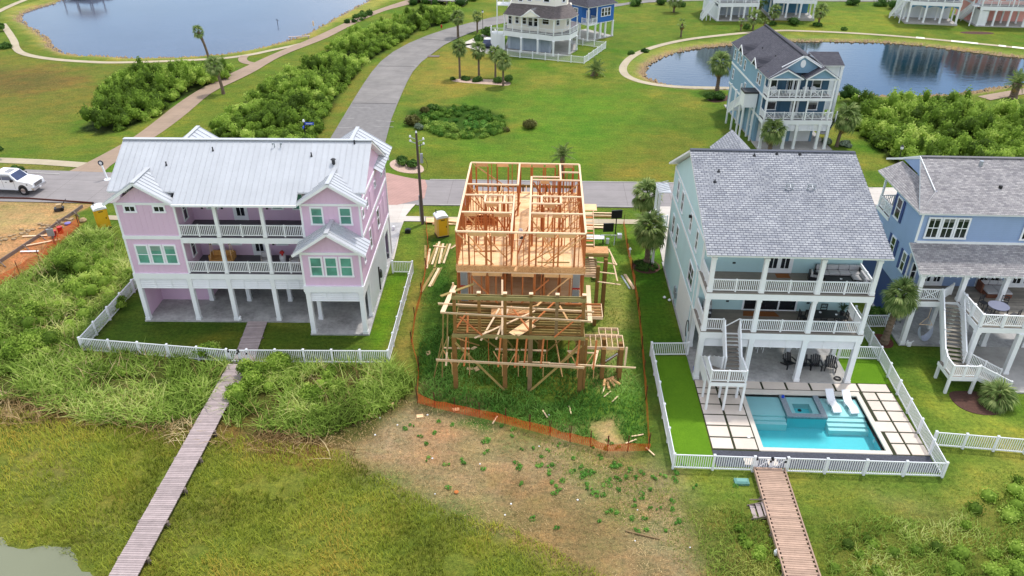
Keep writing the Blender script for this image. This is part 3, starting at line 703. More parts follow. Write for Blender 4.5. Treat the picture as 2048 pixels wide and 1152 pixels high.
sheet('driveway', [(34.92,77.58),(38.79,77.76),(37.08,73.35),(33.38,73.18)], .068, DRIVE)
# cracks, patches and scuffs on the grey road
CRK = paint('road_joint_tar', lin(92,88,86,.7), .9, .2); SCF = paint('pale_road_scuff', lin(176,172,168,.62), .9, .2); PCH = paint('road_patch', lin(146,142,140,.62), .9, .2)
for a, b in (((-25.99,123.24),(-20.21,123.39)), ((-21.77,141.99),(-16.39,140.96)), ((-26.07,103.93),(-19.94,104.02))):
    tag(MB().beam((a[0],a[1],.0705),(b[0],b[1],.0705),.22,.006).build('road_joint', CRK), kind='structure')
for (x, y), l, an in (((-24.41,102.02),2.6,2), ((-20.13,96.60),2.4,-8), ((-20.13,94.45),3.0,-4), ((-24.77,93.84),1.8,5), ((-23.21,127.41),1.5,40), ((-24.90,97.36),1.2,10)):
    tag(MB().box(-l/2,l/2,-.07,.07,0,.004).build('road_scuff', SCF, None, (x,y,.0685), R(an)), kind='structure')
tag(MB().poly([(x,y,.0672) for x,y in [(-25.72,90.82),(-26.02,103.71),(-20.01,104.01),(-18.64,88.34),(-18.56,80.09),(-24.42,79.81)]]).build('road_patch', PCH), kind='structure')
# kerbs
def kerb(pts, name='kerb'):
    m = MB()
    for a, b in zip(pts[:-1], pts[1:]): m.beam((a[0],a[1],.055), (b[0],b[1],.055), .15, .11)
    return tag(m.build(name, CONC), kind='structure')
kerb([(-12.29,71.00), (-0.75,71.29), (10.29,71.51)]); kerb([(-11.75,77.49), (1.30,77.69), (13.53,77.86), (35.78,77.49)])
kerb([(-66.32,77.38), (-59.67,77.62), (-52.56,77.03)]); 
# sidewalk shards along the far bank: brighter newer slabs
for a, b in (((69.07,148.16), (70.40,147.64)), ((74.36,145.78), (78.35,144.04)), ((81.32,142.72), (82.36,142.19)), ((83.21,141.81), (88.84,138.55))):
    m = MB(); m.beam((a[0],a[1],.058), (b[0],b[1],.058), 1.25, .02); tag(m.build('path_slab', paint('new_path_slab', lin(236,228,210,0.95), .8)), kind='structure')

# ---------------------------------------------------------------- building kit
_wc = {}
FACE = {'S': 0.0, 'E': math.pi/2, 'N': math.pi, 'W': -math.pi/2}
def window(parent, face, u, v, z, w, h, nx=1, ny=2, trim=0.11, glass=None, fm=None, name='window'):
    """(u,v,z) centre of the opening on the wall face; face = side it looks to"""
    glass = glass or GLASS; fm = fm or VINYL
    key = (round(w,2), round(h,2), nx, ny, trim, glass.name, fm.name)
    if key not in _wc:
        m = MB(); t = trim; d0, d1 = -.05, .02
        m.box(-w/2-t, w/2+t, d0, d1, h/2, h/2+t); m.box(-w/2-t-.03, w/2+t+.03, d0-.03, d1, -h/2-t, -h/2)
        m.box(-w/2-t, -w/2, d0, d1, -h/2, h/2); m.box(w/2, w/2+t, d0, d1, -h/2, h/2)
        for i in range(1, ny):
            zz = -h/2+h*i/ny; m.box(-w/2, w/2, d0+.015, d1, zz-.03, zz+.03)
        for i in range(1, nx):
            xx = -w/2+w*i/nx; m.box(xx-.022, xx+.022, d0+.018, d1-.002, -h/2, h/2)
        g = MB().box(-w/2+.001, w/2-.001, -.015, .012, -h/2+.001, h/2-.001)
        _wc[key] = (m.mesh('window', fm), g.mesh('pane', glass))
    f, g = _wc[key]
    o = link(name, f, parent, (u, v, z), FACE[face]); link('pane', g, o)
    return o
def door(parent, face, u, v, z0, w=0.9, h=2.1, leaves=1, glass=None, col=None, name='door'):
    glass = glass or GLASS; col = col or VINYL
    key = ('door', w, h, leaves, glass.name, col.name)
    if key not in _wc:
        m = MB(); W_ = w*leaves
        m.box(-W_/2-.12, -W_/2, -.06, .02, 0, h+.12); m.box(W_/2, W_/2+.12, -.06, .02, 0, h+.12); m.box(-W_/2, W_/2, -.06, .02, h, h+.12)
        g = MB()
        for i in range(leaves):
            x0 = -W_/2+w*i; x1 = x0+w
            m.box(x0, x0+.13, -.04, .02, 0, h); m.box(x1-.13, x1, -.04, .02, 0, h); m.box(x0+.13, x1-.13, -.04, .02, 0, .35); m.box(x0+.13, x1-.13, -.04, .02, h-.16, h)
            m.box((x0+x1)/2-.02, (x0+x1)/2+.02, -.035, .018, .35, h-.16)
            g.box(x0+.131, x1-.131, -.015, .012, .351, h-.161)
        _wc[key] = (m.mesh('door', col), g.mesh('pane', glass))
    f, g = _wc[key]
    o = link(name, f, parent, (u, v, z0), FACE[face]); link('pane', g, o)
    return o

BUDGET = {}
def railing(parent, pts, z, h=0.95, sp=0.13, post=1.8, mat=None, joined=False, pw=0.10, cross=False, bw=.04, diag=False):
    """pts: list of (u,v) or (u,v,z); rail > baluster"""
    mat = mat or WHITE
    P = [Vector((p[0], p[1], p[2] if len(p) > 2 else z)) for p in pts]
    m = MB()
    bal = []; seen = []
    for a, b in zip(P[:-1], P[1:]):
        L = (b-a).length; d = (b-a)/L
        up = Vector((0,0,1))
        m.beam(a+up*(h-.03), b+up*(h-.03), .09, .06); m.beam(a+up*.12, b+up*.12, .05, .06)
        n = max(1, int(round(L/post)))
        for i in range(n+1):
            c = a+(b-a)*i/n
            if any((c-q).length < .02 for q in seen): continue
            seen.append(c.copy()); m.box(c.x-pw/2, c.x+pw/2, c.y-pw/2, c.y+pw/2, c.z, c.z+h+.04)
        k = int(L/sp)
        for i in range(1, k):
            c = a+(b-a)*i/k
            bal.append(c)
        if cross:
            for i in range(n):
                if i % 2 == 0:
                    c0 = a+(b-a)*(i+.15)/n; c1 = a+(b-a)*(i+.85)/n
                    m.beam(c0+up*.15, c1+up*(h-.08), .045, .045); m.beam(c0+up*(h-.08), c1+up*.15, .045, .045)
    o = None
    key = parent.name
    bm = _wc.get(('bal', mat.name, h, bw))
    if bm is None:
        bm = MB().box(-bw/2, bw/2, -bw/2, bw/2, .12, h-.05).mesh('baluster', mat); _wc[('bal', mat.name, h, bw)] = bm
    if joined:
        for c in bal: m.box(c.x-bw/2, c.x+bw/2, c.y-bw/2, c.y+bw/2, c.z+.12, c.z+h-.05)
        o = m.build('railing', mat, parent)
    else:
        o = m.build('railing', mat, parent)
        ex = MB()
        for c in bal:
            if BUDGET.get(key, 0) < 300:
                BUDGET[key] = BUDGET.get(key, 0)+1; link('baluster', bm, o, c)
            else: ex.box(c.x-bw/2, c.x+bw/2, c.y-bw/2, c.y+bw/2, c.z+.12, c.z+h-.05)
        if ex.v: tag(ex.build('baluster', mat, parent), kind='stuff')
    return o

def shingle_plane(parent, el, er, rr, rl, mat, row=0.20, step=0.02, name='roof_slope', thick=.14, smat=None):
    """roof plane from eave-left, eave-right, ridge-right, ridge-left; stepped courses with metric UV + a slab underneath"""
    el, er, rr, rl = map(Vector, (el, er, rr, rl))
    nrm = (er-el).cross(rl-el) if (rl-el).length > .01 else (er-el).cross(rr-el)
    nrm.normalize()
    if nrm.z < 0: nrm = -nrm
    du = (er-el).normalized(); dv = nrm.cross(du).normalized()
    if dv.z < 0: dv = -dv
    H_ = max((rl-el).dot(dv), (rr-el).dot(dv)); n = max(1, int(round(H_/row)))
    m = MB(); m.uv = []
    vs = []; fs = []; uvs = []
    for i in range(n):
        t0, t1 = i/n, (i+1)/n
        a, b = el.lerp(rl, t0), er.lerp(rr, t0); c, d = er.lerp(rr, t1), el.lerp(rl, t1)
        a2, b2 = a+nrm*step, b+nrm*step
        k = len(vs); vs += [a2, b2, c, d, a, b]
        fs.append((k, k+1, k+2, k+3)); fs.append((k+4, k+5, k+1, k))
        f = lambda q: ((q-el).dot(du), (q-el).dot(dv))
        q = [(f(p)[0], (i+.02)*row if j < 2 else (i+.98)*row) for j, p in enumerate((a, b, c, d))]
        uvs += q; uvs += [q[0], q[1], q[1], q[0]]
    m.v = [tuple(x) for x in vs]; m.f = fs; m.uv = uvs
    o = m.build(name, mat, parent)
    sl = MB().slab([el-nrm*.004, er-nrm*.004, rr-nrm*.004, rl-nrm*.004] if (rr-rl).length > .01 else [el-nrm*.004, er-nrm*.004, rr-nrm*.004], thick)
    sl.build('fascia', smat or WHITE, o)
    return o

_pc = {}
def metal_plane(parent, el, er, rr, rl, mat, pw=0.42, name='roof_panel', thick=.1):
    """standing seam roof: one object per panel with a raised seam"""
    el, er, rr, rl = map(Vector, (el, er, rr, rl))
    W_ = (er-el).length; du = (er-el)/W_
    nrm = (er-el).cross(rl-el).normalized()
    if nrm.z < 0: nrm = -nrm
    dv = nrm.cross(du).normalized()
    if dv.z < 0: dv = -dv
    n = max(1, int(round(W_/pw))); w = W_/n
    sk0 = (rl-el).dot(du); sk1 = (rr-er).dot(du); H_ = (rl-el).dot(dv)
    out = []
    for i in range(n):
        a = el+du*(w*i)
        # length of the panel at its middle for skewed planes
        x = w*(i+.5); lo = 0.0; hi = H_
        if sk0 > .01 and x < sk0: hi = H_*x/sk0
        if sk1 < -.01 and x > W_+sk1: hi = H_*(W_-x)/(-sk1)
        if sk0 < -.01 or sk1 > .01: hi = H_
        key = (round(w, 3), round(hi, 2), mat.name)
        if key not in _pc:
            mm = MB().box(0, w, 0, hi, -.02, 0); mm.box(-.014, .014, 0, hi, 0, .045)
            _pc[key] = mm.mesh('roof_panel', mat)
        M_ = Matrix.Identity(4)
        for r in range(3):
            M_[r][0] = du[r]; M_[r][1] = dv[r]; M_[r][2] = nrm[r]; M_[r][3] = a[r]
        out.append(link(name, _pc[key], parent, mw=M_))
    return out

def column(parent, u, v, z0, z1, w=.3, mat=None, name='column', base=True):
    m = MB().box(u-w/2, u+w/2, v-w/2, v+w/2, z0, z1)
    if base: m.box(u-w/2-.03, u+w/2+.03, v-w/2-.03, v+w/2+.03, z0, z0+.22); m.box(u-w/2-.03, u+w/2+.03, v-w/2-.03, v+w/2+.03, z1-.16, z1-.002)
    return m.build(name, mat or WHITE, parent)

def steps(parent, p0, p1, w, n, mat, side='x', name='stair_tread', smat=None, rail=True, railmat=None, joined=False):
    """flight from p0 (top, centre) to p1 (bottom, centre)"""
    p0 = Vector(p0); p1 = Vector(p1); d = p1-p0; h = Vector((d.x, d.y, 0)); L = h.length; hd = h/L; s = Vector((-hd.y, hd.x, 0))
    run = L/n
    mm = MB()
    a = math.atan2(hd.y, hd.x)
    tm = MB().box(-run/2-.02, run/2+.02, -w/2, w/2, -.04, 0).mesh(name, mat)
    for i in range(n):
        c = p0+d*((i+.5)/n); link(name, tm, parent, (c.x, c.y, p0.z+d.z*(i+1)/(n+1)), a)
    for sg in (-1, 1):
        mm.beam(p0+s*sg*(w/2+.03)-Vector((0,0,.12)), p1+s*sg*(w/2+.03)-Vector((0,0,.12)), .05, .28)
    mm.build('stringer', smat or WHITE, parent)
    if rail:
        for sg in (-1, 1):
            q0 = p0+s*sg*(w/2+.04); q1 = p1+s*sg*(w/2+.04)
            railing(parent, [tuple(q0), tuple(q1)], 0, .92, .13, 1.4, railmat or WHITE, joined=joined)

_fb = {}
def fence(name, label, runs, h=1.15, sp=.125, gates=(), budget=300, near=(0,-10), rz=None, group=None, pmat=None):
    """runs: list of polylines (world); picket fence > post, rail, picket, gate"""
    mat = pmat or VINYL
    x0, y0 = runs[0][0]
    t = thing(name, label, 'fence', (x0, y0, 0), 0, group)
    pk = []; rails = MB(); posts = []
    for run in runs:
        for a, b in zip(run[:-1], run[1:]):
            a = Vector((a[0]-x0, a[1]-y0, 0)); b = Vector((b[0]-x0, b[1]-y0, 0)); L = (b-a).length; d = (b-a)/L
            n = max(1, int(round(L/2.1)))
            for i in range(n+1): posts.append((a+(b-a)*i/n, math.atan2(d.y, d.x)))
            for zz, hh in ((h-.06, .07), (.14, .09)): rails.beam(a+Vector((0,0,zz)), b+Vector((0,0,zz)), .045, hh)
            k = int(L/sp)
            for i in range(1, k):
                c = a+(b-a)*i/k
                if min(abs((i/k*n) % 1), 1-abs((i/k*n) % 1))*L/n > .09: pk.append((c, math.atan2(d.y, d.x)))
    rails.build('rail', mat, t)
    pm = _fb.setdefault(('p', h, mat.name), MB().box(-.065,.065,-.065,.065,0,h+.04).add([(-.085,-.085,h+.04),(.085,-.085,h+.04),(.085,.085,h+.04),(-.085,.085,h+.04),(0,0,h+.13)], [(0,1,4),(1,2,4),(2,3,4),(3,0,4),(3,2,1,0)]).mesh('post', mat))
    km = _fb.setdefault(('k', h, mat.name), MB().box(-.024,.024,-.012,.012,.1,h-.03).mesh('picket', mat))
    done = []
    for c, a in posts:
        if all((c-q).length > .3 for q in done): link('post', pm, t, c, a); done.append(c)
    pk.sort(key=lambda q: (q[0].x+x0-near[0])**2+(q[0].y+y0-near[1])**2)
    ex = MB()
    for i, (c, a) in enumerate(pk):
        if i < budget: link('picket', km, t, c, a)
        else:
            ca, sa = math.cos(a), math.sin(a)
            ex.beam(c+Vector((0,0,.1)), c+Vector((0,0,h-.03)), .024, .048, (-sa, ca, 0)) if False else ex.add([(c.x+ca*p*.024-sa*q*.012, c.y+sa*p*.024+ca*q*.012, z) for z in (.1, h-.03) for p, q in ((-1,-1),(1,-1),(1,1),(-1,1))], [(0,1,5,4),(1,2,6,5),(2,3,7,6),(3,0,4,7)])
    if ex.v: tag(ex.build('picket', mat, t), kind='stuff')
    return t

def gable_wall(m, u0, u1, v, zb, zp, th=.12, vb=None):
    """triangular prism"""
    a = v; b = v+th
    m.add([(u0,a,zb),(u1,a,zb),((u0+u1)/2,a,zp),(u0,b,zb),(u1,b,zb),((u0+u1)/2,b,zp)], [(0,1,2),(5,4,3),(0,3,4,1),(1,4,5,2),(2,5,3,0)])
    return m

def parts(name, boxes, mat, parent):
    for b in boxes: MB().box(*b).build(name, mat, parent)

# ================================================================ pink house
PH = thing('pink_house', 'pink three-storey house on white posts under a white metal roof', 'house', (-30.05,48.89,0), R(1.8))
p = PH
UR = 17.4; VR = 11.1
# slab and ground floor
tag(MB().box(-.15, UR+.15, -.15, VR+6.2, 0.0, .12).build('slab', CONCD, p))
MB().box(13.1, UR+.15, -1.85, -.152, 0.0, .118).build('slab', CONCD, p)
for u in (.1, 4.0, 6.95, 10.25): column(p, u, .1, .12, 3.8, .32)
for u, v in ((13.35, -1.62), (17.25, -1.62)): column(p, u, v, .12, 3.8, .34)
for u, v in ((4.05, 2.95), (7.1, 2.9), (10.4, 2.9), (13.45, .3), (13.45, 3.0), (7.1, 6.2), (10.4, 6.2)): column(p, u, v, .12, 3.78, .3)
m = MB(); m.box(-.05, .05, .3, 9, .12, 3.78); m.box(.05, 3.9, 2.95, 3.05, .12, 3.78); m.box(3.85, 3.95, 3.06, 9, .12, 3.78)
m.build('storage_wall', PINK, p)
m = MB(); m.box(3.96, UR-.1, 9.0, 9.1, .12, 3.78); m.build('garage_wall', GREYW, p)
m = MB().box(0, UR, .0, VR, 3.785, 3.80); m.build('soffit', WHITE, p)
# louvre shutters under the beam
def louvres(parent, u0, u1, v, z0, z1, th=.05):
    n = 5
    for i in range(n):
        a = z0+(z1-z0)*i/n; b = z0+(z1-z0)*(i+.62)/n
        m = MB().add([(u0, v-.06, a), (u1, v-.06, a), (u1, v+.02, b), (u0, v+.02, b), (u0, v-.04, a-.015), (u1, v-.04, a-.015), (u1, v+.04, b-.015), (u0, v+.04, b-.015)], [(0,1,2,3),(7,6,5,4),(0,4,5,1),(1,5,6,2),(2,6,7,3),(3,7,4,0)])
        m.build('louvre_slat', WHITE, parent)
    k = max(1, int(round((u1-u0)/1.1))); mm = MB()
    for i in range(1, k): mm.box(u0+(u1-u0)*i/k-.015, u0+(u1-u0)*i/k+.015, v-.075, v-.062, z0, z1)
    mm.box(u0, u1, v-.04, v+.02, z0-.05, z0-.011)
    mm.build('louvre_frame', WHITE, parent)
for a, b in ((.26, 3.84), (4.16, 6.79), (7.11, 10.09), (10.41, 13.18)): louvres(p, a, b, .02, 3.0, 3.78)
louvres(p, 13.52, 17.08, -1.68, 3.0, 3.78)
# beams and bands
m = MB()
m.box(-.1, 13.18, -.1, .12, 3.81, 4.27); m.box(13.1, UR+.08, -1.84, -1.6, 3.81, 4.27); m.box(13.1, 13.18, -1.6, -.1, 3.81, 4.27)
m.box(UR-.06, UR+.06, -1.6, VR, 3.81, 4.1)
m.box(4.2, 13.2, -.12, .12, 6.86, 7.3); m.box(-.08, 4.2, -.07, .02, 7.14, 7.42); 
m.box(UR-.02, UR+.05, -.05, VR, 7.2, 7.45); m.box(UR-.02, UR+.05, 0, VR, 9.75, 9.95)
m.box(-.08, 4.3, -.06, .02, 9.86, 10.04); m.box(13.15, UR+.02, -.06, .02, 9.86, 10.04)
m.box(13.15, UR+.02, -1.74, -1.64, 6.82, 7.02)
m.build('band_board', WHITE, p)
# walls (pink)
m = MB()
m.box(0, 4.15, 0, .12, 4.27, 9.9); m.box(0, .12, .12, VR, 4.27, 9.4)
m.box(4.03, 4.15, .12, 2.85, 4.27, 10.1)
m.box(4.15, 13.2, 2.85, 2.97, 4.3, 10.4)
m.box(13.2, UR, 0, .12, 4.27, 9.9); m.box(13.2, 13.32, .12, 2.85, 4.3, 10.1)
m.box(13.2, UR, -1.66, -1.54, 4.27, 6.85); m.box(13.2, 13.32, -1.54, 0, 4.27, 6.85); m.box(UR-.12, UR, -1.54, 0, 4.1, 6.85)
m.add([(UR-.12,.12,4.1),(UR-.12,VR,4.1),(UR-.12,VR,9.1),(UR-.12,4.5,12.9),(UR-.12,.12,10.2),(UR,.12,4.1),(UR,VR,4.1),(UR,VR,9.1),(UR,4.5,12.9),(UR,.12,10.2)], [(4,3,2,1,0),(5,6,7,8,9),(0,1,6,5),(1,2,7,6),(2,3,8,7),(3,4,9,8),(4,0,5,9)])
m.add([(0,.12,9.4),(0,VR,9.0),(0,4.5,12.9),(.12,.12,9.4),(.12,VR,9.0),(.12,4.5,12.9)], [(0,1,2),(5,4,3),(0,3,4,1),(1,4,5,2),(2,5,3,0)])
m.box(0, UR, VR-.12, VR, .2, 9.0)
gable_wall(m, -.05, 4.25, .0, 9.95, 11.5); gable_wall(m, 13.15, UR+.05, .0, 9.95, 11.45); gable_wall(m, 13.15, UR+.05, -1.66, 6.95, 8.45)
m.build('wall', PINK, p)
# board-and-batten strips on the walls that face the marsh
bt = {}
def batten(u, v, z0, z1, face='S'):
    k = (round(z1-z0, 2), face)
    if k not in bt:
        bt[k] = (MB().box(-.02, .02, -.016, 0, 0, z1-z0) if face == 'S' else MB().box(0, .018, -.022, .022, 0, z1-z0)).mesh('batten', PINK)
    link('batten', bt[k], p, (u, v, z0))
def gz_(u, a, b, zb, zp): c = (a+b)/2; return zb+(zp-zb)*(1-abs(u-c)/((b-a)/2))
for i in range(10):
    u = .32+i*.4
    batten(u, 0, 7.43, 9.85)
    if not .5 < u < 3.6: batten(u, 0, 4.28, 7.12)
    else: batten(u, 0, 4.28, 4.95); batten(u, 0, 6.76, 7.12)
    z = gz_(u, -.05, 4.25, 10.05, 11.5); batten(u, 0, 10.05, z-.12) if z > 10.3 else None
for i in range(10):
    u = 13.5+i*.4
    if u > 17.2: continue
    z = gz_(u, 13.15, 17.45, 10.05, 11.4)
    if z > 10.3: batten(u, 0, 10.05, z-.12)
    z = gz_(u, 13.15, 17.45, 7.05, 8.4)
    if z > 7.3: batten(u, -1.66, 7.05, z-.12)
    if 13.7 < u < 16.9: batten(u, -1.66, 4.28, 4.92)
    else: batten(u, -1.66, 4.28, 6.8)
    if not (13.75 < u < 14.85 or 15.75 < u < 16.95): batten(u, 0, 7.2, 9.84)
for i in range(26):
    v = .4+i*.41
    batten(UR, v, 4.12, 7.18, 'E'); batten(UR, v, 7.47, 9.0 if v > 9.6 else 9.73, 'E')
# corner boards
for u, v, z0, z1 in ((0,0,4.27,9.95),(4.15,0,4.27,9.95),(13.2,0,7.0,9.95),(UR,0,7.0,9.95),(13.2,-1.66,4.27,6.9),(UR,-1.66,4.27,6.9),(UR,VR,.2,9.0)):
    MB().box(u-.07, u+.07, v-.035, v+.07, z0, z1).build('corner_board', WHITE, p)
# white lattice wall along the right side at ground level
m = MB(); m.box(UR-.08, UR-.02, .9, 8.2, .12, 3.8); m.box(UR-.08, UR-.02, 10.2, VR, .12, 3.8); m.box(UR-.08,UR-.02,-1.4,-1.1,3.0,3.8); m.box(UR-.08,UR-.02,-1.1,.9,3.1,3.8); m.box(UR-.08,UR-.02,8.2,10.2,3.0,3.8)
m.build('breakaway_wall', WHITE, p)
for i in range(19):
    v = .95+i*.4; MB().box(UR-.02, UR+.025, v-.04, v+.04, .12, 3.8).build('panel_batten', WHITE, p)
column(p, UR-.12, .75, .12, 3.8, .26); column(p, UR-.12, 8.3, .12, 3.8, .26)
# decks
for z in (4.27, 7.3):
    n = 20
    for i in range(n):
        v = -.1+(2.92)*i/n
        MB().box(4.18, 13.18, v, v+2.92/n-.012, z, z+.045).build('deck_board', DECKG, p)
    MB().box(4.18, 13.18, -.08, 2.8, z-.2, z-.004).build('deck_frame', WHITE, p)
for z, h in ((4.32, 6.86), (7.35, 10.15)):
    for u in (7.0, 10.35): column(p, u, .02, z, h, .24)
    for a, b in ((4.2, 6.9), (7.1, 10.25), (10.45, 13.12)):
        railing(p, [(a, .02), (b, .02)], z, .95, .13, 1.6, bw=.045)
# windows
for u in (1.05, 2.08, 3.11): window(p, 'S', u, -.005, 5.86, .74, 1.42, 1, 2, .12, GLASSG)
for u in (1.0, 3.08): window(p, 'S', u, -.005, 9.55, .68, .36, 2, 1, .12)
for u in (14.22, 15.3, 16.38): window(p, 'S', u, -1.665, 5.84, .74, 1.42, 1, 2, .12, GLASSG)
for u in (14.3, 16.35): window(p, 'S', u, -.005, 9.08, .72, 1.2, 1, 2, .12, GLASSG)
for z, ds in ((4.32, (8.7,)), (7.35, (7.75,))):
    for u in ds: door(p, 'S', u, 2.84, z, .85, 2.15)
    for u in (5.7, 10.6, 12.2) if z > 5 else (5.5, 6.9, 10.5, 12.3): window(p, 'S', u, 2.845, z+1.55, .7, 1.15, 1, 2, .1, GLASSG)
    window(p, 'E', 4.155, 1.5, z+1.5, .55, 1.5, 1, 2, .1, GLASS)
    for u in (4.9, 6.4, 9.8): MB().box(u-.08, u+.08, 2.78, 2.85, z+.9, z+1.05).build('wall_socket_box', BLACK, p)
for v, z, w, h, k in ((6.2, 8.9, .5, .42, 1), (9.3, 8.6, .5, .42, 1), (.9, 8.9, .4, .6, 1), (2.6, 8.9, .4, .6, 1), (2.7, 5.9, .5, 1.5, 2), (.0, 5.6, .32, .5, 1), (6.3, 5.9, .75, 1.5, 2)):
    window(p, 'E', UR+.005, v, z, w, h, 1, k, .09, GLASS)
for v, z0, z1 in ((4.4, 4.7, 6.6), (7.9, 4.7, 6.6), (4.4, 7.6, 9.3), (9.5, 4.7, 6.6)):
    MB().box(UR, UR+.03, v-.5, v+.5, z0, z1).box(UR+.03, UR+.035, v-.42, v+.42, z0+.08, z1-.08).build('closed_shutter', PINK, p)
MB().box(UR, UR+.14, 4.6, 5.0, 1.3, 1.9).box(UR, UR+.12, 5.15, 5.35, 1.0, 1.6).box(UR, UR+.1, 4.4, 4.5, .3, 2.4).build('electric_meter', DARK, p)
# roofs (standing seam)
E0, Z0, RV, RZ = -.6, 10.2, 4.5, 13.1
sl = (RZ-Z0)/(RV-E0)
metal_plane(p, (4.35,E0,Z0), (13.05,E0,Z0), (13.05,RV,RZ), (4.35,RV,RZ), METALR)
v0 = .35
for a, b in ((-.5, 4.35), (13.05, 17.85)):
    metal_plane(p, (a,v0,Z0+sl*(v0-E0)), (b,v0,Z0+sl*(v0-E0)), (b,RV,RZ), (a,RV,RZ), METALR)
metal_plane(p, (17.85,11.3,9.05), (-.5,11.3,9.05), (-.5,RV,RZ), (17.85,RV,RZ), METALR)
m = MB(); m.slab([(-.48,v0,Z0+sl*(v0-E0)-.03),(17.83,v0,Z0+sl*(v0-E0)-.03),(17.83,RV,RZ-.03),(-.48,RV,RZ-.03)], .14)
m.slab([(4.37,E0+.02,Z0-.03),(13.03,E0+.02,Z0-.03),(13.03,v0,Z0+sl*(v0-E0)-.03),(4.37,v0,Z0+sl*(v0-E0)-.03)], .14)
m.slab([(-.48,11.28,9.03),(17.83,11.28,9.03),(17.83,RV,RZ-.03),(-.48,RV,RZ-.03)], .14)
m.box(4.3, 13.1, E0-.13, E0, Z0-.16, Z0-.01)
m.build('roof_deck', WHITE, p)
MB().beam((-.52,RV,RZ+.05), (17.87,RV,RZ+.05), .34, .06).build('ridge_cap', METALR, p)
def gable_roof_metal(u0, u1, vf, vb, ze, zp, apex_v):
    uc = (u0+u1)/2
    for (a, sgn) in ((u0, 1), (u1, -1)):
        # triangle-ish slope: eave line along v at u=a from vf to vb ; ridge from vf to apex_v
        n = max(2, int(round((apex_v-vf)/.42))); L = math.hypot(uc-a, zp-ze)
        for i in range(n):
            va = vf+(apex_v-vf)*i/n; vb_ = vf+(apex_v-vf)*(i+1)/n
            vm = (va+vb_)/2
            t = 0.0 if vm <= vb else (vm-vb)/(apex_v-vb)   # where the panel starts up the slope
            q = lambda f, vv: (a+(uc-a)*f, vv, ze+(zp-ze)*f)
            m = MB().slab([q(t,va), q(1,va), q(1,vb_), q(t,vb_)], .03)
            nr = Vector((-(zp-ze)*sgn, 0, abs(uc-a))).normalized()
            b0 = Vector(q(t,va))+nr*.02; b1 = Vector(q(1,va))+nr*.02
            m.beam(b0, b1, .03, .05, (0,0,1) if abs(nr.z) > .3 else (1,0,0))
            m.build('roof_panel', METALR, p)
        # rake board
        MB().beam((a, vf-.02, ze-.09), (uc, vf-.02, zp-.09), .05, .18).build('rake_board', WHITE, p)
        MB().slab([(a,vf,ze-.035),(uc,vf,zp-.035),(uc,min(apex_v,vb+1),zp-.035),(a,vb,ze-.035)], .07).build('soffit', WHITE, p)
    MB().beam((uc,vf-.03,zp+.04), (uc,apex_v,zp+.04), .3, .05).build('ridge_cap', METALR, p)
gable_roof_metal(-.55, 4.4, -.55, .1, 10.15, 11.75, 2.25)
gable_roof_metal(12.95, 17.95, -.55, .1, 10.15, 11.75, 2.25)
gable_roof_metal(12.75, 17.95, -2.2, 0, 7.05, 8.75, .06)
def rear_gable(u0, u1, ze, zp, v1):
    uc = (u0+u1)/2; n = 9
    for a, sgn in ((u0, 1), (u1, -1)):
        for i in range(n):
            va = v1-(5.6)*i/n; vb = v1-5.6*(i+1)/n
            q = lambda f, vv: (a+(uc-a)*f, vv, ze+(zp-ze)*f)
            m = MB().slab([q(0,va), q(1,va), q(1,vb), q(0,vb)], .03)
            m.beam(Vector(q(0,va))+Vector((0,0,.03)), Vector(q(1,va))+Vector((0,0,.03)), .03, .05)
            m.build('roof_panel', METALR, p)
    MB().beam((uc,v1,zp+.04), (uc,v1-6,zp+.04), .3, .05).build('ridge_cap', METALR, p)
    gable_wall(MB(), u0+.3, u1-.3, v1-.5, ze-.6, zp-.25).build('gable_wall', PINK, p)
rear_gable(12.6, 18.05, 9.75, 11.5, 12.0)
rear_gable(-.6, 4.6, 9.75, 11.5, 12.0)
# roof vents
for u, v, k in ((6.3,3.6,0),(3.2,2.4,0),(11.0,3.9,1),(13.6,3.2,0),(15.3,2.6,2),(16.6,4.25,0)):
    z = RZ-sl*abs(RV-v); m = MB()
    if k == 1:
        for s_ in (-.22, .22): m.cyl((u+s_,v,z),(u+s_,v,z+.3),.04,n=7); m.cyl((u+s_,v,z+.3),(u+s_*1.5,v-.05,z+.32),.045,n=7); m.cyl((u+s_*1.5,v-.05,z+.34),(u+s_*1.5,v-.05,z+.2),.05,n=7)
    elif k == 2: m.cyl((u,v,z-.05),(u,v,z+.3),.12,n=10); m.cyl((u,v,z+.32),(u,v,z+.4),.2,.12,n=10)
    else: m.cyl((u,v,z-.05),(u,v,z+.28),.05,n=8); m.cyl((u,v,z-.05),(u,v,z+.06),.1,.06,n=8)
    m.build('roof_vent', DARK if k != 1 else SILV, p)

# ================================================================ pale teal house
TH = thing('teal_house', 'pale teal three-storey house with grey shingle roof above the swimming pool', 'house', (0,0,0))
p = TH
U0, U1, VB, VR_ = 11.2, 21.85, 45.95, 59.2
MB().box(U0-.1, U1+.1, 43.1, 60, 0, .12).build('slab', CONCD, p)
MB().box(18.3, 21.8, 43.12, 46.4, .12, .124).build('slab', CONC, p)
UC = (11.3, 14.62, 18.2, 21.68)
for u in UC: column(p, u, 43.3, .12, 3.58, .34)
for u, v in ((14.9,46.2),(18.3,46.1),(21.6,46.2),(11.5,47.2),(18.3,49.6),(14.9,49.6)): column(p, u, v, .12, 3.56, .32)
parts('ground_wall', [(U0, U0+.1, 47.4, 52.3, .12, 3.56), (U0, U0+.1, 52.31, 59.2, .12, 3.56), (U0+.11, 15.4, 50.2, 50.3, .12, 3.56), (15.41, 21.8, 52.5, 52.6, .12, 3.56)], TEAL, p)
for i in range(12): MB().box(U0-.03, U0-.001, 47.45+i*.4, 47.8+i*.4, .2, 3.6).build('breakaway_panel', WHITE, p)
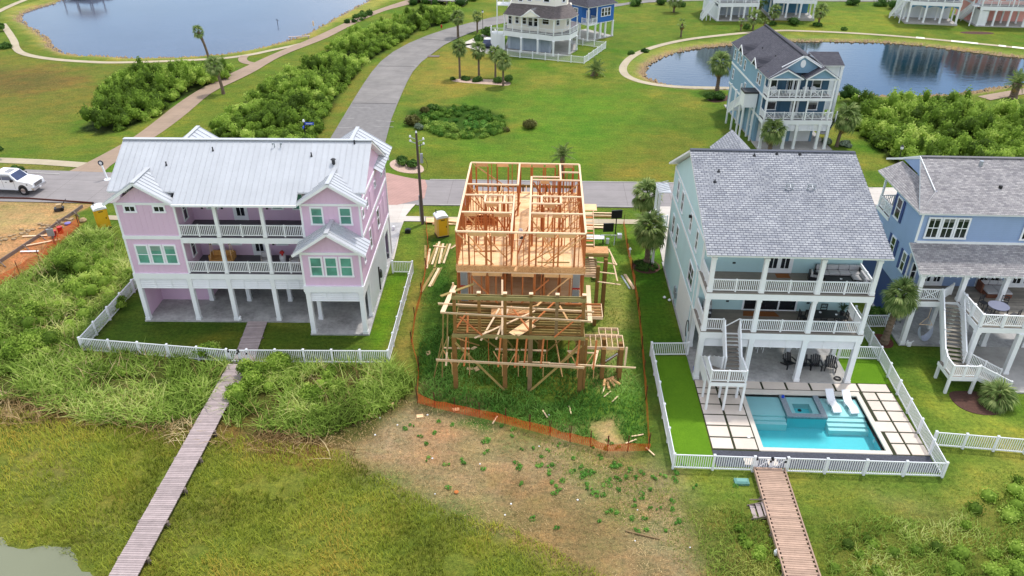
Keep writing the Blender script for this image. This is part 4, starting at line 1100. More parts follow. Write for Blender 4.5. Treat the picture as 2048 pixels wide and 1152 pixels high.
for a, b in ((11.5,14.42),(14.82,18.0),(18.4,21.48)): louvres(p, a, b, 43.24, 2.95, 3.54)
parts('deck_beam', [(U0-.12, U1+.05, 43.1, 43.32, 3.58, 4.08), (U0-.12, U1+.02, 43.1, 43.32, 6.66, 7.12), (U0-.1, U0+.1, 43.33, 46, 3.58, 4.08), (U1-.2, U1, 43.33, 45.94, 3.58, 4.08), (U0-.1, U0+.1, 43.33, 46, 6.66, 7.12), (U1-.2, U1, 43.33, 45.94, 6.66, 7.12)], WHITE, p)
for z in (4.09, 7.13):
    for i in range(19):
        v = 43.08+i*.151; MB().box(U0-.1, U1, v, v+.141, z, z+.04).build('deck_board', DECKT, p)
    MB().box(U0, U1-.2, 43.33, 45.94, z-.2, z-.01).build('deck_frame', WHITE, p)
for z, h in ((4.13, 6.65), (7.17, 9.72)):
    for u in UC: column(p, u, 43.3, z, h, .27)
FL1, FL2 = 4.13, 7.17
for z in (FL1, FL2):
    for a, b in zip(UC[:-1], UC[1:]):
        if z == FL1 and a < 12: railing(p, [(a+.15, 43.28), (12.55, 43.28)], z, .92, .125, 1.7, bw=.042); railing(p, [(13.65, 43.28), (b-.15, 43.28)], z, .92, .125, 1.7, bw=.042); continue
        railing(p, [(a+.15, 43.28), (b-.15, 43.28)], z, .92, .125, 1.7, bw=.042)
    for u in (U0+.08, U1-.15): railing(p, [(u, 43.45), (u, 45.8)], z, .92, .125, 1.3, bw=.042)
MB().beam((12.5,43.3,FL1+.15), (13.6,43.3,FL1+.95), .05, .06).build('gate_brace', WHITE, p)
# body
parts('wall', [(U0, U1, VB, VB+.12, 4.1, 10.6), (U1-.12, U1, VB+.12, VR_, 3.6, 10.8), (U0+.12, U1-.12, VR_-.12, VR_, 3.6, 9.6)], TEAL, p)
m = MB(); m.add([(U0,VB+.121,3.56),(U0,VR_,3.56),(U0,VR_,9.5),(U0,52.1,13.3),(U0,VB+.121,11.1),(U0+.12,VB+.121,3.56),(U0+.12,VR_,3.56),(U0+.12,VR_,9.5),(U0+.12,52.1,13.3),(U0+.12,VB+.121,11.1)], [(0,1,2,3,4),(9,8,7,6,5),(0,5,6,1),(1,6,7,2),(2,7,8,3),(3,8,9,4),(4,9,5,0)])
m.build('gable_wall', TEAL, p)
parts('band_board', [(U0-.04, U0-.001, 46.0, 59.2, 3.62, 3.86), (U0-.04, U0-.001, 46.1, 59.2, 6.78, 7.0), (U0-.04, U0-.001, 46.2, 59.2, 9.3, 9.48)], WHITE, p)
parts('corner_board', [(U0-.045, U0+.1, VB-.03, VB+.08, 4.1, 10.6), (U0-.045, U0+.1, VR_-.08, VR_+.03, .12, 9.4)], WHITE, p)
MB().cyl((U0-.02,46.9,.1),(U0-.02,46.9,7.0),.05,n=6).beam((U0-.05,46.3,6.95),(U0-.05,47.0,6.95),.1,.1).build('downpipe', WHITE, p)
Z0t, Z1t, ZB = 10.12, 13.5, 9.65
shingle_plane(p, (10.68,42.7,Z0t), (22.22,42.7,Z0t), (22.22,52.1,Z1t), (10.68,52.1,Z1t), SH_TEAL, .2, .016)
shingle_plane(p, (22.22,59.7,ZB-.1), (10.68,59.7,ZB-.1), (10.68,52.1,Z1t), (22.22,52.1,Z1t), SH_TEAL, .2, .016)
MB().beam((10.7,52.1,Z1t+.04),(22.2,52.1,Z1t+.04),.3,.05).build('ridge_cap', SH_TEAL, p)
for i, (u, v, k) in enumerate(((15.1,51.6,0),(12.4,50.0,0),(12.0,49.0,0),(16.9,48.5,1),(18.35,48.5,1),(16.7,51.8,0),(18.3,51.8,0))):
    z = Z0t+(v-42.7)*(Z1t-Z0t)/9.4; m = MB()
    if k:
        for s_ in (-.22,.22): m.cyl((u+s_,v,z),(u+s_,v,z+.35),.035,n=6); m.cyl((u+s_,v,z),(u+s_,v,z+.05),.1,n=8)
        m.beam((u-.22,v,z+.35),(u+.22,v,z+.35),.05,.05); m.beam((u-.22,v-.1,z+.28),(u+.22,v-.1,z+.28),.04,.04); m.beam((u,v,z+.35),(u,v-.25,z+.2),.04,.04)
    else: m.cyl((u,v,z-.05),(u,v,z+.18),.05,n=8); m.cyl((u,v,z-.03),(u,v,z+.04),.12,n=8)
    m.build('roof_vent', SILV if k else DARK, p)
# openings
for z in (FL1, FL2):
    for u in (12.6, 13.75, 19.0, 20.15): window(p, 'S', u, VB-.005, z+1.72, .8, .78, 2, 1, .12)
    for u in (13.35, 15.55, 18.9): MB().box(u-.1, u+.1, VB-.03, VB-.001, z+.62, z+.74).build('wall_socket_box', BLACK, p)
door(p, 'S', 16.35, VB-.005, FL2, .8, 2.15, 2)
m = MB(); m.box(14.4, 14.52, VB-.05, VB+.02, FL1, FL1+2.3); m.box(18.05, 18.17, VB-.05, VB+.02, FL1, FL1+2.3); m.box(14.53, 18.04, VB-.05, VB+.02, FL1+2.2, FL1+2.3); m.box(15.6,15.7,VB-.04,VB+.01,FL1,FL1+2.19); m.box(16.85,16.95,VB-.04,VB+.01,FL1,FL1+2.19); m.box(14.53,18.04,VB-.045,VB,FL1-.001,FL1+.07)
d_ = m.build('sliding_door', VINYL, p)
for a, b in ((14.53,15.59),(15.71,16.84),(16.96,18.04)): MB().box(a, b, VB-.02, VB-.002, FL1+.08, FL1+2.19).build('pane', GLASS, d_)
for v, z, w, h, nx in ((56.9,8.3,.7,1.5,1),(54.7,8.3,.7,1.5,1),(50.8,8.4,.5,1.3,1),(48.2,8.3,.5,1.4,1),(57.2,5.1,.7,1.6,1),(55.2,5.1,.7,1.6,1),(48.6,5.3,1.6,1.5,2)):
    window(p, 'W', U0-.005, v, z, w, h, nx, 2, .1, GLASS)
MB().box(U0-.2,U0-.03,50.9,51.05,8.75,8.95).build('wall_lamp', BLACK, p)
m = MB().box(U0-.16,U0-.01,52.8,53.2,1.0,1.7); m.box(U0-.14,U0-.01,52.5,52.7,.9,1.4); m.cyl((U0-.08,53,.2),(U0-.08,53,1.0),.03,n=6); m.build('electric_meter', SILV, p)
# small standing-seam porch roof on the far left
m = MB().box(10.1, 11.15, 59.6, 61.6, 6.85, 6.9)
po = m.build('porch_roof', METALR, p)
for i in range(6): MB().beam((10.1+i*.01, 59.75+i*.34, 6.93), (11.12, 59.75+i*.34, 7.2), .03, .05).build('roof_seam', METALR, po)
for v in (59.75, 61.45): column(p, 10.25, v, 0, 6.84, .2)
parts('porch_deck', [(10.15, 11.15, 59.65, 61.5, 3.6, 3.8)], WHITE, p)
railing(p, [(10.25,61.4),(10.25,59.8),(11.1,59.8)], 3.81, .9, .13, 1.7, joined=True)
# gable dormer behind the ridge
GD = (16.0, 58.9)
shingle_plane(p, (14.0,60.6,10.6), (14.0,55.4,10.6), (15.6,55.4,12.1), (15.6,60.6,12.1), SH_TEAL, .2, .016)
shingle_plane(p, (17.2,55.4,10.6), (17.2,60.6,10.6), (15.6,60.6,12.1), (15.6,55.4,12.1), SH_TEAL, .2, .016)
parts('dormer_wall', [(14.3, 16.9, 60.0, 60.1, 9, 10.7)], TEAL, p)
# pool stair: flight, landing, return flight
LZ = 2.34
steps(p, (13.1,43.08,FL1), (13.1,41.4,LZ+.02), .92, 9, DECKT)
for i in range(9): MB().box(11.4, 13.68, 39.95+i*.16, 40.1+i*.16, LZ-.03, LZ).build('landing_board', DECKT, p)
parts('landing_beam', [(11.38,13.7,39.9,39.96,LZ-.3,LZ-.035),(11.38,13.7,41.34,41.39,LZ-.3,LZ-.035),(11.34,11.38,39.9,41.39,LZ-.3,LZ-.035),(13.7,13.74,39.9,41.39,LZ-.3,LZ-.035)], WHITE, p)
for u, v in ((11.42,39.98),(12.55,40.0),(13.66,39.95),(11.43,41.3),(12.54,41.3),(13.68,41.28)): column(p, u, v, .02, LZ-.04, .14, base=False)
railing(p, [(11.42,41.3),(11.42,39.98),(13.66,39.98),(13.66,41.35)], LZ, .92, .125, 1.15, bw=.042)
steps(p, (11.95,41.42,LZ), (11.95,44.6,.15), .85, 10, DECKT, joined=True)
parts('stair_panel', [(11.36,11.4,41.5,43.0,1.2,2.3)], WHITE, p)

# ---------------------------------------------------------------- things on the decks of the pale-teal house
def sofa(name, label, x, y, z, L1, L2, rz=0, group=None):
    t = thing(name, label, 'sofa', (x,y,z), rz)
    m = MB(); m.box(0, L1, -.8, 0, .12, .34); m.box(L1-.8, L1, -L2, -.8, .12, .34)
    m.box(0,L1,-.08,0,.34,.72); m.box(L1-.08,L1,-L2,-.08,.34,.72)
    m.build('frame', DARK, t)
    n = int(L1/.72)
    def cush(x0,x1,y0,y1,z0,z1,nm):
        m = MB().box(x0+.01,x1-.01,y0+.01,y1-.01,z0,z1); o = m.build(nm, CUSH, t); b = o.modifiers.new('bevel','BEVEL'); b.width = .035; b.segments = 2
    for i in range(n):
        cush(L1*i/n, L1*(i+1)/n, -.78, -.2, .35, .5, 'seat_cushion'); cush(L1*i/n, L1*(i+1)/n, -.24, -.06, .5, .84, 'back_cushion')
    k = max(1, int((L2-.8)/.7))
    for i in range(k):
        a = -.8-(L2-.8)*i/k; b = -.8-(L2-.8)*(i+1)/k
        cush(L1-.78, L1-.2, b, a, .35, .5, 'seat_cushion'); cush(L1-.24, L1-.06, b, a, .5, .84, 'back_cushion')
    return t
sofa('corner_sofa', 'grey corner sofa in the right corner of the top deck over the pool', 18.75, 45.85, FL2, 2.9, 2.1)
def low_table(name, label, cat, x, y, z, w, d, h, mat, top=None, rz=0, round_=False):
    t = thing(name, label, cat, (x,y,z), rz)
    m = MB()
    if round_: m.cyl((0,0,h-.04),(0,0,h),w/2,n=24)
    else: m.box(-w/2,w/2,-d/2,d/2,h-.05,h)
    m.build('table_top', top or mat, t)
    for sx in (-1,1):
        for sy in (-1,1):
            k = .33 if round_ else .5
            MB().box(sx*w*k-.03-(.03*sx if not round_ else 0), sx*w*k+.03-(.03*sx if not round_ else 0), sy*d*k-.03-(.03*sy if not round_ else 0), sy*d*k+.03-(.03*sy if not round_ else 0), 0, h-.055).build('leg', mat, t)
    return t
low_table('coffee_table', 'low black coffee table before the grey corner sofa', 'table', 19.9, 44.5, FL2, 1.7, .7, .42, BLACK)
def bowl(name, label, x, y, z, r=.09, mat=None):
    return tag(MB().lathe([(r*.5,0),(r,.06),(r*.85,.06),(r*.4,.02)], 10).build(name, mat or OFFW, None, (x,y,z)), label, 'bowl')
bowl('bowl', 'small white bowl on the black coffee table', 20.05, 44.45, FL2+.42)
low_table('dining_table', 'long black dining table on the middle deck', 'table', 19.5, 44.5, FL1, 2.1, .95, .74, BLACK)
bowl('bowl', 'small white bowl on the left half of the long black dining table', 19.3, 44.6, FL1+.74)
bowl('bowl', 'small white bowl on the right end of the long black dining table', 20.3, 44.35, FL1+.74)
def dchair(label, x, y, z, rz, mat=BLACK, group=None, name='dining_chair', slats=4, cat='chair'):
    t = thing(name, label, cat, (x,y,z), rz, group)
    MB().box(-.23,.23,-.23,.23,.43,.47).build('seat', mat, t)
    b = MB().box(-.23,-.19,.19,.23,.47,.95).box(.19,.23,.19,.23,.47,.95).box(-.19,.19,.2,.22,.88,.95)
    b.box(-.19,.19,.2,.22,.6,.65); b.build('backrest', mat, t)
    for i in range(slats): MB().box(-.15+i*.1-.015,-.15+i*.1+.015,.2,.215,.655,.875).build('slat', mat, t)
    for sx in (-1,1):
        for sy in (-1,1): MB().box(sx*.21-.02,sx*.21+.02,sy*.21-.02,sy*.21+.02,0,.428).build('leg', mat, t)
    return t
G1 = 'black dining chairs at the long table'
dchair('black chair at the left end of the long dining table', 18.15, 44.5, FL1, R(90), group=G1)
dchair('black chair at the right end of the long dining table', 20.9, 44.5, FL1, R(-90), group=G1)
dchair('black chair behind the long dining table, on the left', 19.1, 45.25, FL1, 0, group=G1)
dchair('black chair behind the long dining table, on the right', 19.85, 45.25, FL1, 0, group=G1)
dchair('black chair before the long dining table, on the left', 19.2, 43.75, FL1, R(180), group=G1)
dchair('black chair before the long dining table, on the right', 20.2, 43.75, FL1, R(180), group=G1)
def armchair(label, x, y, z, rz, mat, cush, group=None):
    t = thing('armchair', label, 'armchair', (x,y,z), rz, group)
    MB().box(-.36,.36,-.36,.36,.1,.3).box(-.4,-.32,-.38,.38,.1,.58).box(.32,.4,-.38,.38,.1,.58).box(-.32,.32,.3,.38,.3,.8).build('frame', mat, t)
    for a, nm in (((-.31,.31,-.34,.28,.305,.45),'seat_cushion'), ((-.31,.31,.16,.3,.455,.85),'back_cushion')):
        o = MB().box(*a).build(nm, cush, t); b = o.modifiers.new('bevel','BEVEL'); b.width = .04; b.segments = 2
    return t
armchair('dark framed armchair left of the coffee table on the top deck', 18.4, 44.7, FL2, R(75), BLACK, CUSH)
armchair('dark framed armchair right of the coffee table, against the top deck rail', 21.1, 43.75, FL2, R(-100), BLACK, CUSH)
tag(MB().box(-.45,.45,-.27,.27,0,.02).build('doormat', MAT_BR, None, (16.6,45.5,FL2)), 'small brown doormat at the top deck double door', 'doormat')
tag(MB().prism([(-1.25,-.3),(1.25,-.3),(1.05,.3),(-1.1,.3)],0,.02).build('doormat', MAT_BR, None, (15.6,45.45,FL1)), 'wide brown doormat at the sliding door of the middle deck', 'doormat')
# grill at the left end of the middle deck
t = thing('grill', 'covered grey barbecue at the left end of the middle deck', 'grill', (11.75,44.9,FL1), R(80))
MB().box(-.6,.6,-.3,.3,.1,.9).build('cabinet', DARK, t); MB().box(-.38,.38,-.28,.28,.9,1.2).build('hood', SILV, t)
for sx in (-.85,.62): MB().box(sx,sx+.22,-.25,.25,.82,.86).build('side_shelf', SILV, t)
def potted(label, x, y, z, h=.9):
    t = thing('potted_plant', label, 'plant', (x,y,z))
    MB().lathe([(.12,0),(.17,.3),(.15,.3)], 10).build('pot', DARK, t)
    m = MB()
    for i in range(16):
        a = rnd.random()*6.28; b = Vector((math.cos(a), math.sin(a), 0)); hh = h*(.6+.5*rnd.random())
        m.add([(0,0,.3), tuple(b*.25+Vector((-b.y*.05,b.x*.05,.3+hh*.6))), tuple(b*.45+Vector((0,0,.3+hh*.55))), tuple(b*.25+Vector((b.y*.05,-b.x*.05,.3+hh*.6)))], [(0,1,2,3)])
    m.build('foliage', LEAF_P, t)
LEAF_P = paint('potted_leaf_green', lin(60,88,44,0.6), .6, .3)
potted('dark potted plant in the right rear corner of the middle deck', 21.2, 45.55, FL1)
# adirondack chairs under the deck
def adirondack(label, x, y, z, rz, mat, group):
    t = thing('adirondack_chair', label, 'chair', (x,y,z), rz, group)
    for i in range(5):
        MB().beam((-.26+i*.13,-.3,.36),(-.26+i*.13,.22,.26),.11,.02,(0,0,1)).build('seat_slat', mat, t)
        hh = .95-abs(i-2)*.06
        MB().beam((-.26+i*.13,.2,.26),(-.26*1.1+i*.143,.46,hh),.11,.02,(0,1,0)).build('back_slat', mat, t)
    for s in (-1,1):
        MB().beam((s*.36,-.42,.56),(s*.36,.32,.54),.12,.03).build('armrest', mat, t)
        MB().box(s*.36-.03,s*.36+.03,-.36,-.28,0,.545).build('leg', mat, t)
        MB().beam((s*.33,-.3,.34),(s*.33,.5,.06),.04,.1).build('leg', mat, t)
    return t
GA = 'black adirondack chairs under the teal house deck'
adirondack('black adirondack chair half hidden behind the white post, leftmost of the four', 18.15, 44.9, .12, R(20), BLACK, GA)
adirondack('black adirondack chair just right of the white post under the deck', 19.15, 44.75, .12, R(8), BLACK, GA)
adirondack('black adirondack chair third from the left under the deck', 19.95, 44.75, .12, R(-4), BLACK, GA)
adirondack('black adirondack chair turned aside, rightmost of the four near the coiled hose', 20.95, 44.65, .12, R(-14), BLACK, GA)
def tallchair(label, x, y, rz):
    t = thing('tall_chair', label, 'chair', (x,y,.12), rz, 'white tall chairs deep under the teal house')
    MB().box(-.22,.22,-.22,.22,.66,.7).build('seat', WHITE, t)
    MB().box(-.22,-.18,.18,.22,.7,1.15).box(.18,.22,.18,.22,.7,1.15).box(-.18,.18,.185,.215,1.05,1.14).box(-.18,.18,.185,.215,.85,.92).build('backrest', WHITE, t)
    for sx in (-1,1):
        for sy in (-1,1): MB().box(sx*.2-.02,sx*.2+.02,sy*.2-.02,sy*.2+.02,0,.658).build('leg', WHITE, t)
    MB().box(-.2,.2,-.19,-.16,.3,.34).build('footrest', WHITE, t)
tallchair('white tall chair nearest the stair, deep under the teal house', 16.5, 46.7, R(180))
tallchair('white tall chair second from the stair, deep under the teal house', 17.25, 47.3, R(160))
tallchair('white tall chair behind the middle post, deep under the teal house', 19.1, 47.2, R(180))
tallchair('white tall chair farthest right, deep under the teal house', 20.2, 47.4, R(200))
m = MB()
for k in range(3):
    r = .26-.03*k; n = 18
    for i in range(n):
        a = 2*math.pi*i/n; b = 2*math.pi*(i+1)/n; m.beam((r*math.cos(a),r*math.sin(a)*.9,.03+.035*k),(r*math.cos(b),r*math.sin(b)*.9,.03+.035*k),.03,.03)
tag(m.build('garden_hose', BLACK, None, (21.15,43.55,.12)), 'coiled black garden hose on the slab corner by the right post', 'hose')
m = MB()
for i in range(14):
    a = i/14*math.pi*1.3-1.2; b = (i+1)/14*math.pi*1.3-1.2
    m.beam((0,.5*math.cos(a),1.3+.75*math.sin(a)),(0,.5*math.cos(b),1.3+.75*math.sin(b)),.05,.05)
tag(m.build('garden_hose', BLACK, None, (11.05,46.75,.5)), 'black hose hanging on the teal house wall beside the side fence', 'hose')
tag(MB().box(-.08,.08,-.08,.08,0,.35).cyl((0,0,.35),(0,0,.42),.06,n=8).build('water_jug', BLUEP, None, (11.35,44.1,.12)), 'small blue jug at the foot of the left corner post by the stair', 'jug')

# ================================================================ pool yard
def turf_mat():
    m, nt, p_, out = new_mat('artificial_turf'); v = geopos(nt)
    n = noise(nt, v, 28, 3); n2 = noise(nt, v, .8, 4)
    c = ramp(nt, n, [(0.3, lin(78,122,24,.68)), (0.7, lin(126,170,44,.74))])
    c = mix(nt, 1.0, c, ramp(nt, n2, [(0.3,(0.9,.92,.9,1)),(0.7,(1.1,1.08,1.05,1))]), 'MULTIPLY')
    nt.links.new(c, p_.inputs['Base Color']); p_.inputs['Roughness'].default_value = 1; p_.inputs['Specular IOR Level'].default_value = .1
    bump(nt, p_, n, .7, .04); return m
TURF = turf_mat()
sheet('turf_lawn', [(8.62,34.55),(11.08,34.55),(11.15,45.9),(8.62,45.85)], .028, TURF)
sheet('turf_lawn', [(21.97,43.25),(24.7,43.25),(24.85,46.1),(21.97,46.0)], .028, TURF)
sheet('patio', [(11.16,36.1),(14.12,36.1),(14.12,41.9),(22.08,41.9),(22.08,36.1),(24.45,36.1),(24.45,43.2),(11.16,43.2)], .022, TURFJ)
sheet('gravel_strip', [(11.14,34.7),(24.4,34.7),(24.4,36.12),(11.14,36.12)], .020, GRAVD)
PAT = thing('paver_patio', 'pale square pavers with dark turf joints set round the swimming pool', 'patio', (0,0,0))
def pav(x0,x1,y0,y1):
    MB().add([(x0,y0,.0),(x1,y0,.0),(x1,y1,.0),(x0,y1,.0),(x0+.01,y0+.01,.055),(x1-.01,y0+.01,.055),(x1-.01,y1-.01,.055),(x0+.01,y1-.01,.055)],[(4,5,6,7),(0,1,5,4),(1,2,6,5),(2,3,7,6),(3,0,4,7)]).build('paver', PAVER, PAT)
ys = [36.18,37.28,38.38,39.46,40.53,41.6]
for i in range(5):
    pav(11.2, 12.5, ys[i]+.07, ys[i+1]-.05); pav(12.64, 13.98, ys[i]+.07, ys[i+1]-.05)
pav(11.2,12.5,41.67,42.2); pav(12.64,13.98,41.67,42.2); pav(11.2,12.5,42.32,43.16); pav(12.64,13.98,42.32,43.16)
xs = [14.1,15.75,17.4,19.05,20.7,22.35,24.42]
for i in range(6): pav(xs[i]+.07, xs[i+1]-.07, 42.32, 43.16)
ys = [36.1,37.15,38.2,39.25,40.3,41.35,42.24]
for i in range(6):
    pav(23.36, 24.42, ys[i]+.06, ys[i+1]-.05)
    if i != 2: pav(22.42, 23.24, ys[i]+.06, ys[i+1]-.05)
    else: pav(22.12, 23.24, ys[i]+.06, ys[i+1]-.05)
for x in (13.2, 14.6): tag(MB().box(x-.3,x+.3,34.85,35.45,.0,.07).build('stepping_stone', PAVER, None), 'pale square stepping stone on the dark gravel inside the pool gate, '+('left one' if x < 14 else 'right one'), 'stone', 'stepping stones by the pool gate')
POOL = thing('swimming_pool', 'turquoise rectangular swimming pool with a raised spa and tanning ledge', 'pool', (0,0,0))
a0,a1,b0,b1 = 14.35,21.88,36.45,41.8
cw = .3
parts('coping', [(a0-cw,a1+cw,b0-cw,b0,-.4,.06),(a0-cw,a1+cw,b1,b1+cw+.12,-.4,.06),(a0-cw,a0,b0,b1,-.4,.06),(a1,a1+cw,b0,b1,-.4,.06)], COPING, POOL)
PLAS = paint('aqua_pool_plaster', lin(104,212,220,0.9), .7, .05, .6, 4)
PLASL = paint('pale_pool_plaster', lin(206,232,232,0.92), .7, .05, .6, 4)
m = MB(); m.box(a0,a1,b0,b1,-1.1,-1.0); m.box(a0-.05,a0,b0,b1,-1.0,-.05); m.box(a1,a1+.05,b0,b1,-1.0,-.05); m.box(a0,a1,b0-.05,b0,-1.0,-.05); m.box(a0,a1,b1,b1+.05,-1.0,-.05)
m.build('basin', PLAS, POOL)
parts('ledge', [(a0+.002,16.68,39.86,b1-.002,-1.0,-.24),(19.35,a1-.002,39.95,b1-.002,-1.0,-.24)], PLASL, POOL)
parts('step', [(a0+.002,16.66,39.55,39.859,-1.0,-.36),(a0+.002,16.66,39.25,39.549,-1.0,-.48),(19.3,a1-.002,39.6,39.949,-1.0,-.36),(19.3,a1-.002,39.25,39.599,-1.0,-.48),(19.3,a1-.002,38.95,39.249,-1.0,-.6)], PLASL, POOL)
SPAT = paint('dark_mosaic_tile', lin(140,152,160,0.8), .4, .5, 12, 40)
parts('spa_wall', [(16.7,17.05,39.55,b1-.003,-.2,.0),(18.95,19.3,39.55,b1-.003,-.2,.0),(17.051,18.949,39.55,39.87,-.2,.0)], SPAT, POOL)
parts('spa_shell', [(16.72,17.04,39.57,b1-.004,-1.0,-.201),(18.96,19.28,39.57,b1-.004,-1.0,-.201),(17.045,18.955,39.57,39.86,-1.0,-.201)], PLAS, POOL)
parts('spa_bench', [(17.051,17.4,39.871,b1-.004,-.9,-.2),(18.55,18.949,39.871,b1-.004,-.9,-.2),(17.401,18.549,39.871,40.15,-.9,-.2),(17.401,18.549,41.1,b1-.004,-.9,-.2)], PLASL, POOL)
parts('spa_floor', [(17.401,18.549,40.151,41.099,-.9,-.6)], PLAS, POOL)
def poolwater():
    m, nt, p_, out = new_mat('pool_water'); nt.nodes.remove(p_)
    tr = nt.nodes.new('ShaderNodeBsdfTransparent'); tr.inputs[0].default_value = (.78,.965,.98,1)
    gl = nt.nodes.new('ShaderNodeBsdfGlossy'); gl.inputs['Roughness'].default_value = .04
    fr = nt.nodes.new('ShaderNodeFresnel'); fr.inputs['IOR'].default_value = 1.33
    b = nt.nodes.new('ShaderNodeBump'); b.inputs['Strength'].default_value = .25; b.inputs['Distance'].default_value = .03
    nt.links.new(noise(nt, geopos(nt), 2.2, 3), b.inputs['Height']); nt.links.new(b.outputs[0], gl.inputs['Normal']); nt.links.new(b.outputs[0], fr.inputs['Normal'])
    mx_ = nt.nodes.new('ShaderNodeMixShader'); nt.links.new(fr.outputs[0], mx_.inputs[0]); nt.links.new(tr.outputs[0], mx_.inputs[1]); nt.links.new(gl.outputs[0], mx_.inputs[2])
    nt.links.new(mx_.outputs[0], out.inputs[0]); return m
PW = poolwater()
m = MB(); z = -.09
m.poly([(a0,b0,z),(a1,b0,z),(a1,39.55,z),(a0,39.55,z)]); m.poly([(a0,39.55,z),(16.7,39.55,z),(16.7,b1,z),(a0,b1,z)]); m.poly([(19.3,39.55,z),(a1,39.55,z),(a1,b1,z),(19.3,b1,z)])
m.build('water_surface', PW, POOL)
MB().poly([(17.05,39.87,-.04),(18.95,39.87,-.04),(18.95,b1,-.04),(17.05,b1,-.04)]).build('spa_water', PW, POOL)
MB().cyl((17.95,40.9,-.6),(17.95,40.9,-.57),.13,n=12).build('drain', BLACK, POOL)
MB().cyl((21.87,38.0,-.55),(21.8,38.0,-.55),.11,n=12).build('pool_light', OFFW, POOL)
def lounger(label, x, y, rz):
    t = thing('pool_lounger', label, 'lounger', (x,y,-.24), rz, 'white pool loungers on the tanning ledge'); t.scale = (.92,.9,.85)
    prof = [(1.0,.92),(.75,.72),(.5,.5),(.25,.38),(0,.36),(-.3,.42),(-.55,.44),(-.8,.36),(-1.0,.28)]
    m = MB(); vs = []
    for yy, zz in prof: vs += [(-.3,yy,zz),(.3,yy,zz),(.3,yy,zz-.07),(-.3,yy,zz-.07)]
    fs = []
    for i in range(len(prof)-1):
        k = i*4
        for j in range(4): fs.append((k+j,k+(j+1)%4,k+4+(j+1)%4,k+4+j))
    fs += [(0,1,2,3),(35,34,33,32)]
    m.add(vs, fs); m.build('shell', OFFW, t, smooth=False)
    MB().box(-.28,.28,-.9,-.5,0,.26).box(-.28,.28,.0,.4,0,.3).build('base', OFFW, t)
lounger('white pool lounger beside the spa, the left of two on the ledge', 20.05, 41.0, R(4))
lounger('white pool lounger at the far right of the tanning ledge', 21.15, 40.95, R(6))
tag(MB().cyl((0,0,0),(0,0,.12),.1,n=10).box(-.05,.05,-.05,.05,.12,.18).build('pool_floater', BLUEP, None, (16.88,41.5,.0)), 'small blue pool skimmer cap on the spa wall corner', 'pool cap')
tag(MB().cyl((0,0,.05),(0,0,.075),.12,n=14).build('skimmer_lid', OFFW, None, (13.65,37.35,.02)), 'round white skimmer lid on the pavers left of the pool', 'lid')

# ================================================================ fences and docks
POOLF = fence('picket_fence', 'white picket fence round the swimming pool yard with a gate at the dock', [[(11.15,46.05),(8.47,45.9),(8.47,34.4),(13.2,34.36)],[(15.15,34.36),(24.35,34.34),(24.9,46.05),(24.95,51.5)],[(22.0,46.1),(24.9,46.1)]], 1.18, .135, near=(12,20))
def gate(parent, x0, x1, y, rz=0, h=1.15, name='gate', px=0, py=0):
    m = MB(); w = x1-x0
    g0 = MB()
    g0.box(0,w,-.03,.03,h-.09,h); g0.box(0,w,-.03,.03,.12,.2); g0.box(0,.08,-.03,.03,.12,h); g0.box(w-.08,w,-.03,.03,.12,h); g0.beam((.05,0,.2),(w-.05,0,h-.1),.03,.05)
    g = g0.build(name, VINYL, parent, (x0-px, y-py, 0), rz)
    for i in range(1, int(w/.13)): MB().box(i*.13-.024,i*.13+.024,-.012,.012,.2,h-.09).build('picket', VINYL, g)
    for zz in (.3, h-.15): MB().box(-.06,.1,-.05,-.031,zz-.06,zz+.06).build('hinge', BLACK, g)
    MB().box(w-.12,w,-.05,-.031,h-.35,h-.2).build('latch', BLACK, g)
gate(POOLF, 13.3, 14.2, 34.36, px=11.15, py=46.05); gate(POOLF, 14.22, 15.08, 34.36, px=11.15, py=46.05)
fence('picket_fence', 'white picket fence crossing the lawn right of the pool yard', [[(24.9,37.05),(30.3,36.6),(40,35.9)]], 1.18, .135)
fence('picket_fence', 'short white picket fence between the two houses behind the palm', [[(25.0,50.3),(27.1,50.4)]], 1.18, .135)
PF = fence('picket_fence', 'white picket fence enclosing the lawn of the pink house by the reeds', [[(-32.98,55.01),(-32.99,44.70),(-21.83,43.74)],[(-20.39,43.78),(-10.37,44.12),(-10.58,57.12)],[(-10.58,57.12),(-12.31,57.13)]], 1.18, .135, near=(-18,30))
f0 = (-32.98,55.01)
g0 = (-21.76,43.75)
gate(PF, g0[0]+.03, g0[0]+.75, g0[1], px=f0[0], py=f0[1]); gate(PF, g0[0]+.78, g0[0]+1.42, g0[1], px=f0[0], py=f0[1])
fence('picket_fence', 'long white picket fence round the yard of the cream wraparound house', [[(-5.6,130.6),(7.06,126.6),(11.2,136.9),(5.4,139.8)]], 1.15, .17, near=(0,120), budget=60)

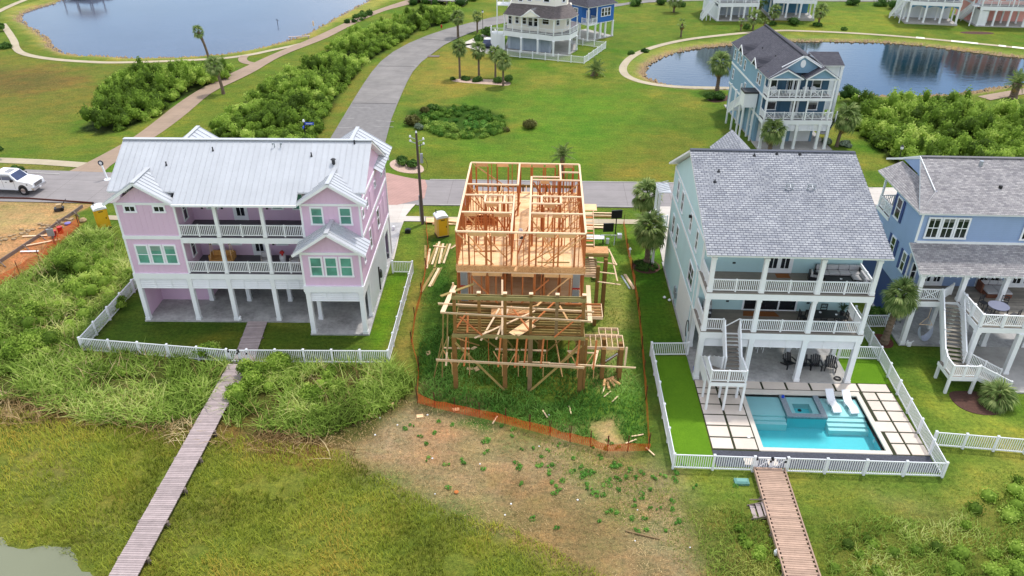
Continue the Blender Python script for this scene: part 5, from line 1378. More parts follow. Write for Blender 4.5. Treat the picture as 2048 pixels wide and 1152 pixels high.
def dock(name, label, a, b, w, z, mat, n=None, posts=True, uneven=0, edge=None, pitch=.145):
    a = Vector((a[0],a[1],0)); b = Vector((b[0],b[1],0)); L = (b-a).length; d = (b-a)/L; ang = math.atan2(d.y, d.x)
    t = thing(name, label, 'dock', (a.x,a.y,0), ang)
    n = int(L/pitch); n = min(n, 300)
    pm = [MB().box(-.062,.062,-w/2,w/2,-.035,0).mesh('plank', mat)]
    if uneven: pm = [MB().box(-.062,.062,-w/2+uneven*k,w/2-uneven*(1-k),-.035,0).mesh('plank', mat) for k in (0, 1)]
    for i in range(n):
        link('plank', pm[i % len(pm)], t, (L*(i+.5)/n, rnd.uniform(-.012,.012), z+rnd.uniform(-.004,.004)), rnd.uniform(-.004,.004))
    for s in (-1, 0, 1): MB().box(0, L, s*(w/2-.12)-.03, s*(w/2-.12)+.03, z-.24, z-.04).build('stringer', DOCKS, t)
    if edge:
        for s in (-1,1): MB().box(0, L, s*(w/2+.03)-.035, s*(w/2+.03)+.035, z-.2, z+.05).build('curb_board', mat, t)
    k = int(L/2.4)
    for i in range(1, k+1):
        for s in (-1, 1):
            MB().cyl((L*i/k-.4, s*(w/2+.02), -1.2), (L*i/k-.4, s*(w/2+.02), z-.04), .1, n=8).build('pile', DOCKS, t)
        MB().box(L*i/k-.45, L*i/k-.35, -w/2-.15, w/2+.15, z-.36, z-.25).build('cross_beam', DOCKS, t)
    return t
gA = (-20.80,43.09,0.45)
dock('wooden_dock', 'long mauve grey boardwalk running from the pink house gate into the marsh', (gA[0],gA[1]-.05), (-20.46,21.0), 1.46, .45, DOCKL)
wA = (-21.49,49.27)
dock('boardwalk', 'short plank walk across the lawn from the pink house to its gate', (wA[0],wA[1]), (gA[0]+.02,gA[1]+.45), 1.5, .10, DOCKL)
dock('wooden_dock', 'tan plank dock starting at the pool yard gate', (14.12,34.3), (13.75,21.0), 1.72, .42, DOCKR, uneven=.11, edge=True)
t = thing('dock_steps', 'small grey wooden steps on the left side of the tan dock', 'steps', (13.05,31.1,0), R(0))
for i in range(3): MB().box(-.05-.3*i, .22-.3*i, -.5, .5, .32-.14*i, .36-.14*i).build('tread', DOCKL, t)
for s in (-.52, .5): MB().beam((.2,s,.3),(-.75,s,-.02),.04,.2).build('stringer', DOCKS, t)
for s in (-.52, .5): MB().beam((.1,s,.55),(-.7,s,.5),.04,.06).build('side_rail', DOCKS, t) if s > 0 else None

# ================================================================ unfinished timber house
UH = thing('unfinished_house', 'open timber frame of a house under construction on tall posts', 'house', (0,0,0))
p = UH
XL, XR, YF, YB = -5.42, 3.28, 45.85, 58.2
F1, F2, TP = 4.35, 7.25, 9.86
_st = {}
def stud(x, y, z0, z1, mat=None, w=.10, d=.056, name='stud', along='y'):
    mat = mat or NEWO
    k = (round(z1-z0, 2), mat.name, w, d, along)
    if k not in _st: _st[k] = (MB().box(-d/2,d/2,-w/2,w/2,0,z1-z0) if along == 'y' else MB().box(-w/2,w/2,-d/2,d/2,0,z1-z0)).mesh(name, mat)
    if BUDGET.get('stud', 0) >= 300 and name == 'stud':
        EX.append((x, y, z0, z1, w, d, along)); return
    BUDGET['stud'] = BUDGET.get('stud', 0)+(name == 'stud')
    link(name, _st[k], p, (x, y, z0))
EX = []
def fr_wall(a, b, z0, z1, sp=.405, holes=(), plate=NEWP, top2=True, first=True):
    """stud wall from a to b: studs facing across the wall, light top plates"""
    a = Vector((a[0],a[1],0)); b = Vector((b[0],b[1],0)); L = (b-a).length; d = (b-a)/L
    horiz = abs(d.x) > .5
    t = .14
    up = Vector((0,0,1))
    MB().beam(a+up*(z1-.045-.001), b+up*(z1-.045-.001), t, .09).build('top_plate', plate, p)
    MB().beam(a+up*(z0+.02), b+up*(z0+.02), t, .04).build('bottom_plate', NEWW, p)
    n = max(1, int(round(L/sp)))
    for i in range(n+1):
        s = L*i/n; s = min(max(s, .03), L-.03)
        skip = False
        for h0, h1 in holes:
            if h0 < s < h1: skip = True
        if not skip: stud(a.x+d.x*s, a.y+d.y*s, z0+.04, z1-.092, None, .10, .056, along='y' if horiz else 'x')
    for h0, h1 in holes:      # header + trimmers
        MB().beam(a+d*h0+up*(z1-.22), a+d*h1+up*(z1-.22), .12, .25).build('header', NEWW, p)
        for s in (h0, h1):
            for k in (-.03, .03): stud(a.x+d.x*(s+k), a.y+d.y*(s+k), z0+.04, z1-.36, None, .10, .056, along='y' if horiz else 'x')
# second-storey walls
fr_wall((XL,YF+.05), (XR,YF+.05), F2, TP, holes=((.85,2.0),(2.35,3.4),(5.4,6.6),(6.9,8.0)))
fr_wall((XL,YB), (XR,YB), F2, TP, holes=((.4,1.35),(2.1,3.0),(4.0,4.85),(4.95,5.85),(6.0,6.8),(7.5,8.2)))
fr_wall((XL,YF+.15), (XL,YB-.1), F2, TP, holes=((6.0,7.8),))
fr_wall((XR,YF+.15), (XR,YB-.1), F2, TP)
fr_wall((-1.7,YF+.15), (-1.7,52.0), F2, TP, holes=((1.0,1.9),(3.9,4.7)))
fr_wall((-.5,YF+.15), (-.5,55.5), F2, TP, holes=((1.2,2.0),(4.0,4.8)))
fr_wall((-5.33,48.93), (-1.78,48.93), F2, TP, holes=((.2,1.0),(2.3,3.4)))
fr_wall((-5.33,51.88), (-1.78,51.88), F2, TP)
fr_wall((-5.33,53.85), (-1.45,53.85), F2, TP)
fr_wall((-3.8,50.6), (-1.78,50.6), F2, TP, holes=((.1,.9),))
fr_wall((-3.8,50.68), (-3.8,51.8), F2, TP, .5); fr_wall((-2.4,50.68), (-2.4,51.8), F2, TP, .5)
fr_wall((-.42,48.93), (3.2,48.93), F2, TP, holes=((.1,.9),(1.5,2.2)))
fr_wall((-.42,51.85), (3.2,51.85), F2, TP)
fr_wall((-.42,54.9), (3.2,54.9), F2, TP, holes=((.6,1.3),))
fr_wall((-.42,55.5), (1.68,55.5), F2, TP, .5); fr_wall((1.74,54.98), (1.74,58.1), F2, TP, .5); fr_wall((1.8,56.5), (3.2,56.5), F2, TP, .5)
fr_wall((-.42,50.58), (1.65,50.58), F2, TP, holes=((.9,1.7),)); fr_wall((1.68,50.6), (1.68,51.8), F2, TP, .5); fr_wall((.3,50.66), (.3,51.78), F2, TP, .5)
fr_wall((-1.5,53.9), (-1.5,58.1), F2, TP, .6)
# diagonal braces
def brace(a, b, mat=NEWW, w=.09, h=.04, name='brace'): MB().beam(a, b, w, h, (0,-1,.2)).build(name, mat, p)
for x0, x1, y, z0, z1 in ((-5.3,-2.7,45.8,9.7,7.0),(-3.7,-2.0,46.3,9.6,7.4),(3.2,.3,45.8,9.7,7.0),(3.0,.6,46.2,9.7,7.2),(1.2,-.4,46.1,8.6,7.35),(-5.0,-3.3,48.9,9.6,7.4),(3.0,1.0,48.9,9.7,7.3),(-5.0,-3.0,51.9,9.6,7.5),(-5.2,-2.2,58.1,9.7,7.4),(-5.0,-3.0,53.8,9.5,7.4),(3.1,.9,54.8,9.6,7.5),(3.1,1.6,51.7,9.5,7.3),(-.3,1.0,54.9,9.6,7.4),(2.9,1.2,52.9,9.6,7.4),(-5.2,-3.8,47.2,9.5,7.5),(1.6,.2,47.2,9.4,7.3)):
    brace((x0,y,z0), (x1,y+.3,z1))
# second floor platform: sheets, rim
k = 0
y = YF-.02
xs_ = [XL-.03, -3.0, -.56, 1.88, XR+.03]
for j in range(11):
    y1 = min(y+1.22, 58.45)
    for i in range(4):
        if -5.4 < xs_[i] < -3.2 or i == 0:
            if 51.9 < y < 54.0 and i == 0: continue      # stair opening
        MB().box(xs_[i]+.004, xs_[i+1]-.004, y+.004, y1-.004, F2-.03, F2+.001*((i+j) % 3)).build('floor_sheet', PLY, p)
    y = y1
    if y > 58.4: break
parts('rim_board', [(XL-.04,XR+.1,YF-.08,YF-.035,6.83,F2+.02)], OSB, p)
parts('rim_board', [(XR+.035,XR+.08,YF-.03,58.4,6.83,F2-.035),(XL-.08,XL-.035,YF-.03,58.4,6.83,F2-.035)], OSB, p)
for i in range(22): MB().box(XL+.05, XR-.05, 46.3+i*.55, 46.35+i*.55, 6.83, F2-.035).build('floor_joist', NEWO, p)
# first-storey walls
fr_wall((XL,YF), (XR,YF), F1, 6.82, holes=((1.0,2.0),(2.15,3.1),(3.75,5.3),(6.0,7.0),(7.1,8.0)))
fr_wall((XL,YF+.12), (XL,YB), F1, 6.82); fr_wall((XR,YF+.12), (XR,YB), F1, 6.82)
parts('sheathing', [(XL+.2,XR-.2,50.2,50.25,F1,6.8),(-2.4,-2.35,50.3,57,F1,6.8)], OSB, p)
fr_wall((-2.2,46.1), (-2.2,50.1), F1, 6.82, .6); fr_wall((.6,46.1), (.6,50.1), F1, 6.82, .6)
parts('floor_sheet', [(XL,XR,YF+.08,58.3,F1-.03,F1-.005)], PLY, p)
parts('rim_board', [(XL-.04,XR+.04,YF-.06,YF-.01,3.98,F1),(XR+.0,XR+.045,YF,58.3,3.98,F1-.03),(XL-.045,XL,YF,58.3,3.98,F1-.03)], NEWW, p)
for i in range(22): MB().box(XL+.05, XR-.05, 46.3+i*.55, 46.35+i*.55, 3.98, F1-.035).build('floor_joist', NEWO, p)
# corrugated strap bundles beside the front windows
for x in (-4.95, 2.8):
    for z0, z1 in ((4.45, 5.55), (5.62, 6.75)):
        m = MB()
        for i in range(4): m.box(x-.24+i*.125, x-.24+i*.125+.08, YF-.14, YF-.10, z0, z1)
        m.box(x-.25, x+.24, YF-.10, YF-.085, z0, z1); m.build('metal_strap_panel', SILV, p)
    m = MB()
    for i in range(3): m.beam((x-.25+i*.17,YF-.15,5.62),(x-.165+i*.17,YF-.15,5.72),.02,.09); m.beam((x-.165+i*.17,YF-.15,5.72),(x-.08+i*.17,YF-.15,5.62),.02,.09)
    m.build('red_marking_band', REDP, p)
brace((-4.4,45.6,6.4),(-2.6,45.3,4.6),NEWO); brace((.2,45.6,4.5),(2.3,45.6,6.6),NEWW); brace((-1.0,45.5,4.5),(.9,45.6,6.4),NEWO)
# deck frame, posts, beams
DX = (-5.2,-3.6,-1.93,-.27,1.4,3.1)
for i, x in enumerate(DX): MB().box(x-.1,x+.1,41.58,41.76,4.3,7.62).build('deck_post', GREYP if i in (4,) else TREATB, p)
for i, x in enumerate(DX): MB().box(x-.13,x+.13,41.55,41.79,7.625,7.68).build('post_cap', NEWP, p)
parts('deck_beam', [(-5.35,-.3,41.52,41.575,7.15,7.42),(-.29,3.25,41.52,41.575,7.15,7.42),(-5.35,-.3,41.77,41.82,7.15,7.42),(-.29,3.25,41.77,41.82,7.15,7.42)], GREENT, p)
parts('rim_board', [(-5.4,-1.0,41.44,41.5,4.28,4.55),(-.99,3.3,41.44,41.5,4.28,4.55)], GREENT, p)
for i in range(13):
    yy = 41.7+i*.315; MB().box(-5.25,3.2,yy,yy+.05,4.26,4.5).build('deck_joist', TREAT if i % 3 else TREATB, p)
parts('rim_board', [(-5.35,-5.3,41.5,45.8,4.28,4.52),(3.24,3.29,41.5,45.8,4.28,4.52)], TREAT, p)
parts('floor_sheet', [(-3.0,-.3,43.6,44.7,4.505,4.525)], OSB, p)
# round piles to the ground
for x in (-5.29,-1.93,3.15): MB().box(x-.15,x+.15,41.45,41.75,-.2,4.28).build('pile', TREATB, p)
MB().box(-.25-.15,-.1,41.45,41.75,-.2,4.28).build('pile', GREYP, p); MB().box(3.33,3.5,41.55,41.75,-.2,4.28).build('pile', TREATB, p)
for yy in (45.9, 49.9, 54.0, 58.1):
    for x in (-5.25,-2.4,.4,3.15): MB().box(x-.15,x+.15,yy-.15,yy+.15,-.2,3.97).build('pile', TREATB, p)
for yy in (45.9,49.9,54,58.1): MB().box(XL,XR,yy-.24,yy-.16,3.6,3.97).build('girder', TREAT, p)
brace((-5.2,41.4,3.9),(-1.95,41.35,.1),TREAT,.14,.05); brace((3.1,41.4,3.9),(-.2,41.35,.1),TREAT,.14,.05)
brace((-5.2,41.8,4.0),(-4.0,45.8,.6),NEWW,.09,.05); brace((3.1,41.8,3.9),(1.8,42,2.0),NEWW,.09,.05)
for x in (-5.29,-1.93,3.15):
    for s in (-1,1): brace((x+s*.1,41.5,1.8),(x+s*.75,41.5,3.2),NEWW,.07,.04,'knee_brace')
# lower working platform: long plank, ledgers, stand-offs
parts('scaffold_plank', [], NEWP, p)
MB().beam((-6.45,40.85,2.86),(3.3,40.75,2.62),.05,.24,(0,-.4,1)).build('scaffold_plank', NEWP, p)
MB().beam((1.0,40.8,2.85),(6.75,41.3,2.3),.05,.16,(0,-.4,1)).build('scaffold_plank', NEWP, p)
for x in (-5.75,-4.55,-2.3,-1.2,-.6,.5,2.85,3.95):
    MB().beam((x+.1,41.35,4.4),(x-.05,40.8,2.45),.12,.04,(0,-1,0)).build('scaffold_hanger', NEWO if x != -5.75 else NEWP, p)
    MB().beam((x+.15,42.3,2.4),(x+.15,42.3,.6),.05,.09).build('scaffold_leg', NEWW, p)
for a, b, z in ((-6.1,-4.3,3.1),(-2.6,-1.0,3.1),(-.9,.8,3.1),(2.2,3.4,3.1),(-1.0,1.1,2.1),(-1.0,.9,4.05),(2.3,4.2,3.0)):
    MB().beam((a,41.9,z),(b,41.95,z-.05),.05,.1).build('ledger', NEWP, p)
# upper planks across the deck posts
MB().beam((-6.05,41.25,6.32),(3.6,41.2,5.95),.05,.2,(0,-.6,1)).build('scaffold_plank', NEWP, p)
MB().beam((-6.3,42.1,6.45),(3.8,42.0,6.15),.05,.26,(0,-.6,1)).build('scaffold_plank', NEWP, p)
MB().beam((3.75,47.4,4.95),(3.68,42.9,4.75),.3,.05).build('scaffold_plank', NEWP, p)
MB().beam((-5.45,44.2,6.6),(-5.9,41.2,6.4),.3,.05).build('scaffold_plank', NEWP, p)
MB().beam((-6.2,42.8,6.6),(-4.2,44.8,6.4),.22,.05).build('scaffold_plank', TREAT, p)
for a, b in (((-6.3,43.9,6.0),(-3.9,44.2,5.9)),((2.0,43.8,5.6),(4.4,44,5.5))): MB().beam(a,b,.05,.12).build('ledger', NEWO, p)
for a, b, mt in (((-3.9,41.2,4.45),(.0,43.4,5.25),NEWP),((-3.5,41.3,4.2),(-2.4,43.9,5.1),NEWP),((-2.5,41.3,4.3),(-1.8,43.2,5.5),NEWP),((-4.9,41.9,5.6),(-3.4,41.3,4.6),NEWO),((-4.5,42.6,5.5),(-5.3,41.6,4.6),NEWO),((-4.4,42.4,5.6),(-4.4,41.6,4.6),NEWO),((3.1,41.9,6.1),(1.3,41.3,4.6),NEWO),((-.2,42.2,5.0),(1.3,43.4,6.0),NEWO),((-1.6,42.9,5.9),(-.2,41.6,4.7),NEWO),((-.4,43.9,4.7),(-2.6,42.2,5.6),NEWO),((-1.8,44.0,4.6),(.2,43.6,5.6),NEWW),((.1,41.9,6.6),(.9,44.8,5.6),NEWW),((-2.1,41.4,4.6),(-2.25,44.6,6.9),NEWP),((-5.5,43.9,7.0),(-5.6,45.6,4.4),NEWP),((1.6,42.6,6.2),(2.2,41.8,5.5),NEWW),((3.4,42.2,6.7),(3.35,45,5.4),NEWP),((-1.5,41.6,4.55),(.1,43.5,4.62),PLY),((-1.2,41.5,4.6),(-.1,42.6,4.66),PLY)):
    MB().beam(a,b,.12 if mt != PLY else .5,.05).build('loose_plank', mt, p)
for a, b in (((-5.9,41.4,6.1),(-6.3,42.2,.4)),((-5.75,41.3,4.2),(-6.5,41.2,2.1)),((-5.6,41.3,6.2),(-5.75,41.0,2.6)),((-6.1,41.9,3.9),(-6.9,42.4,.2))): MB().beam(a,b,.09,.05).build('prop', TREAT, p)
# saw horse and offcuts on the upper floor
def offcut(x, y, z, l, w, a, mat, name='loose_board', lab=None):
    o = MB().box(-l/2,l/2,-w/2,w/2,0,.045).build(name, mat, None, (x,y,z), R(a)); return tag(o, lab, 'board', 'loose boards on the upper floor of the timber frame')
offcut(-1.2,49.6,F2+.01,1.6,.2,84,NEWP,lab='pale board lying along the corridor of the timber frame, beside the saw horse')
offcut(-1.25,46.0,F2+.01,1.8,.18,80,NEWW,lab='board sticking out over the front edge of the upper floor at the corridor')
offcut(1.2,46.5,F2+.01,2.2,.1,2,TREAT,lab='thin grey board lying near the front edge of the right room')
offcut(-3.6,47.9,F2+.01,1.5,.12,6,NEWO,lab='brown offcut on the floor of the left front room')
t = thing('saw_horse', 'wooden saw horse standing in the corridor of the timber frame', 'saw horse', (-1.15,48.4,F2), R(5))
MB().box(-.45,.45,-.05,.05,.7,.76).build('beam', NEWP, t)
for sx in (-1,1):
    for sy in (-1,1): MB().beam((sx*.38,sy*.03,.7),(sx*.42,sy*.28,0),.07,.03).build('leg', NEWP, t)
for i, (x, y, mt, lb, ct) in enumerate(((-1.2,51.2,OFFW,'white plastic bag lying in the corridor of the timber frame','bag'),(-1.05,49.9,DARK,'black tool bag next to the pale board in the corridor','tool bag'),(.4,51.4,DARK,'dark tool box in the small room right of the corridor','tool box'))):
    o = MB().lathe([(.16,0),(.2,.1),(.12,.2),(.03,.24)], 8).build(ct.replace(' ', '_'), mt, None, (x,y,F2)); tag(o, lb, ct)
# rear deck of the timber house
for i in range(5): MB().box(XL+.1+i*2.0, XL+.25+i*2.0, 59.9, 60.1, 0, 7.2).build('deck_post', TREATB, p)
parts('deck_beam', [(-5.3,3.2,59.98,60.03,6.95,7.2),(-5.3,3.2,58.46,58.5,6.95,7.2)], TREAT, p)
parts('deck_joist', [(-5.2+i*1.05,-5.15+i*1.05,58.5,59.97,6.97,7.15) for i in range(9)], NEWW, p)
# side stair framing
parts('stair_landing', [(3.55,5.45,51.3,52.4,5.45,5.5)], OSB, p)
parts('landing_beam', [(3.55,5.45,51.22,51.28,5.2,5.45),(3.55,5.45,52.42,52.47,5.2,5.45)], TREAT, p)
for i in range(7): MB().box(3.5,4.55,49.9+i*.36,49.95+i*.36,4.45,4.6).build('landing_joist', NEWP, p)
parts('landing_beam', [(3.45,4.62,49.8,49.86,4.25,4.5),(4.57,4.62,49.87,52.2,4.4,4.6)], NEWP, p)
for i in range(9): MB().box(3.75,4.35,52.3+i*.33,52.5+i*.33,5.6+i*.17,5.64+i*.17).build('stair_tread', NEWO if i % 2 else NEWP, p)
for s in (3.7,4.4): MB().beam((s,52.2,5.5),(s,55.3,7.15),.05,.22).build('stringer', NEWP, p)
parts('floor_sheet', [(3.45,4.7,55.3,56.5,7.1,7.15)], PLY, p)
for x, y in ((5.25,50.9),(5.35,52.3),(4.6,49.8)): MB().box(x-.13,x+.13,y-.13,y+.13,0,5.2).build('pile', TREATB, p)
for a, b in (((4.6,51.0,4.9),(6.1,50.9,4.8)),((4.6,50.2,4.5),(6.0,50.1,4.4)),((4.6,49.6,4.0),(6.3,49.4,3.9)),((5.5,52.2,5.4),(6.0,50.4,5.0)),((5.75,51.6,5.0),(6.05,49.4,4.2))): MB().beam(a,b,.1,.05).build('ledger', NEWP, p)
# extra bracing, blocking and props seen through the frame
br_ = random.Random(21)
for i in range(12):
    x = br_.uniform(-5.0,2.4); yy = br_.uniform(46.2,57); brace((x,yy,F2+.1), (x+br_.choice((-1,1))*br_.uniform(.8,1.6),yy+br_.uniform(-.3,.3),TP-.2), NEWO if i % 2 else NEWW)
for x in (-4.6,-3.2,-1.2,.9,2.4): MB().box(x-.03,x+.03,44.0,44.09,.1,4.25).build('prop', NEWO, p); MB().box(x+.5,x+.56,47.8,47.89,.1,3.97).build('prop', NEWO, p)
for a, b in (((-5.2,43.9,3.9),(-2.2,44.0,1.4)),((3.0,43.9,3.9),(.6,44.0,1.2)),((-2.0,45.7,3.8),(.3,45.7,1.0)),((-5.2,45.7,1.2),(-3.2,45.7,3.8)),((-1.9,41.7,4.2),(-1.0,43.9,1.0)),((1.4,45.7,3.8),(3.1,45.7,1.0))): brace(a, b, TREAT, .1, .05)
for zz in (1.6, 3.2): MB().box(-5.2,3.1,45.6,45.66,zz,zz+.14).build('ledger', NEWW, p)
for x in (-4.6,-3.75,-2.75,-.9,-.1,1.55,2.35): MB().box(x-.045,x+.045,YF-.02,YF+.04,F1,6.82).build('jack_stud', NEWO, p)
for x in (-4.2,-3.4,-2.2,.4,1.2,2.6): MB().box(x-.03,x+.03,YF+.0,YF+.1,F2,TP-.3).build('jack_stud', NEWO, p)
# lower right landing frames
def grid_frame(x0,x1,y0,y1,z,nx):
    parts('landing_beam', [(x0,x1,y0-.05,y0,z-.22,z),(x0,x1,y1,y1+.05,z-.22,z),(x0-.05,x0,y0-.05,y1+.05,z-.22,z),(x1,x1+.05,y0-.05,y1+.05,z-.22,z)], NEWP, p)
    for i in range(1,nx): x = x0+(x1-x0)*i/nx; MB().box(x-.022,x+.022,y0,y1,z-.2,z-.004).build('landing_joist', NEWP, p)
grid_frame(3.5,6.1,43.2,44.6,2.62,7); grid_frame(4.55,5.85,44.75,45.5,2.62,3)
grid_frame(3.5,4.6,44.3,45.9,4.35,1)
for i in range(4): MB().box(3.52,4.58,44.5+i*.35,44.55+i*.35,4.2,4.34).build('landing_joist', NEWW, p)
for x, y in ((4.85,44.2),(5.95,43.75),(4.75,43.0),(5.95,43.0)): MB().box(x-.14,x+.14,y-.14,y+.14,-.1,2.6).build('pile', TREATB, p)
MB().beam((3.9,41.0,2.4),(4.3,42.9,2.5),.2,.05).build('prop', NEWP, p)
MB().beam((6.25,42.8,2.9),(6.2,42.6,1.5),.15,.05,(0,-1,0)).build('prop', NEWP, p)
for i in range(12): MB().beam((4.5+i*.1,44.2-i*.1,.2+i*.17),(4.9+i*.1,44.35-i*.1,.25+i*.17),.02,.12,(0,0,1)).build('stair_tread', OFFW, p)
MB().beam((4.55,44.3,.1),(5.8,43.1,2.2),.05,.2).build('stringer', TREATB, p)
MB().beam((1.2,45.6,3.2),(2.0,43.0,.1),.05,.2).build('stringer', NEWW, p)
if EX:
    m = MB()
    for x, y, z0, z1, w, d, al in EX:
        if al == 'y': m.box(x-d/2,x+d/2,y-w/2,y+w/2,z0,z1)
        else: m.box(x-w/2,x+w/2,y-d/2,y+d/2,z0,z1)
    tag(m.build('stud', NEWO, p), kind='stuff')

# ---------------------------------------------------------------- lumber and scraps on the ground of the site
def pile_of(name, label, x, y, items, rz=0, group=None):
    t = thing(name, label, 'lumber', (x,y,0), R(rz), group)
    for (dx, dy, z, l, w, a, mt) in items: MB().box(-w/2,w/2,-l/2,l/2,0,.05).build('board', mt, t, (dx,dy,z), R(a))
    return t
pile_of('lumber_stack', 'fanned pile of long treated boards left of the timber frame', -8.75, 60.6, [(-1.15,-.4,.01,4.2,.2,8,TREAT),(-.85,-.8,.01,3.6,.18,3,NEWP),(-.55,.1,.03,4.0,.2,-4,TREAT),(-.3,.2,.06,4.3,.18,-2,NEWP),(-.05,-.3,.08,4.4,.17,-1,TREAT),(.2,.1,.06,3.8,.2,1,NEWP),(.45,.2,.04,3.6,.2,-3,TREAT),(.7,.2,.02,3.7,.18,-3,NEWP),(-.1,1.3,.13,1.2,.15,80,NEWP)], 0)
pile_of('lumber_stack', 'two treated boards lying on the grass below the fanned pile', -8.75, 56.2, [(-.35,-.1,.01,4.3,.24,-9,TREAT),(.1,.3,.02,3.2,.24,-8,NEWP),(.3,.4,.02,3.2,.16,-8,TREAT)], 0)
pile_of('lumber_stack', 'short stub of stacked boards between the fanned pile and the frame', -7.45, 62.6, [(0,0,.01,2.2,.16,-30,TREAT),(.16,.05,.01,2.1,.14,-30,NEWP)], 0)
pile_of('lumber_stack', 'small stack of pale boards on the lawn by the orange netting', 7.9, 56.4, [(-.3,0,.01,2.3,.14,13,SILV),(.0,.1,.01,2.5,.18,13,NEWP),(.05,.1,.06,2.3,.16,13,NEWP),(.22,-.2,.02,1.3,.1,13,DARK)], 0)
pile_of('lumber_stack', 'long boards stacked on the verge behind the black lamp box', 5.6, 69.4, [(0,0,.02,4.2,.14,90,NEWP),(0,-.35,.02,4.0,.14,90,TREATB),(0,.4,.1,4.3,.16,90,NEWP),(0,.4,.02,4.3,.16,90,TREATB)], 0)
pile_of('lumber_stack', 'stack of deep beams on the sidewalk right of the timber frame', 5.2, 66.6, [(0,0,.02,3.6,.3,90,TREATB),(0,0,.08,3.6,.3,90,NEWP),(-.2,.7,.02,3.4,.26,90,NEWP)], 0)
pile_of('lumber_stack', 'long pale plank leaning over the grass by the side landing', 4.9, 59.0, [(0,0,.3,5.0,.4,2,NEWP)], 0)
t = thing('plywood_stack', 'plywood sheets laid over the sidewalk behind the cream toilet cabin', 'plywood', (-8.9,67.2,0))
for i, (x, y, l, w, a, mt) in enumerate(((0,0,2.44,1.22,2,PLY),(1.6,.2,2.44,1.0,-6,PLY),(1.1,.6,2.4,.2,-3,NEWP),(1.3,-.4,2.6,.22,-12,TREATB),(-1.3,0,1.2,1.0,0,PLY))):
    MB().box(-l/2,l/2,-w/2,w/2,0,.03).build('sheet', mt, t, (x,y,.07+.03*i), R(a))
for i, (px_, lb) in enumerate((((-7.71,45.49),'square plywood scrap on the grass left of the lower working plank'),((-4.51,43.63),'tilted plywood scrap on the weeds under the timber frame, the left of a pair'),((-4.04,43.60),'plywood scrap on the weeds under the timber frame, the right of a pair'),((-4.43,46.13),'plywood scrap in the shade under the timber frame'),((-10.48,38.41),'plywood scrap on the dry ground by the reed bed, nearest the reeds'),((-9.42,39.52),'small wood block on the dry ground left of the netting corner'),((-7.34,38.49),'small wood scrap on the dry ground under the netting corner'),((-5.06,39.24),'upright wood scrap leaning on the orange netting'))):
    o = MB().box(-.22,.22,-.16,.16,0,.03).build('wood_scrap', PLY, None, (px_[0],px_[1],.12 if i in (1,2,3) else .04), rnd.random()*3); o.rotation_euler[0] = rnd.uniform(-.3,.3) if i < 4 else 0
    tag(o, lb, 'wood scrap')
bits = [(-2.43,38.26),(2.46,39.46),(0.81,38.99),(6.65,37.16),(6.19,36.59),(7.28,35.74),(4.80,41.66),(5.04,41.24),(5.51,40.73),(-1.56,40.96),(1.15,42.73),(-5.62,40.79),(10.47,34.79),(3.91,42.29)]
SCR = ['short board scrap on the weeds in the middle of the site, before the netting', 'short board scrap right of the middle of the site', 'short board scrap between the posts of the front deck', 'short board scrap leaning near the bare orange patch by the netting', 'short board scrap on the bare patch at the right netting corner', 'short board scrap outside the right netting corner', 'short board scrap left of the log offcuts', 'short board scrap just before the log offcuts', 'short board scrap right of the log offcuts']
for i, (x, y) in enumerate(bits[:9]):
    o = MB().box(-.4,.4,-.04,.04,0,.04).build('loose_board', NEWP, None, (x,y,.08), rnd.random()*3.1)
    tag(o, SCR[i], 'board', 'short board scraps scattered on the building site')
t = thing('log_offcuts', 'pile of short log offcuts under the small landing frame', 'log pile', (5.25,42.3,0))
for i, (x,y,a) in enumerate(((-.35,.1,80),(-.1,-.2,95),(.2,.1,115),(.0,.5,20),(.45,.2,140))):
    ca, sa = math.cos(R(a)), math.sin(R(a)); MB().cyl((x-ca*.35,y-sa*.35,.12),(x+ca*.35,y+sa*.35,.14+.1*(i>2)),.1,n=8).build('log', NEWW, t)

# ================================================================ periwinkle house at the right edge
BH = thing('blue_house', 'periwinkle blue house at the right edge with a grey shingle porch roof', 'house', (0,0,0))
p = BH
XE = 38.5
MB().box(27.12, XE, 48.0, 58, 0, .12).build('slab', CONCD, p)
MB().box(32.2, XE, 42.6, 47.98, 0, .1).build('slab', CONC, p)
parts('wall', [(27.2,27.32,50.3,54.8,3.4,9.95),(27.2,27.32,54.81,57.3,3.4,7.0),(27.321,29.6,54.8,54.92,7.0,9.95),(29.6,29.72,54.93,57.3,7.0,9.95),(27.33,XE,50.3,50.42,3.6,9.95)], LAPBLUE, p)
parts('ground_wall', [(27.9,XE,54.5,54.6,.12,3.5),(27.3,27.4,51.5,58,.12,3.5)], SHUT, p)
parts('corner_board', [(27.16,27.32,50.26,50.298,7.5,9.95),(27.16,27.32,50.26,50.298,4.0,6.6)], WHITE, p)
parts('band_board', [(27.33,XE,50.24,50.298,7.44,7.62),(27.33,XE,50.24,50.298,9.75,9.93)], WHITE, p)
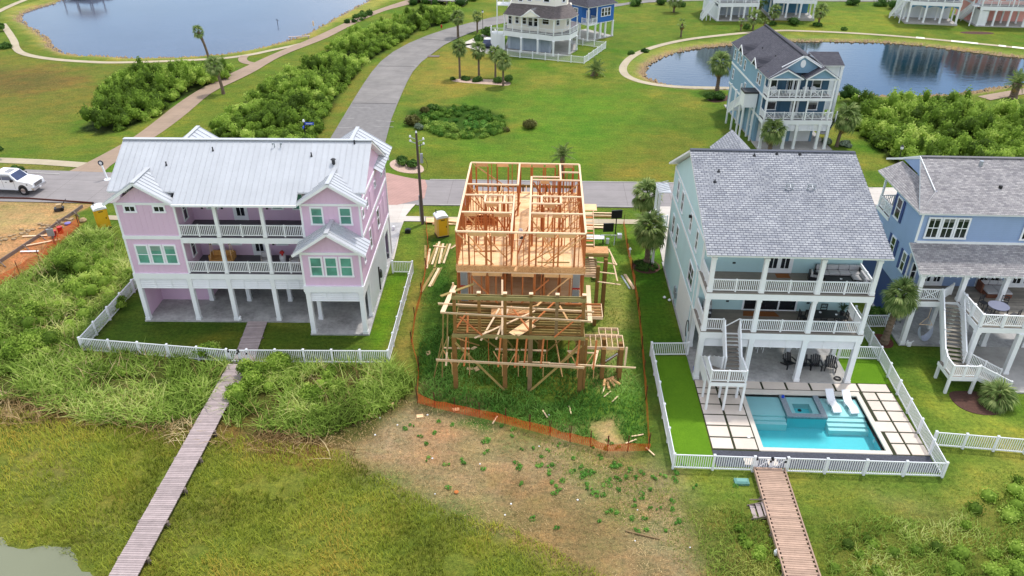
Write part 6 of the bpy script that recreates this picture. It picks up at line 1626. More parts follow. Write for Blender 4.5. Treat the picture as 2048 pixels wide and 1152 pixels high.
# main roof: front slope, west skirt, gablet
A = (26.75,49.9,9.93); B_ = (28.45,51.9,10.75); Rg = (28.45,55.3,12.05)
m_ = shingle_plane(p, A, (XE,49.9,9.93), (XE,55.3,12.05), (28.45,55.3,12.05), SH_BLUE, .16, .014)
shingle_plane(p, (26.75,57.8,9.93), (26.75,49.9,9.93), (28.45,51.9,10.75), (28.45,57.8,10.75), SH_BLUE, .16, .014)
shingle_plane(p, (XE,60.6,9.93), (28.45,60.6,9.93), (28.45,55.3,12.05), (XE,55.3,12.05), SH_BLUE, .16, .014)
MB().add([(28.5,51.9,10.72),(28.5,57.8,10.9),(28.5,55.3,11.98),(28.62,51.9,10.72),(28.62,57.8,10.9),(28.62,55.3,11.98)], [(0,1,2),(5,4,3),(0,3,4,1),(1,4,5,2),(2,5,3,0)]).build('gable_wall', LAPBLUE, p)
for a, b in (((28.4,51.9,10.82),(28.4,55.3,12.1)), ((28.4,57.8,11.0),(28.4,55.3,12.1))): MB().beam(a, b, .05, .1).build('rake_board', WHITE, p)
MB().beam((28.5,55.3,12.1),(XE,55.3,12.1),.3,.05).build('ridge_cap', SH_BLUE, p)
m = MB().cyl((32.6,54.6,11.7),(32.6,54.6,12.1),.14,n=10); m.build('roof_vent', SILV, p)
MB().cyl((33.2,52.4,10.8),(33.2,52.4,11.1),.13,n=10).build('roof_vent', BLACK, p)
# porch roof and posts
shingle_plane(p, (26.85,47.7,6.28), (XE,47.7,6.28), (XE,50.28,7.46), (26.85,50.28,7.46), SH_BLUE, .16, .014)
parts('porch_beam', [(27.1,XE,47.98,48.14,5.98,6.2)], WHITE, p)
for u in (27.35,30.35,33.25,36.2):
    column(p, u, 48.15, 3.95, 5.97, .3)
    column(p, u, 48.15, .12, 3.45, .32)
for u in (27.35,30.3,32.95): column(p, u, 50.3, .12, 3.45, .3)
for u, v in ((30.35,44.9),(33.22,44.8),(36.2,44.8)): column(p, u, v, .02, 3.5, .32)
parts('deck_beam', [(27.12,30.2,47.96,48.08,3.47,3.9),(30.19,XE,44.7,44.82,3.5,3.9),(30.2,30.32,44.83,48.0,3.5,3.9),(27.12,27.24,48.09,50.3,3.47,3.9)], WHITE, p)
for i in range(15): MB().box(27.15,30.28,48.0+i*.152,48.142+i*.152,3.9,3.94).build('deck_board', DECKW, p)
for i in range(36): MB().box(30.3,XE,44.75+i*.153,44.893+i*.153,3.9,3.94).build('deck_board', DECKW, p)
railing(p, [(27.5,48.1),(29.0,48.1)], 3.94, .95, .13, 1.5, cross=True)
railing(p, [(27.2,48.3),(27.2,50.2)], 3.94, .95, .13, 1.5)
railing(p, [(30.34,47.4),(30.34,44.86),(33.2,44.78),(XE,44.78)], 3.94, .95, .13, 1.45, cross=True, pw=.2)
# stair to the lawn
steps(p, (29.72,47.9,3.92), (28.95,44.2,1.42), 1.25, 14, DECKW)
parts('landing_board', [(28.05,29.8,42.45+i*.15,42.59+i*.15,1.36,1.4) for i in range(12)], DECKW, p)
parts('landing_beam', [(28.0,29.85,42.38,42.44,1.1,1.4),(28.0,28.05,42.44,44.25,1.1,1.35),(29.8,29.85,42.44,44.25,1.1,1.35)], WHITE, p)
for u, v in ((28.06,42.45),(29.72,42.45),(28.15,44.15),(29.75,44.15)): column(p, u, v, 0, 1.35, .17, base=False)
railing(p, [(28.3,44.2),(28.06,43.4),(28.06,42.45),(29.7,42.45)], 1.4, .92, .12, 1.0, pw=.14)
steps(p, (29.85,43.25,1.38), (32.3,43.25,.12), 1.3, 8, DECKW)
railing(p, [(29.1,48.05,3.94),(29.1,48.05,3.94),(30.2,49.0,3.94)][1:], 3.94, .95, .13, 1.4)
# openings
for u in (28.15,29.15,30.15): window(p, 'S', u, 50.24, 8.68, .72, 1.45, 2, 2, .12, GLASS)
for u in (34.9,35.9,36.9): window(p, 'S', u, 50.24, 8.68, .72, 1.45, 2, 2, .12, GLASS)
for u, w in ((29.25,.72),(33.4,.8),(35.8,.8)): door(p, 'S', u, 50.28, 3.94, w, 2.1, 2)
window(p, 'S', 27.75, 50.28, 5.1, .3, 1.3, 1, 2, .08)
MB().box(30.75,30.9,50.24,50.29,4.7,4.8).build('wall_socket_box', BLACK, p)
for v, z, w, h in ((53.8,8.5,.75,1.5),(55.96,6.0,.5,.5),(53.15,5.75,.6,1.2),(50.95,5.5,.5,1.4)):
    window(p, 'W', 27.19, v, z, w, h, 1, 2, .1, GLASS)
    if h > 1:
        for s in (-1,1): MB().box(27.13,27.17,v+s*(w/2+.3)-.17,v+s*(w/2+.3)+.17,z-h/2-.1,z+h/2+.1).build('shutter', SHUT, p)
parts('balcony_beam', [(27.12,27.19,54.85,57.35,6.95,7.2)], WHITE, p); parts('balcony_floor', [(27.33,29.59,54.93,57.3,7.0,7.1)], DECKW, p)
column(p, 27.3, 57.2, 7.1, 9.85, .14, base=False)
railing(p, [(27.25,54.95),(27.25,57.25),(29.5,57.25)], 7.2, .9, .15, 1.15, cross=True)
for i in range(16): MB().beam((27.0+i*.5,47.72,6.22),(27.0+i*.5,47.72,6.1),.07,.07,(0,1,0)).build('string_light_bulb', OFFW, p)
# furniture of the periwinkle house
t = thing('wicker_sofa', 'brown wicker corner sofa with pale cushions on the deck of the periwinkle house', 'sofa', (32.4,49.95,3.94))
MB().box(0,2.0,-.75,0,.05,.32).box(0,.12,-.75,0,.32,.78).box(.12,2.0,-.1,0,.32,.7).box(.15,.95,-1.4,-.76,.05,.32).box(1.05,1.9,-1.4,-.76,.05,.32).build('frame', WICK, t)
for a, nm in (((.14,.72,-.2,-.11,.45,.82),'back_cushion'),((.74,1.34,-.2,-.11,.45,.82),'back_cushion'),((1.36,1.96,-.2,-.11,.45,.82),'back_cushion'),((.16,1.0,-1.38,-.22,.33,.46),'seat_cushion'),((1.02,1.92,-1.38,-.22,.33,.46),'seat_cushion')):
    o = MB().box(*a).build(nm, CUSH, t); b = o.modifiers.new('bevel','BEVEL'); b.width = .03
low_table('round_table', 'round grey table on the corner of the weathered deck at the right edge', 'table', 32.15, 46.4, 3.94, 1.35, 1.35, .74, DARK, paint('grey_table_top', lin(120,124,146,.8), .5), round_=True)
G3 = 'dark slatted chairs round the round deck table'
dchair('dark slatted chair behind the round table, on its left', 31.6, 47.25, 3.94, R(25), DARK, G3)
dchair('dark slatted chair behind the round table, on its right', 33.0, 47.2, 3.94, R(-30), DARK, G3)
dchair('dark slatted chair at the left front of the round table', 31.2, 45.75, 3.94, R(130), DARK, G3)
dchair('dark slatted chair at the right front of the round table', 33.0, 45.7, 3.94, R(215), DARK, G3)
t = thing('hammock_chair', 'pale hanging hammock chair under the periwinkle house', 'hammock', (28.55,47.9,0))
MB().beam((-.5,0,2.0),(.5,.1,1.9),.04,.04).beam((-.5,0,2.0),(0,.05,2.6),.02,.02).beam((.5,.1,1.9),(0,.05,2.6),.02,.02).beam((0,.05,2.6),(0,.05,3.4),.02,.02).build('spreader_bar', NEWP, t)
m = MB(); vs = []; n = 8
for i in range(n+1):
    a = math.pi*i/n
    for j in range(5):
        b = (j-2)/2
        vs.append((-.48*math.cos(a), -.1+b*.35*math.sin(a)**.5-.05, 1.95-1.1*math.sin(a)-(1-b*b)*.15))
m.add(vs, [(i*5+j, i*5+j+1, (i+1)*5+j+1, (i+1)*5+j) for i in range(n) for j in range(4)])
m.build('sling', paint('hammock_cloth', lin(190,196,214,.85), .9), t)
t = thing('kettle_grill', 'red kettle grill on a black stand in the dark under the periwinkle house', 'grill', (28.0,50.9,.12))
MB().lathe([(.05,.55),(.24,.65),(.3,.8),(.3,.82)], 14).build('bowl', BLACK, t); MB().lathe([(.3,.82),(.27,.95),(.15,1.03),(.03,1.06)], 14).build('lid', REDP, t)
for i in range(3): a = i*2.09; MB().beam((.15*math.cos(a),.15*math.sin(a),.6),(.32*math.cos(a),.32*math.sin(a),0),.03,.03).build('leg', BLACK, t)
tag(MB().box(-.12,.12,-.1,.1,0,.3).beam((.1,0,.3),(.25,-.05,.5),.05,.05).box(-.2,-.12,-.04,.04,.1,.5).build('hose_reel', WHITE, None, (27.75,47.85,.1)), 'white hose reel at the foot of the left porch post of the periwinkle house', 'hose reel')

# ================================================================ slate roofed house by the clear pond
SH_ = thing('slate_roof_house', 'dusty blue house with charcoal gable roof standing by the clear pond', 'house', (29.08,88.79,0), R(2.0))
p = SH_
L_, Rr_ = -2.85, 4.75
MB().box(L_-.1, Rr_+1.2, -.3, 17, 0, .12).build('slab', CONC, p)
D2, D1, EV = 6.32, 3.68, 8.6
for u, v in ((0,0),(1.28,0),(3.95,.0),(5.0,0),(5.85,2.0),(-2.7,0)): column(p, u, v, .12, 3.1, .3)
louvres(p, -2.6, -.15, .0, 2.4, 3.1); louvres(p, .15, 1.1, .0, 2.4, 3.1); louvres(p, 1.45, 3.8, .0, 2.4, 3.1); louvres(p, 4.1, 4.85, .0, 2.4, 3.1)
parts('deck_beam', [(L_-.05,Rr_+.5,-.12,.08,3.12,3.64),(L_,Rr_,-.12,.08,5.95,6.28),(L_-.02,L_+.1,.09,1.6,5.95,6.28),(L_-.02,L_+.1,.09,1.6,3.12,3.64)], WHITE, p)
parts('deck', [(L_,Rr_+.5,-.05,1.65,3.645,3.68),(L_,Rr_,-.05,1.65,6.285,6.32)], DECKG, p)
parts('garage_door', [(-2.4,.2,2.6,2.7,.12,2.4),(1.6,4.0,2.6,2.7,.12,2.4)], WHITE, p)
parts('ground_wall', [(L_,-2.45,2.55,2.68,.12,3.1),(.22,1.58,2.55,2.68,.12,3.1),(4.05,4.3,2.55,2.68,.12,3.1),(L_,L_+.1,2.69,16,.12,3.1)], SLATEB, p)
parts('wall', [(L_+.13,Rr_-.13,1.65,1.77,3.68,8.9)], SLATED, p)
parts('wall', [(L_,L_+.12,1.78,16.5,3.1,8.6),(Rr_-.12,Rr_,1.78,16.5,3.1,8.6),(L_+.13,Rr_-.13,16.38,16.5,3.1,8.6)], SLATEB, p)
parts('shutter', [(-.9,-.1,1.58,1.64,6.4,8.3),(2.9,3.55,1.58,1.64,6.4,8.3),(3.9,4.5,1.58,1.64,6.4,8.3)] + [(-.6,.7,1.58,1.64,3.8,5.8),(1.6,2.6,1.58,1.64,3.8,5.8)], SLATED, p)
parts('band_board', [(L_-.04,L_-.001,1.7,16.5,5.95,6.2),(L_-.04,L_-.001,1.7,16.5,3.3,3.55)], WHITE, p)
parts('corner_board', [(L_-.05,L_+.08,1.6,1.649,3.7,8.6),(Rr_-.1,Rr_+.04,1.6,1.649,3.7,8.6)], WHITE, p)
window(p, 'S', -1.9, 1.64, 7.5, .9, .9, 1, 1); window(p, 'S', 3.2, 1.56, 7.5, .9, .9, 1, 1)
door(p, 'S', .5, 1.64, 6.32, .7, 1.9, 2); door(p, 'S', 1.1, 1.64, 3.68, .75, 1.9, 1)
window(p, 'S', -1.7, 1.64, 4.85, 1.1, .85, 1, 1); window(p, 'S', 3.2, 1.64, 4.85, 1.1, .85, 1, 1)
for v, z in ((15.4,7.4),(13.6,7.4),(12.2,7.4),(10.4,7.3),(4.4,7.4),(3.4,7.4),(15,4.9),(9.0,4.8),(4,2.2)): window(p, 'W', L_-.005, v, z, .5, 1.15, 1, 2, .1)
for u in (L_+.1, .45, 1.4, Rr_-.1): column(p, u, -.02, 6.32, 8.5, .16, base=False)
for u in (L_+.1, .45, 2.0, Rr_-.1): column(p, u, -.02, 3.68, 5.95, .16, base=False)
for z, r_ in ((6.32, Rr_-.1),(3.68, Rr_+.4)):
    railing(p, [(L_+.1,.0),(r_,.0)], z, .9, .16, 1.15, joined=True, cross=True); railing(p, [(L_+.1,.1),(L_+.1,1.6)], z, .9, .16, 1.5, joined=True)
# roofs
uc = .95; zr_ = 10.85
shingle_plane(p, (L_-.35,-.15,8.55), (L_-.35,17,8.55), (uc,17,zr_), (uc,.9,zr_), SH_DARK, .2, .015)
shingle_plane(p, (Rr_+.35,17,8.55), (Rr_+.35,-.15,8.55), (uc,.9,zr_), (uc,17,zr_), SH_DARK, .2, .015)
MB().beam((uc,.8,zr_+.05),(uc,17,zr_+.05),.3,.06).build('ridge_cap', SH_DARK, p)
gable_wall(MB(), L_+.9, Rr_-.9, 1.0, 8.9, 10.7).build('gable_wall', SLATEB, p)
gable_wall(MB(), L_, .75, -.02, 8.55, 9.42).build('gable_wall', SLATEB, p); gable_wall(MB(), 1.35, Rr_, -.02, 8.55, 9.55).build('gable_wall', SLATEB, p)
for a, b, zp in ((L_-.25,.95,9.6),(1.15,Rr_+.3,9.75)):
    c = (a+b)/2
    shingle_plane(p, (a,-.35,8.55), (a,1.6,8.55), (c,1.6,zp), (c,-.35,zp), SH_DARK, .2, .012); shingle_plane(p, (b,1.6,8.55), (b,-.35,8.55), (c,-.35,zp), (c,1.6,zp), SH_DARK, .2, .012)
    MB().box(a+.1,b-.1,-.2,-.1,8.38,8.54).build('fascia', WHITE, p)
for s in (-1,1): MB().beam((uc+s*2.4,.85,9.55),(uc,.85,zr_+.02),.1,.16).build('rake_board', WHITE, p)
m = MB(); m.cyl((uc,.9,10.0),(uc,.99,10.0),.01,n=4); vs = [(uc+.3*math.cos(t*math.pi/8), .93, 9.95+.45*math.sin(t*math.pi/8)) for t in range(16)]
MB().add(vs+[(x,y+.06,z) for x,y,z in vs], [tuple(range(15,-1,-1))]+[(i,(i+1)%16,16+(i+1)%16,16+i) for i in range(16)]).build('oval_vent', WHITE, p)
for v in (11.5, 5.2):   # side dormers: small gables over the left eave
    shingle_plane(p, (L_-.5,v-1.1,8.6), (L_+1.3,v-1.1,9.35), (L_+1.9,v,9.8), (L_-.5,v,9.55), SH_DARK, .2, .01, thick=.05, smat=SH_DARK)
    shingle_plane(p, (L_+1.3,v+1.1,9.35), (L_-.5,v+1.1,8.6), (L_-.5,v,9.55), (L_+1.9,v,9.8), SH_DARK, .2, .01, thick=.05, smat=SH_DARK)
    for s in (-1,1): MB().beam((L_-.52,v+s*1.15,8.5),(L_-.52,v,9.5),.07,.16).build('rake_board', WHITE, p)
shingle_plane(p, (Rr_-.5,3.3,9.15), (Rr_+2.0,3.3,9.15), (Rr_+2.0,6.0,10.1), (Rr_-1.6,6.0,10.1), SH_DARK, .2, .012)
shingle_plane(p, (Rr_+2.0,8.7,9.15), (Rr_-.5,8.7,9.15), (Rr_-1.6,6.0,10.1), (Rr_+2.0,6.0,10.1), SH_DARK, .2, .012)
parts('wall', [(Rr_+.01,Rr_+1.7,3.8,8.2,3.7,9.1)], WHITE, p); column(p, Rr_+1.8, 3.5, 0, 9.0, .3)
for u, v in ((-1.3,9.5),(-.2,8.0),(-1.0,5.0),(2.8,3.5)): MB().cyl((u,v,9.2),(u,v,9.9 if u > -1.2 else 9.75),.07,n=6).build('roof_vent', BLACK, p)
# lift tower and stair on the left
parts('lift_wall', [(L_-1.7,L_-.15,2.9,4.6,4.2,5.9)], WHITE, p); MB().box(L_-1.8,L_-.1,2.8,4.7,5.9,6.1).build('lift_roof', DARK, p)
for u in (L_-1.6, L_-.3):
    for v in (3.0, 4.5, 7.0, 9.5): column(p, u, v, 0, 4.2 if v < 5 else 5.2, .18, base=False)
steps(p, (L_-.9,5.0,4.2), (L_-.9,9.6,1.6), 1.2, 10, WHITE, joined=True)
steps(p, (Rr_+.6,.6,3.6), (Rr_+1.5,4.5,.2), 1.0, 10, DARK, joined=True)
G4 = 'white chairs on the top balcony of the slate roofed house'
def fchair(lb, u, v, z):
    c, s = math.cos(R(2)), math.sin(R(2)); adirondack(lb, 29.08+c*u-s*v, 88.79+s*u+c*v, z, 0, WHITE, G4)
fchair('white adirondack chair on the left half of the top balcony, slate roofed house', -1.8, .9, 6.33); fchair('white adirondack chair on the right of the top balcony, left one of two', 1.9, .9, 6.33); fchair('white adirondack chair on the right of the top balcony, right one of two', 2.8, .9, 6.33)

# ================================================================ cream wraparound house at the top
CH = thing('cream_house', 'tall cream house with a wraparound balcony and brown skirt roof', 'house', (0,0,0))
p = CH
D_ = [(-6.4,134.9),(-3.4,133.2),(-.6,132.3),(2.05,130.9),(4.8,132.2),(6.1,135.2),(6.6,142),(-6,144)]
W1 = [(-5.9,136.2),(-3.2,134.7),(-.3,133.9),(1.9,132.9),(3.9,134.0),(4.9,136.2),(5.2,142),(-5.6,144)]
W2 = [(-5.2,137.2),(-2.6,136.4),(2.2,134.6),(4.2,136.3),(4.6,142),(-5.2,144)]
MB().prism([(x*1.0,y-.1) for x,y in D_],0,.12).build('slab', CONC, p)
for x, y in D_[:6]: column(p, x, y, .12, 2.5, .32)
MB().prism(D_,2.5,3.35).build('deck_band', WHITE, p)
MB().prism([(-5.8,135.9),(-3.2,134.6),(-.4,133.6),(1.6,132.9),(1.9,136),(-5.6,142)],.12,2.49).build('garage_wall', GREYW, p)
for a, b in (((-5.3,135.5),(-3.6,134.65)),((-3.0,134.4),(-.8,133.6)),((-.1,133.4),(1.3,132.9))):
    MB().beam((a[0],a[1]-.02,1.25),(b[0],b[1]-.02,1.25),.08,2.1).build('garage_door', paint('grey_garage_door', lin(160,172,186,.85), .6), p)
MB().prism(D_,3.36,3.4).build('deck', DECKG, p)
railing(p, D_[:6], 3.4, .95, .2, 1.5, joined=True)
MB().prism(W1,3.41,6.6).build('wall', CREAM, p)
for x, y in D_[:6]: column(p, x*.985, y+.12, 3.41, 6.0, .2, base=False)
def on_wall(a, b, f): return a[0]+(b[0]-a[0])*f, a[1]+(b[1]-a[1])*f, math.atan2(b[1]-a[1], b[0]-a[0])
def wwin(a, b, f, z, w, h, nx=1, ny=2):
    x, y, an = on_wall(a, b, f); o = window(p, 'S', x, y, z, w, h, nx, ny, .12); o.rotation_euler[2] = an; o.location = (x+math.sin(an)*.02, y-math.cos(an)*.02, z)
for f, w, h in ((.2,.6,1.5),(.65,.6,1.0)): wwin(W1[0],W1[1],f,5.0,w,h)
for f, w, h in ((.1,.6,1.0),(.45,.65,1.5),(.78,.65,1.5)): wwin(W1[1],W1[2],f,5.0,w,h)
wwin(W1[2],W1[3],.45,5.2,1.1,.9); wwin(W1[3],W1[4],.4,5.1,.5,.9); wwin(W1[4],W1[5],.5,5.0,.8,1.4,2)
MB().prism(W2,6.6,13.5).build('wall', CREAM, p)
n = 6
for i in range(5):
    a, b = D_[i], D_[i+1]; k = [(-5.25,137.1),(-2.6,136.35),(-.2,135.5),(2.2,134.55),(4.25,136.2),(4.6,138.5)]
    shingle_plane(p, (a[0]*1.02,a[1]-.35,6.05), (b[0]*1.02,b[1]-.35,6.05), (k[i+1][0],k[i+1][1],7.35), (k[i][0],k[i][1],7.35), SH_BROWN, .2, .012)
gable_wall(MB(), -3.3, -.5, 132.2, 6.1, 6.95, th=2).build('gable_wall', CREAM, p)
for s in (-1,1): MB().beam((-1.9+s*1.6,132.15,6.1),(-1.9,132.15,7.05),.08,.16).build('rake_board', WHITE, p)
for f, w, h in ((.2,.6,1.2),(.6,.6,1.6)): wwin(W2[0],W2[1],f,8.6,w,h)
for f, w, h in ((.1,.6,1.5),(.4,.75,1.0),(.7,.9,1.4)): wwin(W2[1],W2[2],f,8.7,w,h)
wwin(W2[2],W2[3],.7,8.6,.5,1.4)
for f in (.2,.7): wwin(W2[0],W2[1],f,11.4,.7,1.3); wwin(W2[1],W2[2],f,11.4,.9,1.3)
shingle_plane(p, (-6,133.8,13.5), (5.2,133.8,13.5), (1.5,139,15.5), (-2,139,15.5), SH_BROWN, .2, .012); shingle_plane(p, (5.2,133.8,13.5), (5.2,145,13.5), (1.5,139,15.5), (1.5,139,15.5), SH_BROWN, .2, .012)
parts('stair_tower_wall', [(-8.7,-6.5,135.6,137.6,0,2.6)], WHITE, p)
railing(p, [(-8.7,137.5),(-8.7,135.6),(-6.5,135.6)], 2.61, .95, .2, 1.1, joined=True)
for x, y, h in ((-7.6,136.0,9.5),(-8.6,135.7,3.4)): column(p, x, y, 2.6, h, .18, base=False)
railing(p, [(-7.6,136),(-5.6,137.2)], 7.3, .95, .2, 1.0, joined=True)
MB().box(-7.6,-5.5,136,138.5,7.1,7.29).build('upper_balcony', WHITE, p)

# ================================================================ the other houses round the ponds
def stilt_house(name, label, x, y, rz, w, d, z1, z2, wall, roof, ncol=4, ground=None, arches=False, stair=None, levels=2, rails=True, ground_dark=None, slab_h=.15, wallm=None):
    t = thing(name, label, 'house', (x,y,0), R(rz)); p = t
    MB().box(-.2,w+.2,-.3,d,0,slab_h).build('slab', CONC, t)
    for i in range(ncol): column(t, .15+(w-.3)*i/(ncol-1), 0, slab_h, z1-.8, .32)
    for i in range(ncol): column(t, .15+(w-.3)*i/(ncol-1), 3.0, slab_h, z1-.8, .28)
    parts('deck_beam', [(-.1,w+.1,-.12,.1,z1-.78,z1-.05)], WHITE, t)
    MB().box(0,w,.11,d,z1-.4,z1-.05).build('deck_frame', WHITE, t)
    MB().box(0,w,-.05,2.2,z1-.045,z1).build('deck', DECKG, t)
    if rails: railing(t, [(0,2.1),(0,0),(w,0),(w,2.1)], z1, .95, .2, 1.6, joined=True)
    MB().box(.1,w-.1,d*.45,d-.1,slab_h,z1-.41).build('ground_wall', ground or wall, t)
    MB().box(0,w,2.2,d,z1+.001,z1+2.9*levels).build('wall', wall, t)
    for lv in range(levels):
        n = max(2, int(w/2.2))
        for i in range(n):
            window(t, 'S', w*(i+.5)/n, 2.19, z1+1.5+2.9*lv, 1.0, 1.35, 1, 2, .14)
        for i in range(2): window(t, 'W', -.005, 3.5+i*3, z1+1.5+2.9*lv, .8, 1.3, 1, 2, .12); window(t, 'E', w+.005, 3.5+i*3, z1+1.5+2.9*lv, .8, 1.3, 1, 2, .12)
    zt = z1+2.9*levels; zr = zt+1.8
    for i in range(ncol): column(t, .15+(w-.3)*i/(ncol-1), .1, z1, zt, .2, base=False)
    a, b, c, e = (-.4,-.4,zt), (w+.4,-.4,zt), (w+.4,d+.4,zt), (-.4,d+.4,zt)
    r0, r1 = (w*.3,d/2,zr), (w*.7,d/2,zr)
    shingle_plane(t, a, b, r1, r0, roof, .2, .012); shingle_plane(t, c, e, r0, r1, roof, .2, .012)
    shingle_plane(t, b, c, r1, r1, roof, .2, .012); shingle_plane(t, e, a, r0, r0, roof, .2, .012)
    if arches:
        for i in range(ncol-1):
            u0 = .15+(w-.3)*i/(ncol-1)+.17; u1 = .15+(w-.3)*(i+1)/(ncol-1)-.17; zt_ = z1-.8; k = 10
            top = [(u0+(u1-u0)*j/k, -.02, zt_) for j in range(k+1)]; arc = [(u0+(u1-u0)*j/k, -.02, zt_-.5+.42*math.sin(math.pi*j/k)) for j in range(k+1)]
            MB().add(top+arc+[(x_,y_+.1,z_) for x_,y_,z_ in top+arc], [(j,j+k+1,j+k+2,j+1) for j in range(k)]+[(2*k+2+j,2*k+2+j+1,3*k+3+j+1,3*k+3+j) for j in range(k)]+[(k+1+j,3*k+3+j,3*k+3+j+1,k+1+j+1) for j in range(k)]).build('arch', wall, t)
    if stair == 'L':
        steps(t, (-.6,1.0,z1), (-1.6,4.8,.2), 1.1, 11, WHITE, joined=True)
        MB().box(-1.3,0,.1,1.4,z1-.2,z1-.05).build('landing', WHITE, t); column(t, -1.2, .2, 0, z1-.2, .16, base=False)
    if stair == 'F':
        steps(t, (-.7,1.2,z1), (-2.9,1.2,.2), 1.1, 11, WHITE, joined=True)
        for u in (-1.2,-2.0,-2.8): column(t, u, .6, 0, z1*.5+.3*u+.6, .12, base=False)
    return t
a1_ = stilt_house('pale_lake_house', 'pale grey-white house on pilings across the pond, leftmost of the far row', 34.9, 160.4, 5, 8.0, 11, 3.5, 6, LAPWHITE, SH_BROWN, 4, ground=GREYW, stair='F')
parts('side_wall', [(0,.1,.2,11,.15,2.6)], LAPWHITE, a1_)
b1_ = stilt_house('teal_lake_house', 'steel blue house with white posts across the pond, second of the far row', 46.0, 162.3, -3, 8.3, 11, 4.0, 6, LAPNAVY, SH_BROWN, 4, slab_h=.5)
c1_ = stilt_house('arched_lake_house', 'steel blue house with arched porch bays across the pond', 72.0, 160.4, -9, 9.2, 11, 4.3, 6, LAPNAVY, SH_BROWN, 4, ground=LAPWHITE, arches=True, stair='L', slab_h=.3)
d1_ = stilt_house('coral_lake_house', 'coral pink house with a white deck at the top right corner', 84.8, 158.6, -4, 11.5, 11, 3.8, 6, LAPPINK, SH_BROWN, 5, stair='L')
parts('storage_wall', [(.2,1.7,.1,3,.15,2.9)], WHITE, d1_)
# bright blue house behind the cream one (turned 45 degrees)
t = thing('bright_blue_house', 'bright blue house with dark hip roof behind the cream house', 'house', (8.25,142.0,0), R(42)); p = t
MB().box(-.2,6.6,-.2,7,0,.12).build('slab', CONC, p)
for u, v in ((0,0),(1.9,0),(3.2,0),(4.5,0),(6.4,0),(0,2),(0,4),(6.4,3)): column(p, u, v, .12, 2.9, .26)
parts('wall', [(2.3,6.5,0,.12,2.9,5.9),(0,2.29,1.6,1.7,2.9,5.9),(6.4,6.5,.13,7,2.9,5.9),(0,.1,1.71,7,2.9,5.9)], BRBLUE, p)
MB().box(0,6.5,.13,7,2.7,2.9).build('floor_frame', WHITE, p); parts('deck_beam', [(-.05,2.3,-.1,.02,2.65,2.95)], WHITE, p)
railing(p, [(0,1.6),(0,0),(2.25,0)], 2.95, .9, .2, 1.2, joined=True); column(p, .05, .05, 2.95, 5.8, .18, base=False); column(p, 2.2, .05, 2.95, 5.8, .16, base=False)
for u in (3.6,4.4,5.2): window(p, 'S', u, -.01, 4.6, .6, 1.3, 1, 2, .12)
window(p, 'W', -.01, 3.2, 4.6, .9, 1.3, 2, 2, .12); door(p, 'S', 1.5, 1.6, 2.95, .7, 1.9, 1)
a,b,c,e = (-.5,-.5,5.9),(7,-.5,5.9),(7,7.5,5.9),(-.5,7.5,5.9)
for q in ((a,b,(4.3,3.5,8.2),(2.2,3.5,8.2)),(c,e,(2.2,3.5,8.2),(4.3,3.5,8.2)),(b,c,(4.3,3.5,8.2),(4.3,3.5,8.2)),(e,a,(2.2,3.5,8.2),(2.2,3.5,8.2))): shingle_plane(p, *q, SH_DARK, .2, .012)

# ================================================================ pickup truck
t = thing('pickup_truck', 'white four-door pickup truck parked on the street at the left edge', 'truck', (-55.15,72.55,.06), R(-3)); t.scale = (1, 1, 1.14)
# x forward (front at +3.1), y width
def truck_body():
    prof = [(-3.15,.62),(-3.15,1.28),(-1.15,1.30),(-1.05,1.36),(-.95,1.9),(-.75,1.97),(.75,1.95),(.95,1.88),(1.6,1.34),(2.9,1.2),(3.08,1.12),(3.15,.85),(3.1,.55),(2.75,.5),(-2.9,.5)]
    m = MB(); n = len(prof); secs = [(-1.0,.0),(-.94,.06),(.94,.06),(1.0,.0)]
    vs = []
    for y, g in ((-1.0,0),(-.93,1),(.93,1),(1.0,0)):
        for x, z in prof:
            tz = z
            yy = y
            if z > 1.33: yy = (abs(y)-.17*(z-1.33)/.6)*(1 if y > 0 else -1)
            if g == 0: tz = z-.03 if z > 1.1 else z
            vs.append((x*(1 if g else .995), yy, tz))
    fs = []
    for k in range(3):
        for i in range(n): j = (i+1) % n; fs.append((k*n+i, k*n+j, (k+1)*n+j, (k+1)*n+i))
    fs += [tuple(range(n)), tuple(range(4*n-1,3*n-1,-1))]
    m.add(vs, fs); return m
o = truck_body().build('body', CARW, t); b = o.modifiers.new('bevel','BEVEL'); b.width = .035; b.segments = 2; b.limit_method = 'ANGLE'
MB().box(-3.0,-1.25,-.78,.78,1.29,1.31).build('bed_floor', DARK, t)
for s in (-1,1): MB().box(-3.12,-1.15,s*.93-.07,s*.93+.07,1.28,1.36).build('bed_rail', CARW, t)
m = MB()
for s in (-1,1):
    y0 = s*.905; y1 = s*.835
    for x0, x1, x2, x3 in ((-.86,-.84,.0,-.02),(.06,.05,1.22,.86)):
        q = [(x0,s*.985,1.4),(x2,s*.985,1.4),(x3,s*.875,1.83),(x1,s*.875,1.83)]
        MB().slab(q, .012) if False else None
        MB().add([(a,b_+s*.012,c) for a,b_,c in q]+[(a,b_-s*.02,c) for a,b_,c in q], [(0,1,2,3),(7,6,5,4),(0,4,5,1),(1,5,6,2),(2,6,7,3),(3,7,4,0)]).build('side_window', GLASSC, t)
MB().add([(1.62,-.82,1.36),(1.62,.82,1.36),(1.02,.74,1.885),(1.02,-.74,1.885),(1.6,-.82,1.34),(1.6,.82,1.34),(1.0,.74,1.86),(1.0,-.74,1.86)], [(0,1,2,3),(7,6,5,4),(0,4,5,1),(1,5,6,2),(2,6,7,3),(3,7,4,0)]).build('windscreen', GLASSC, t)
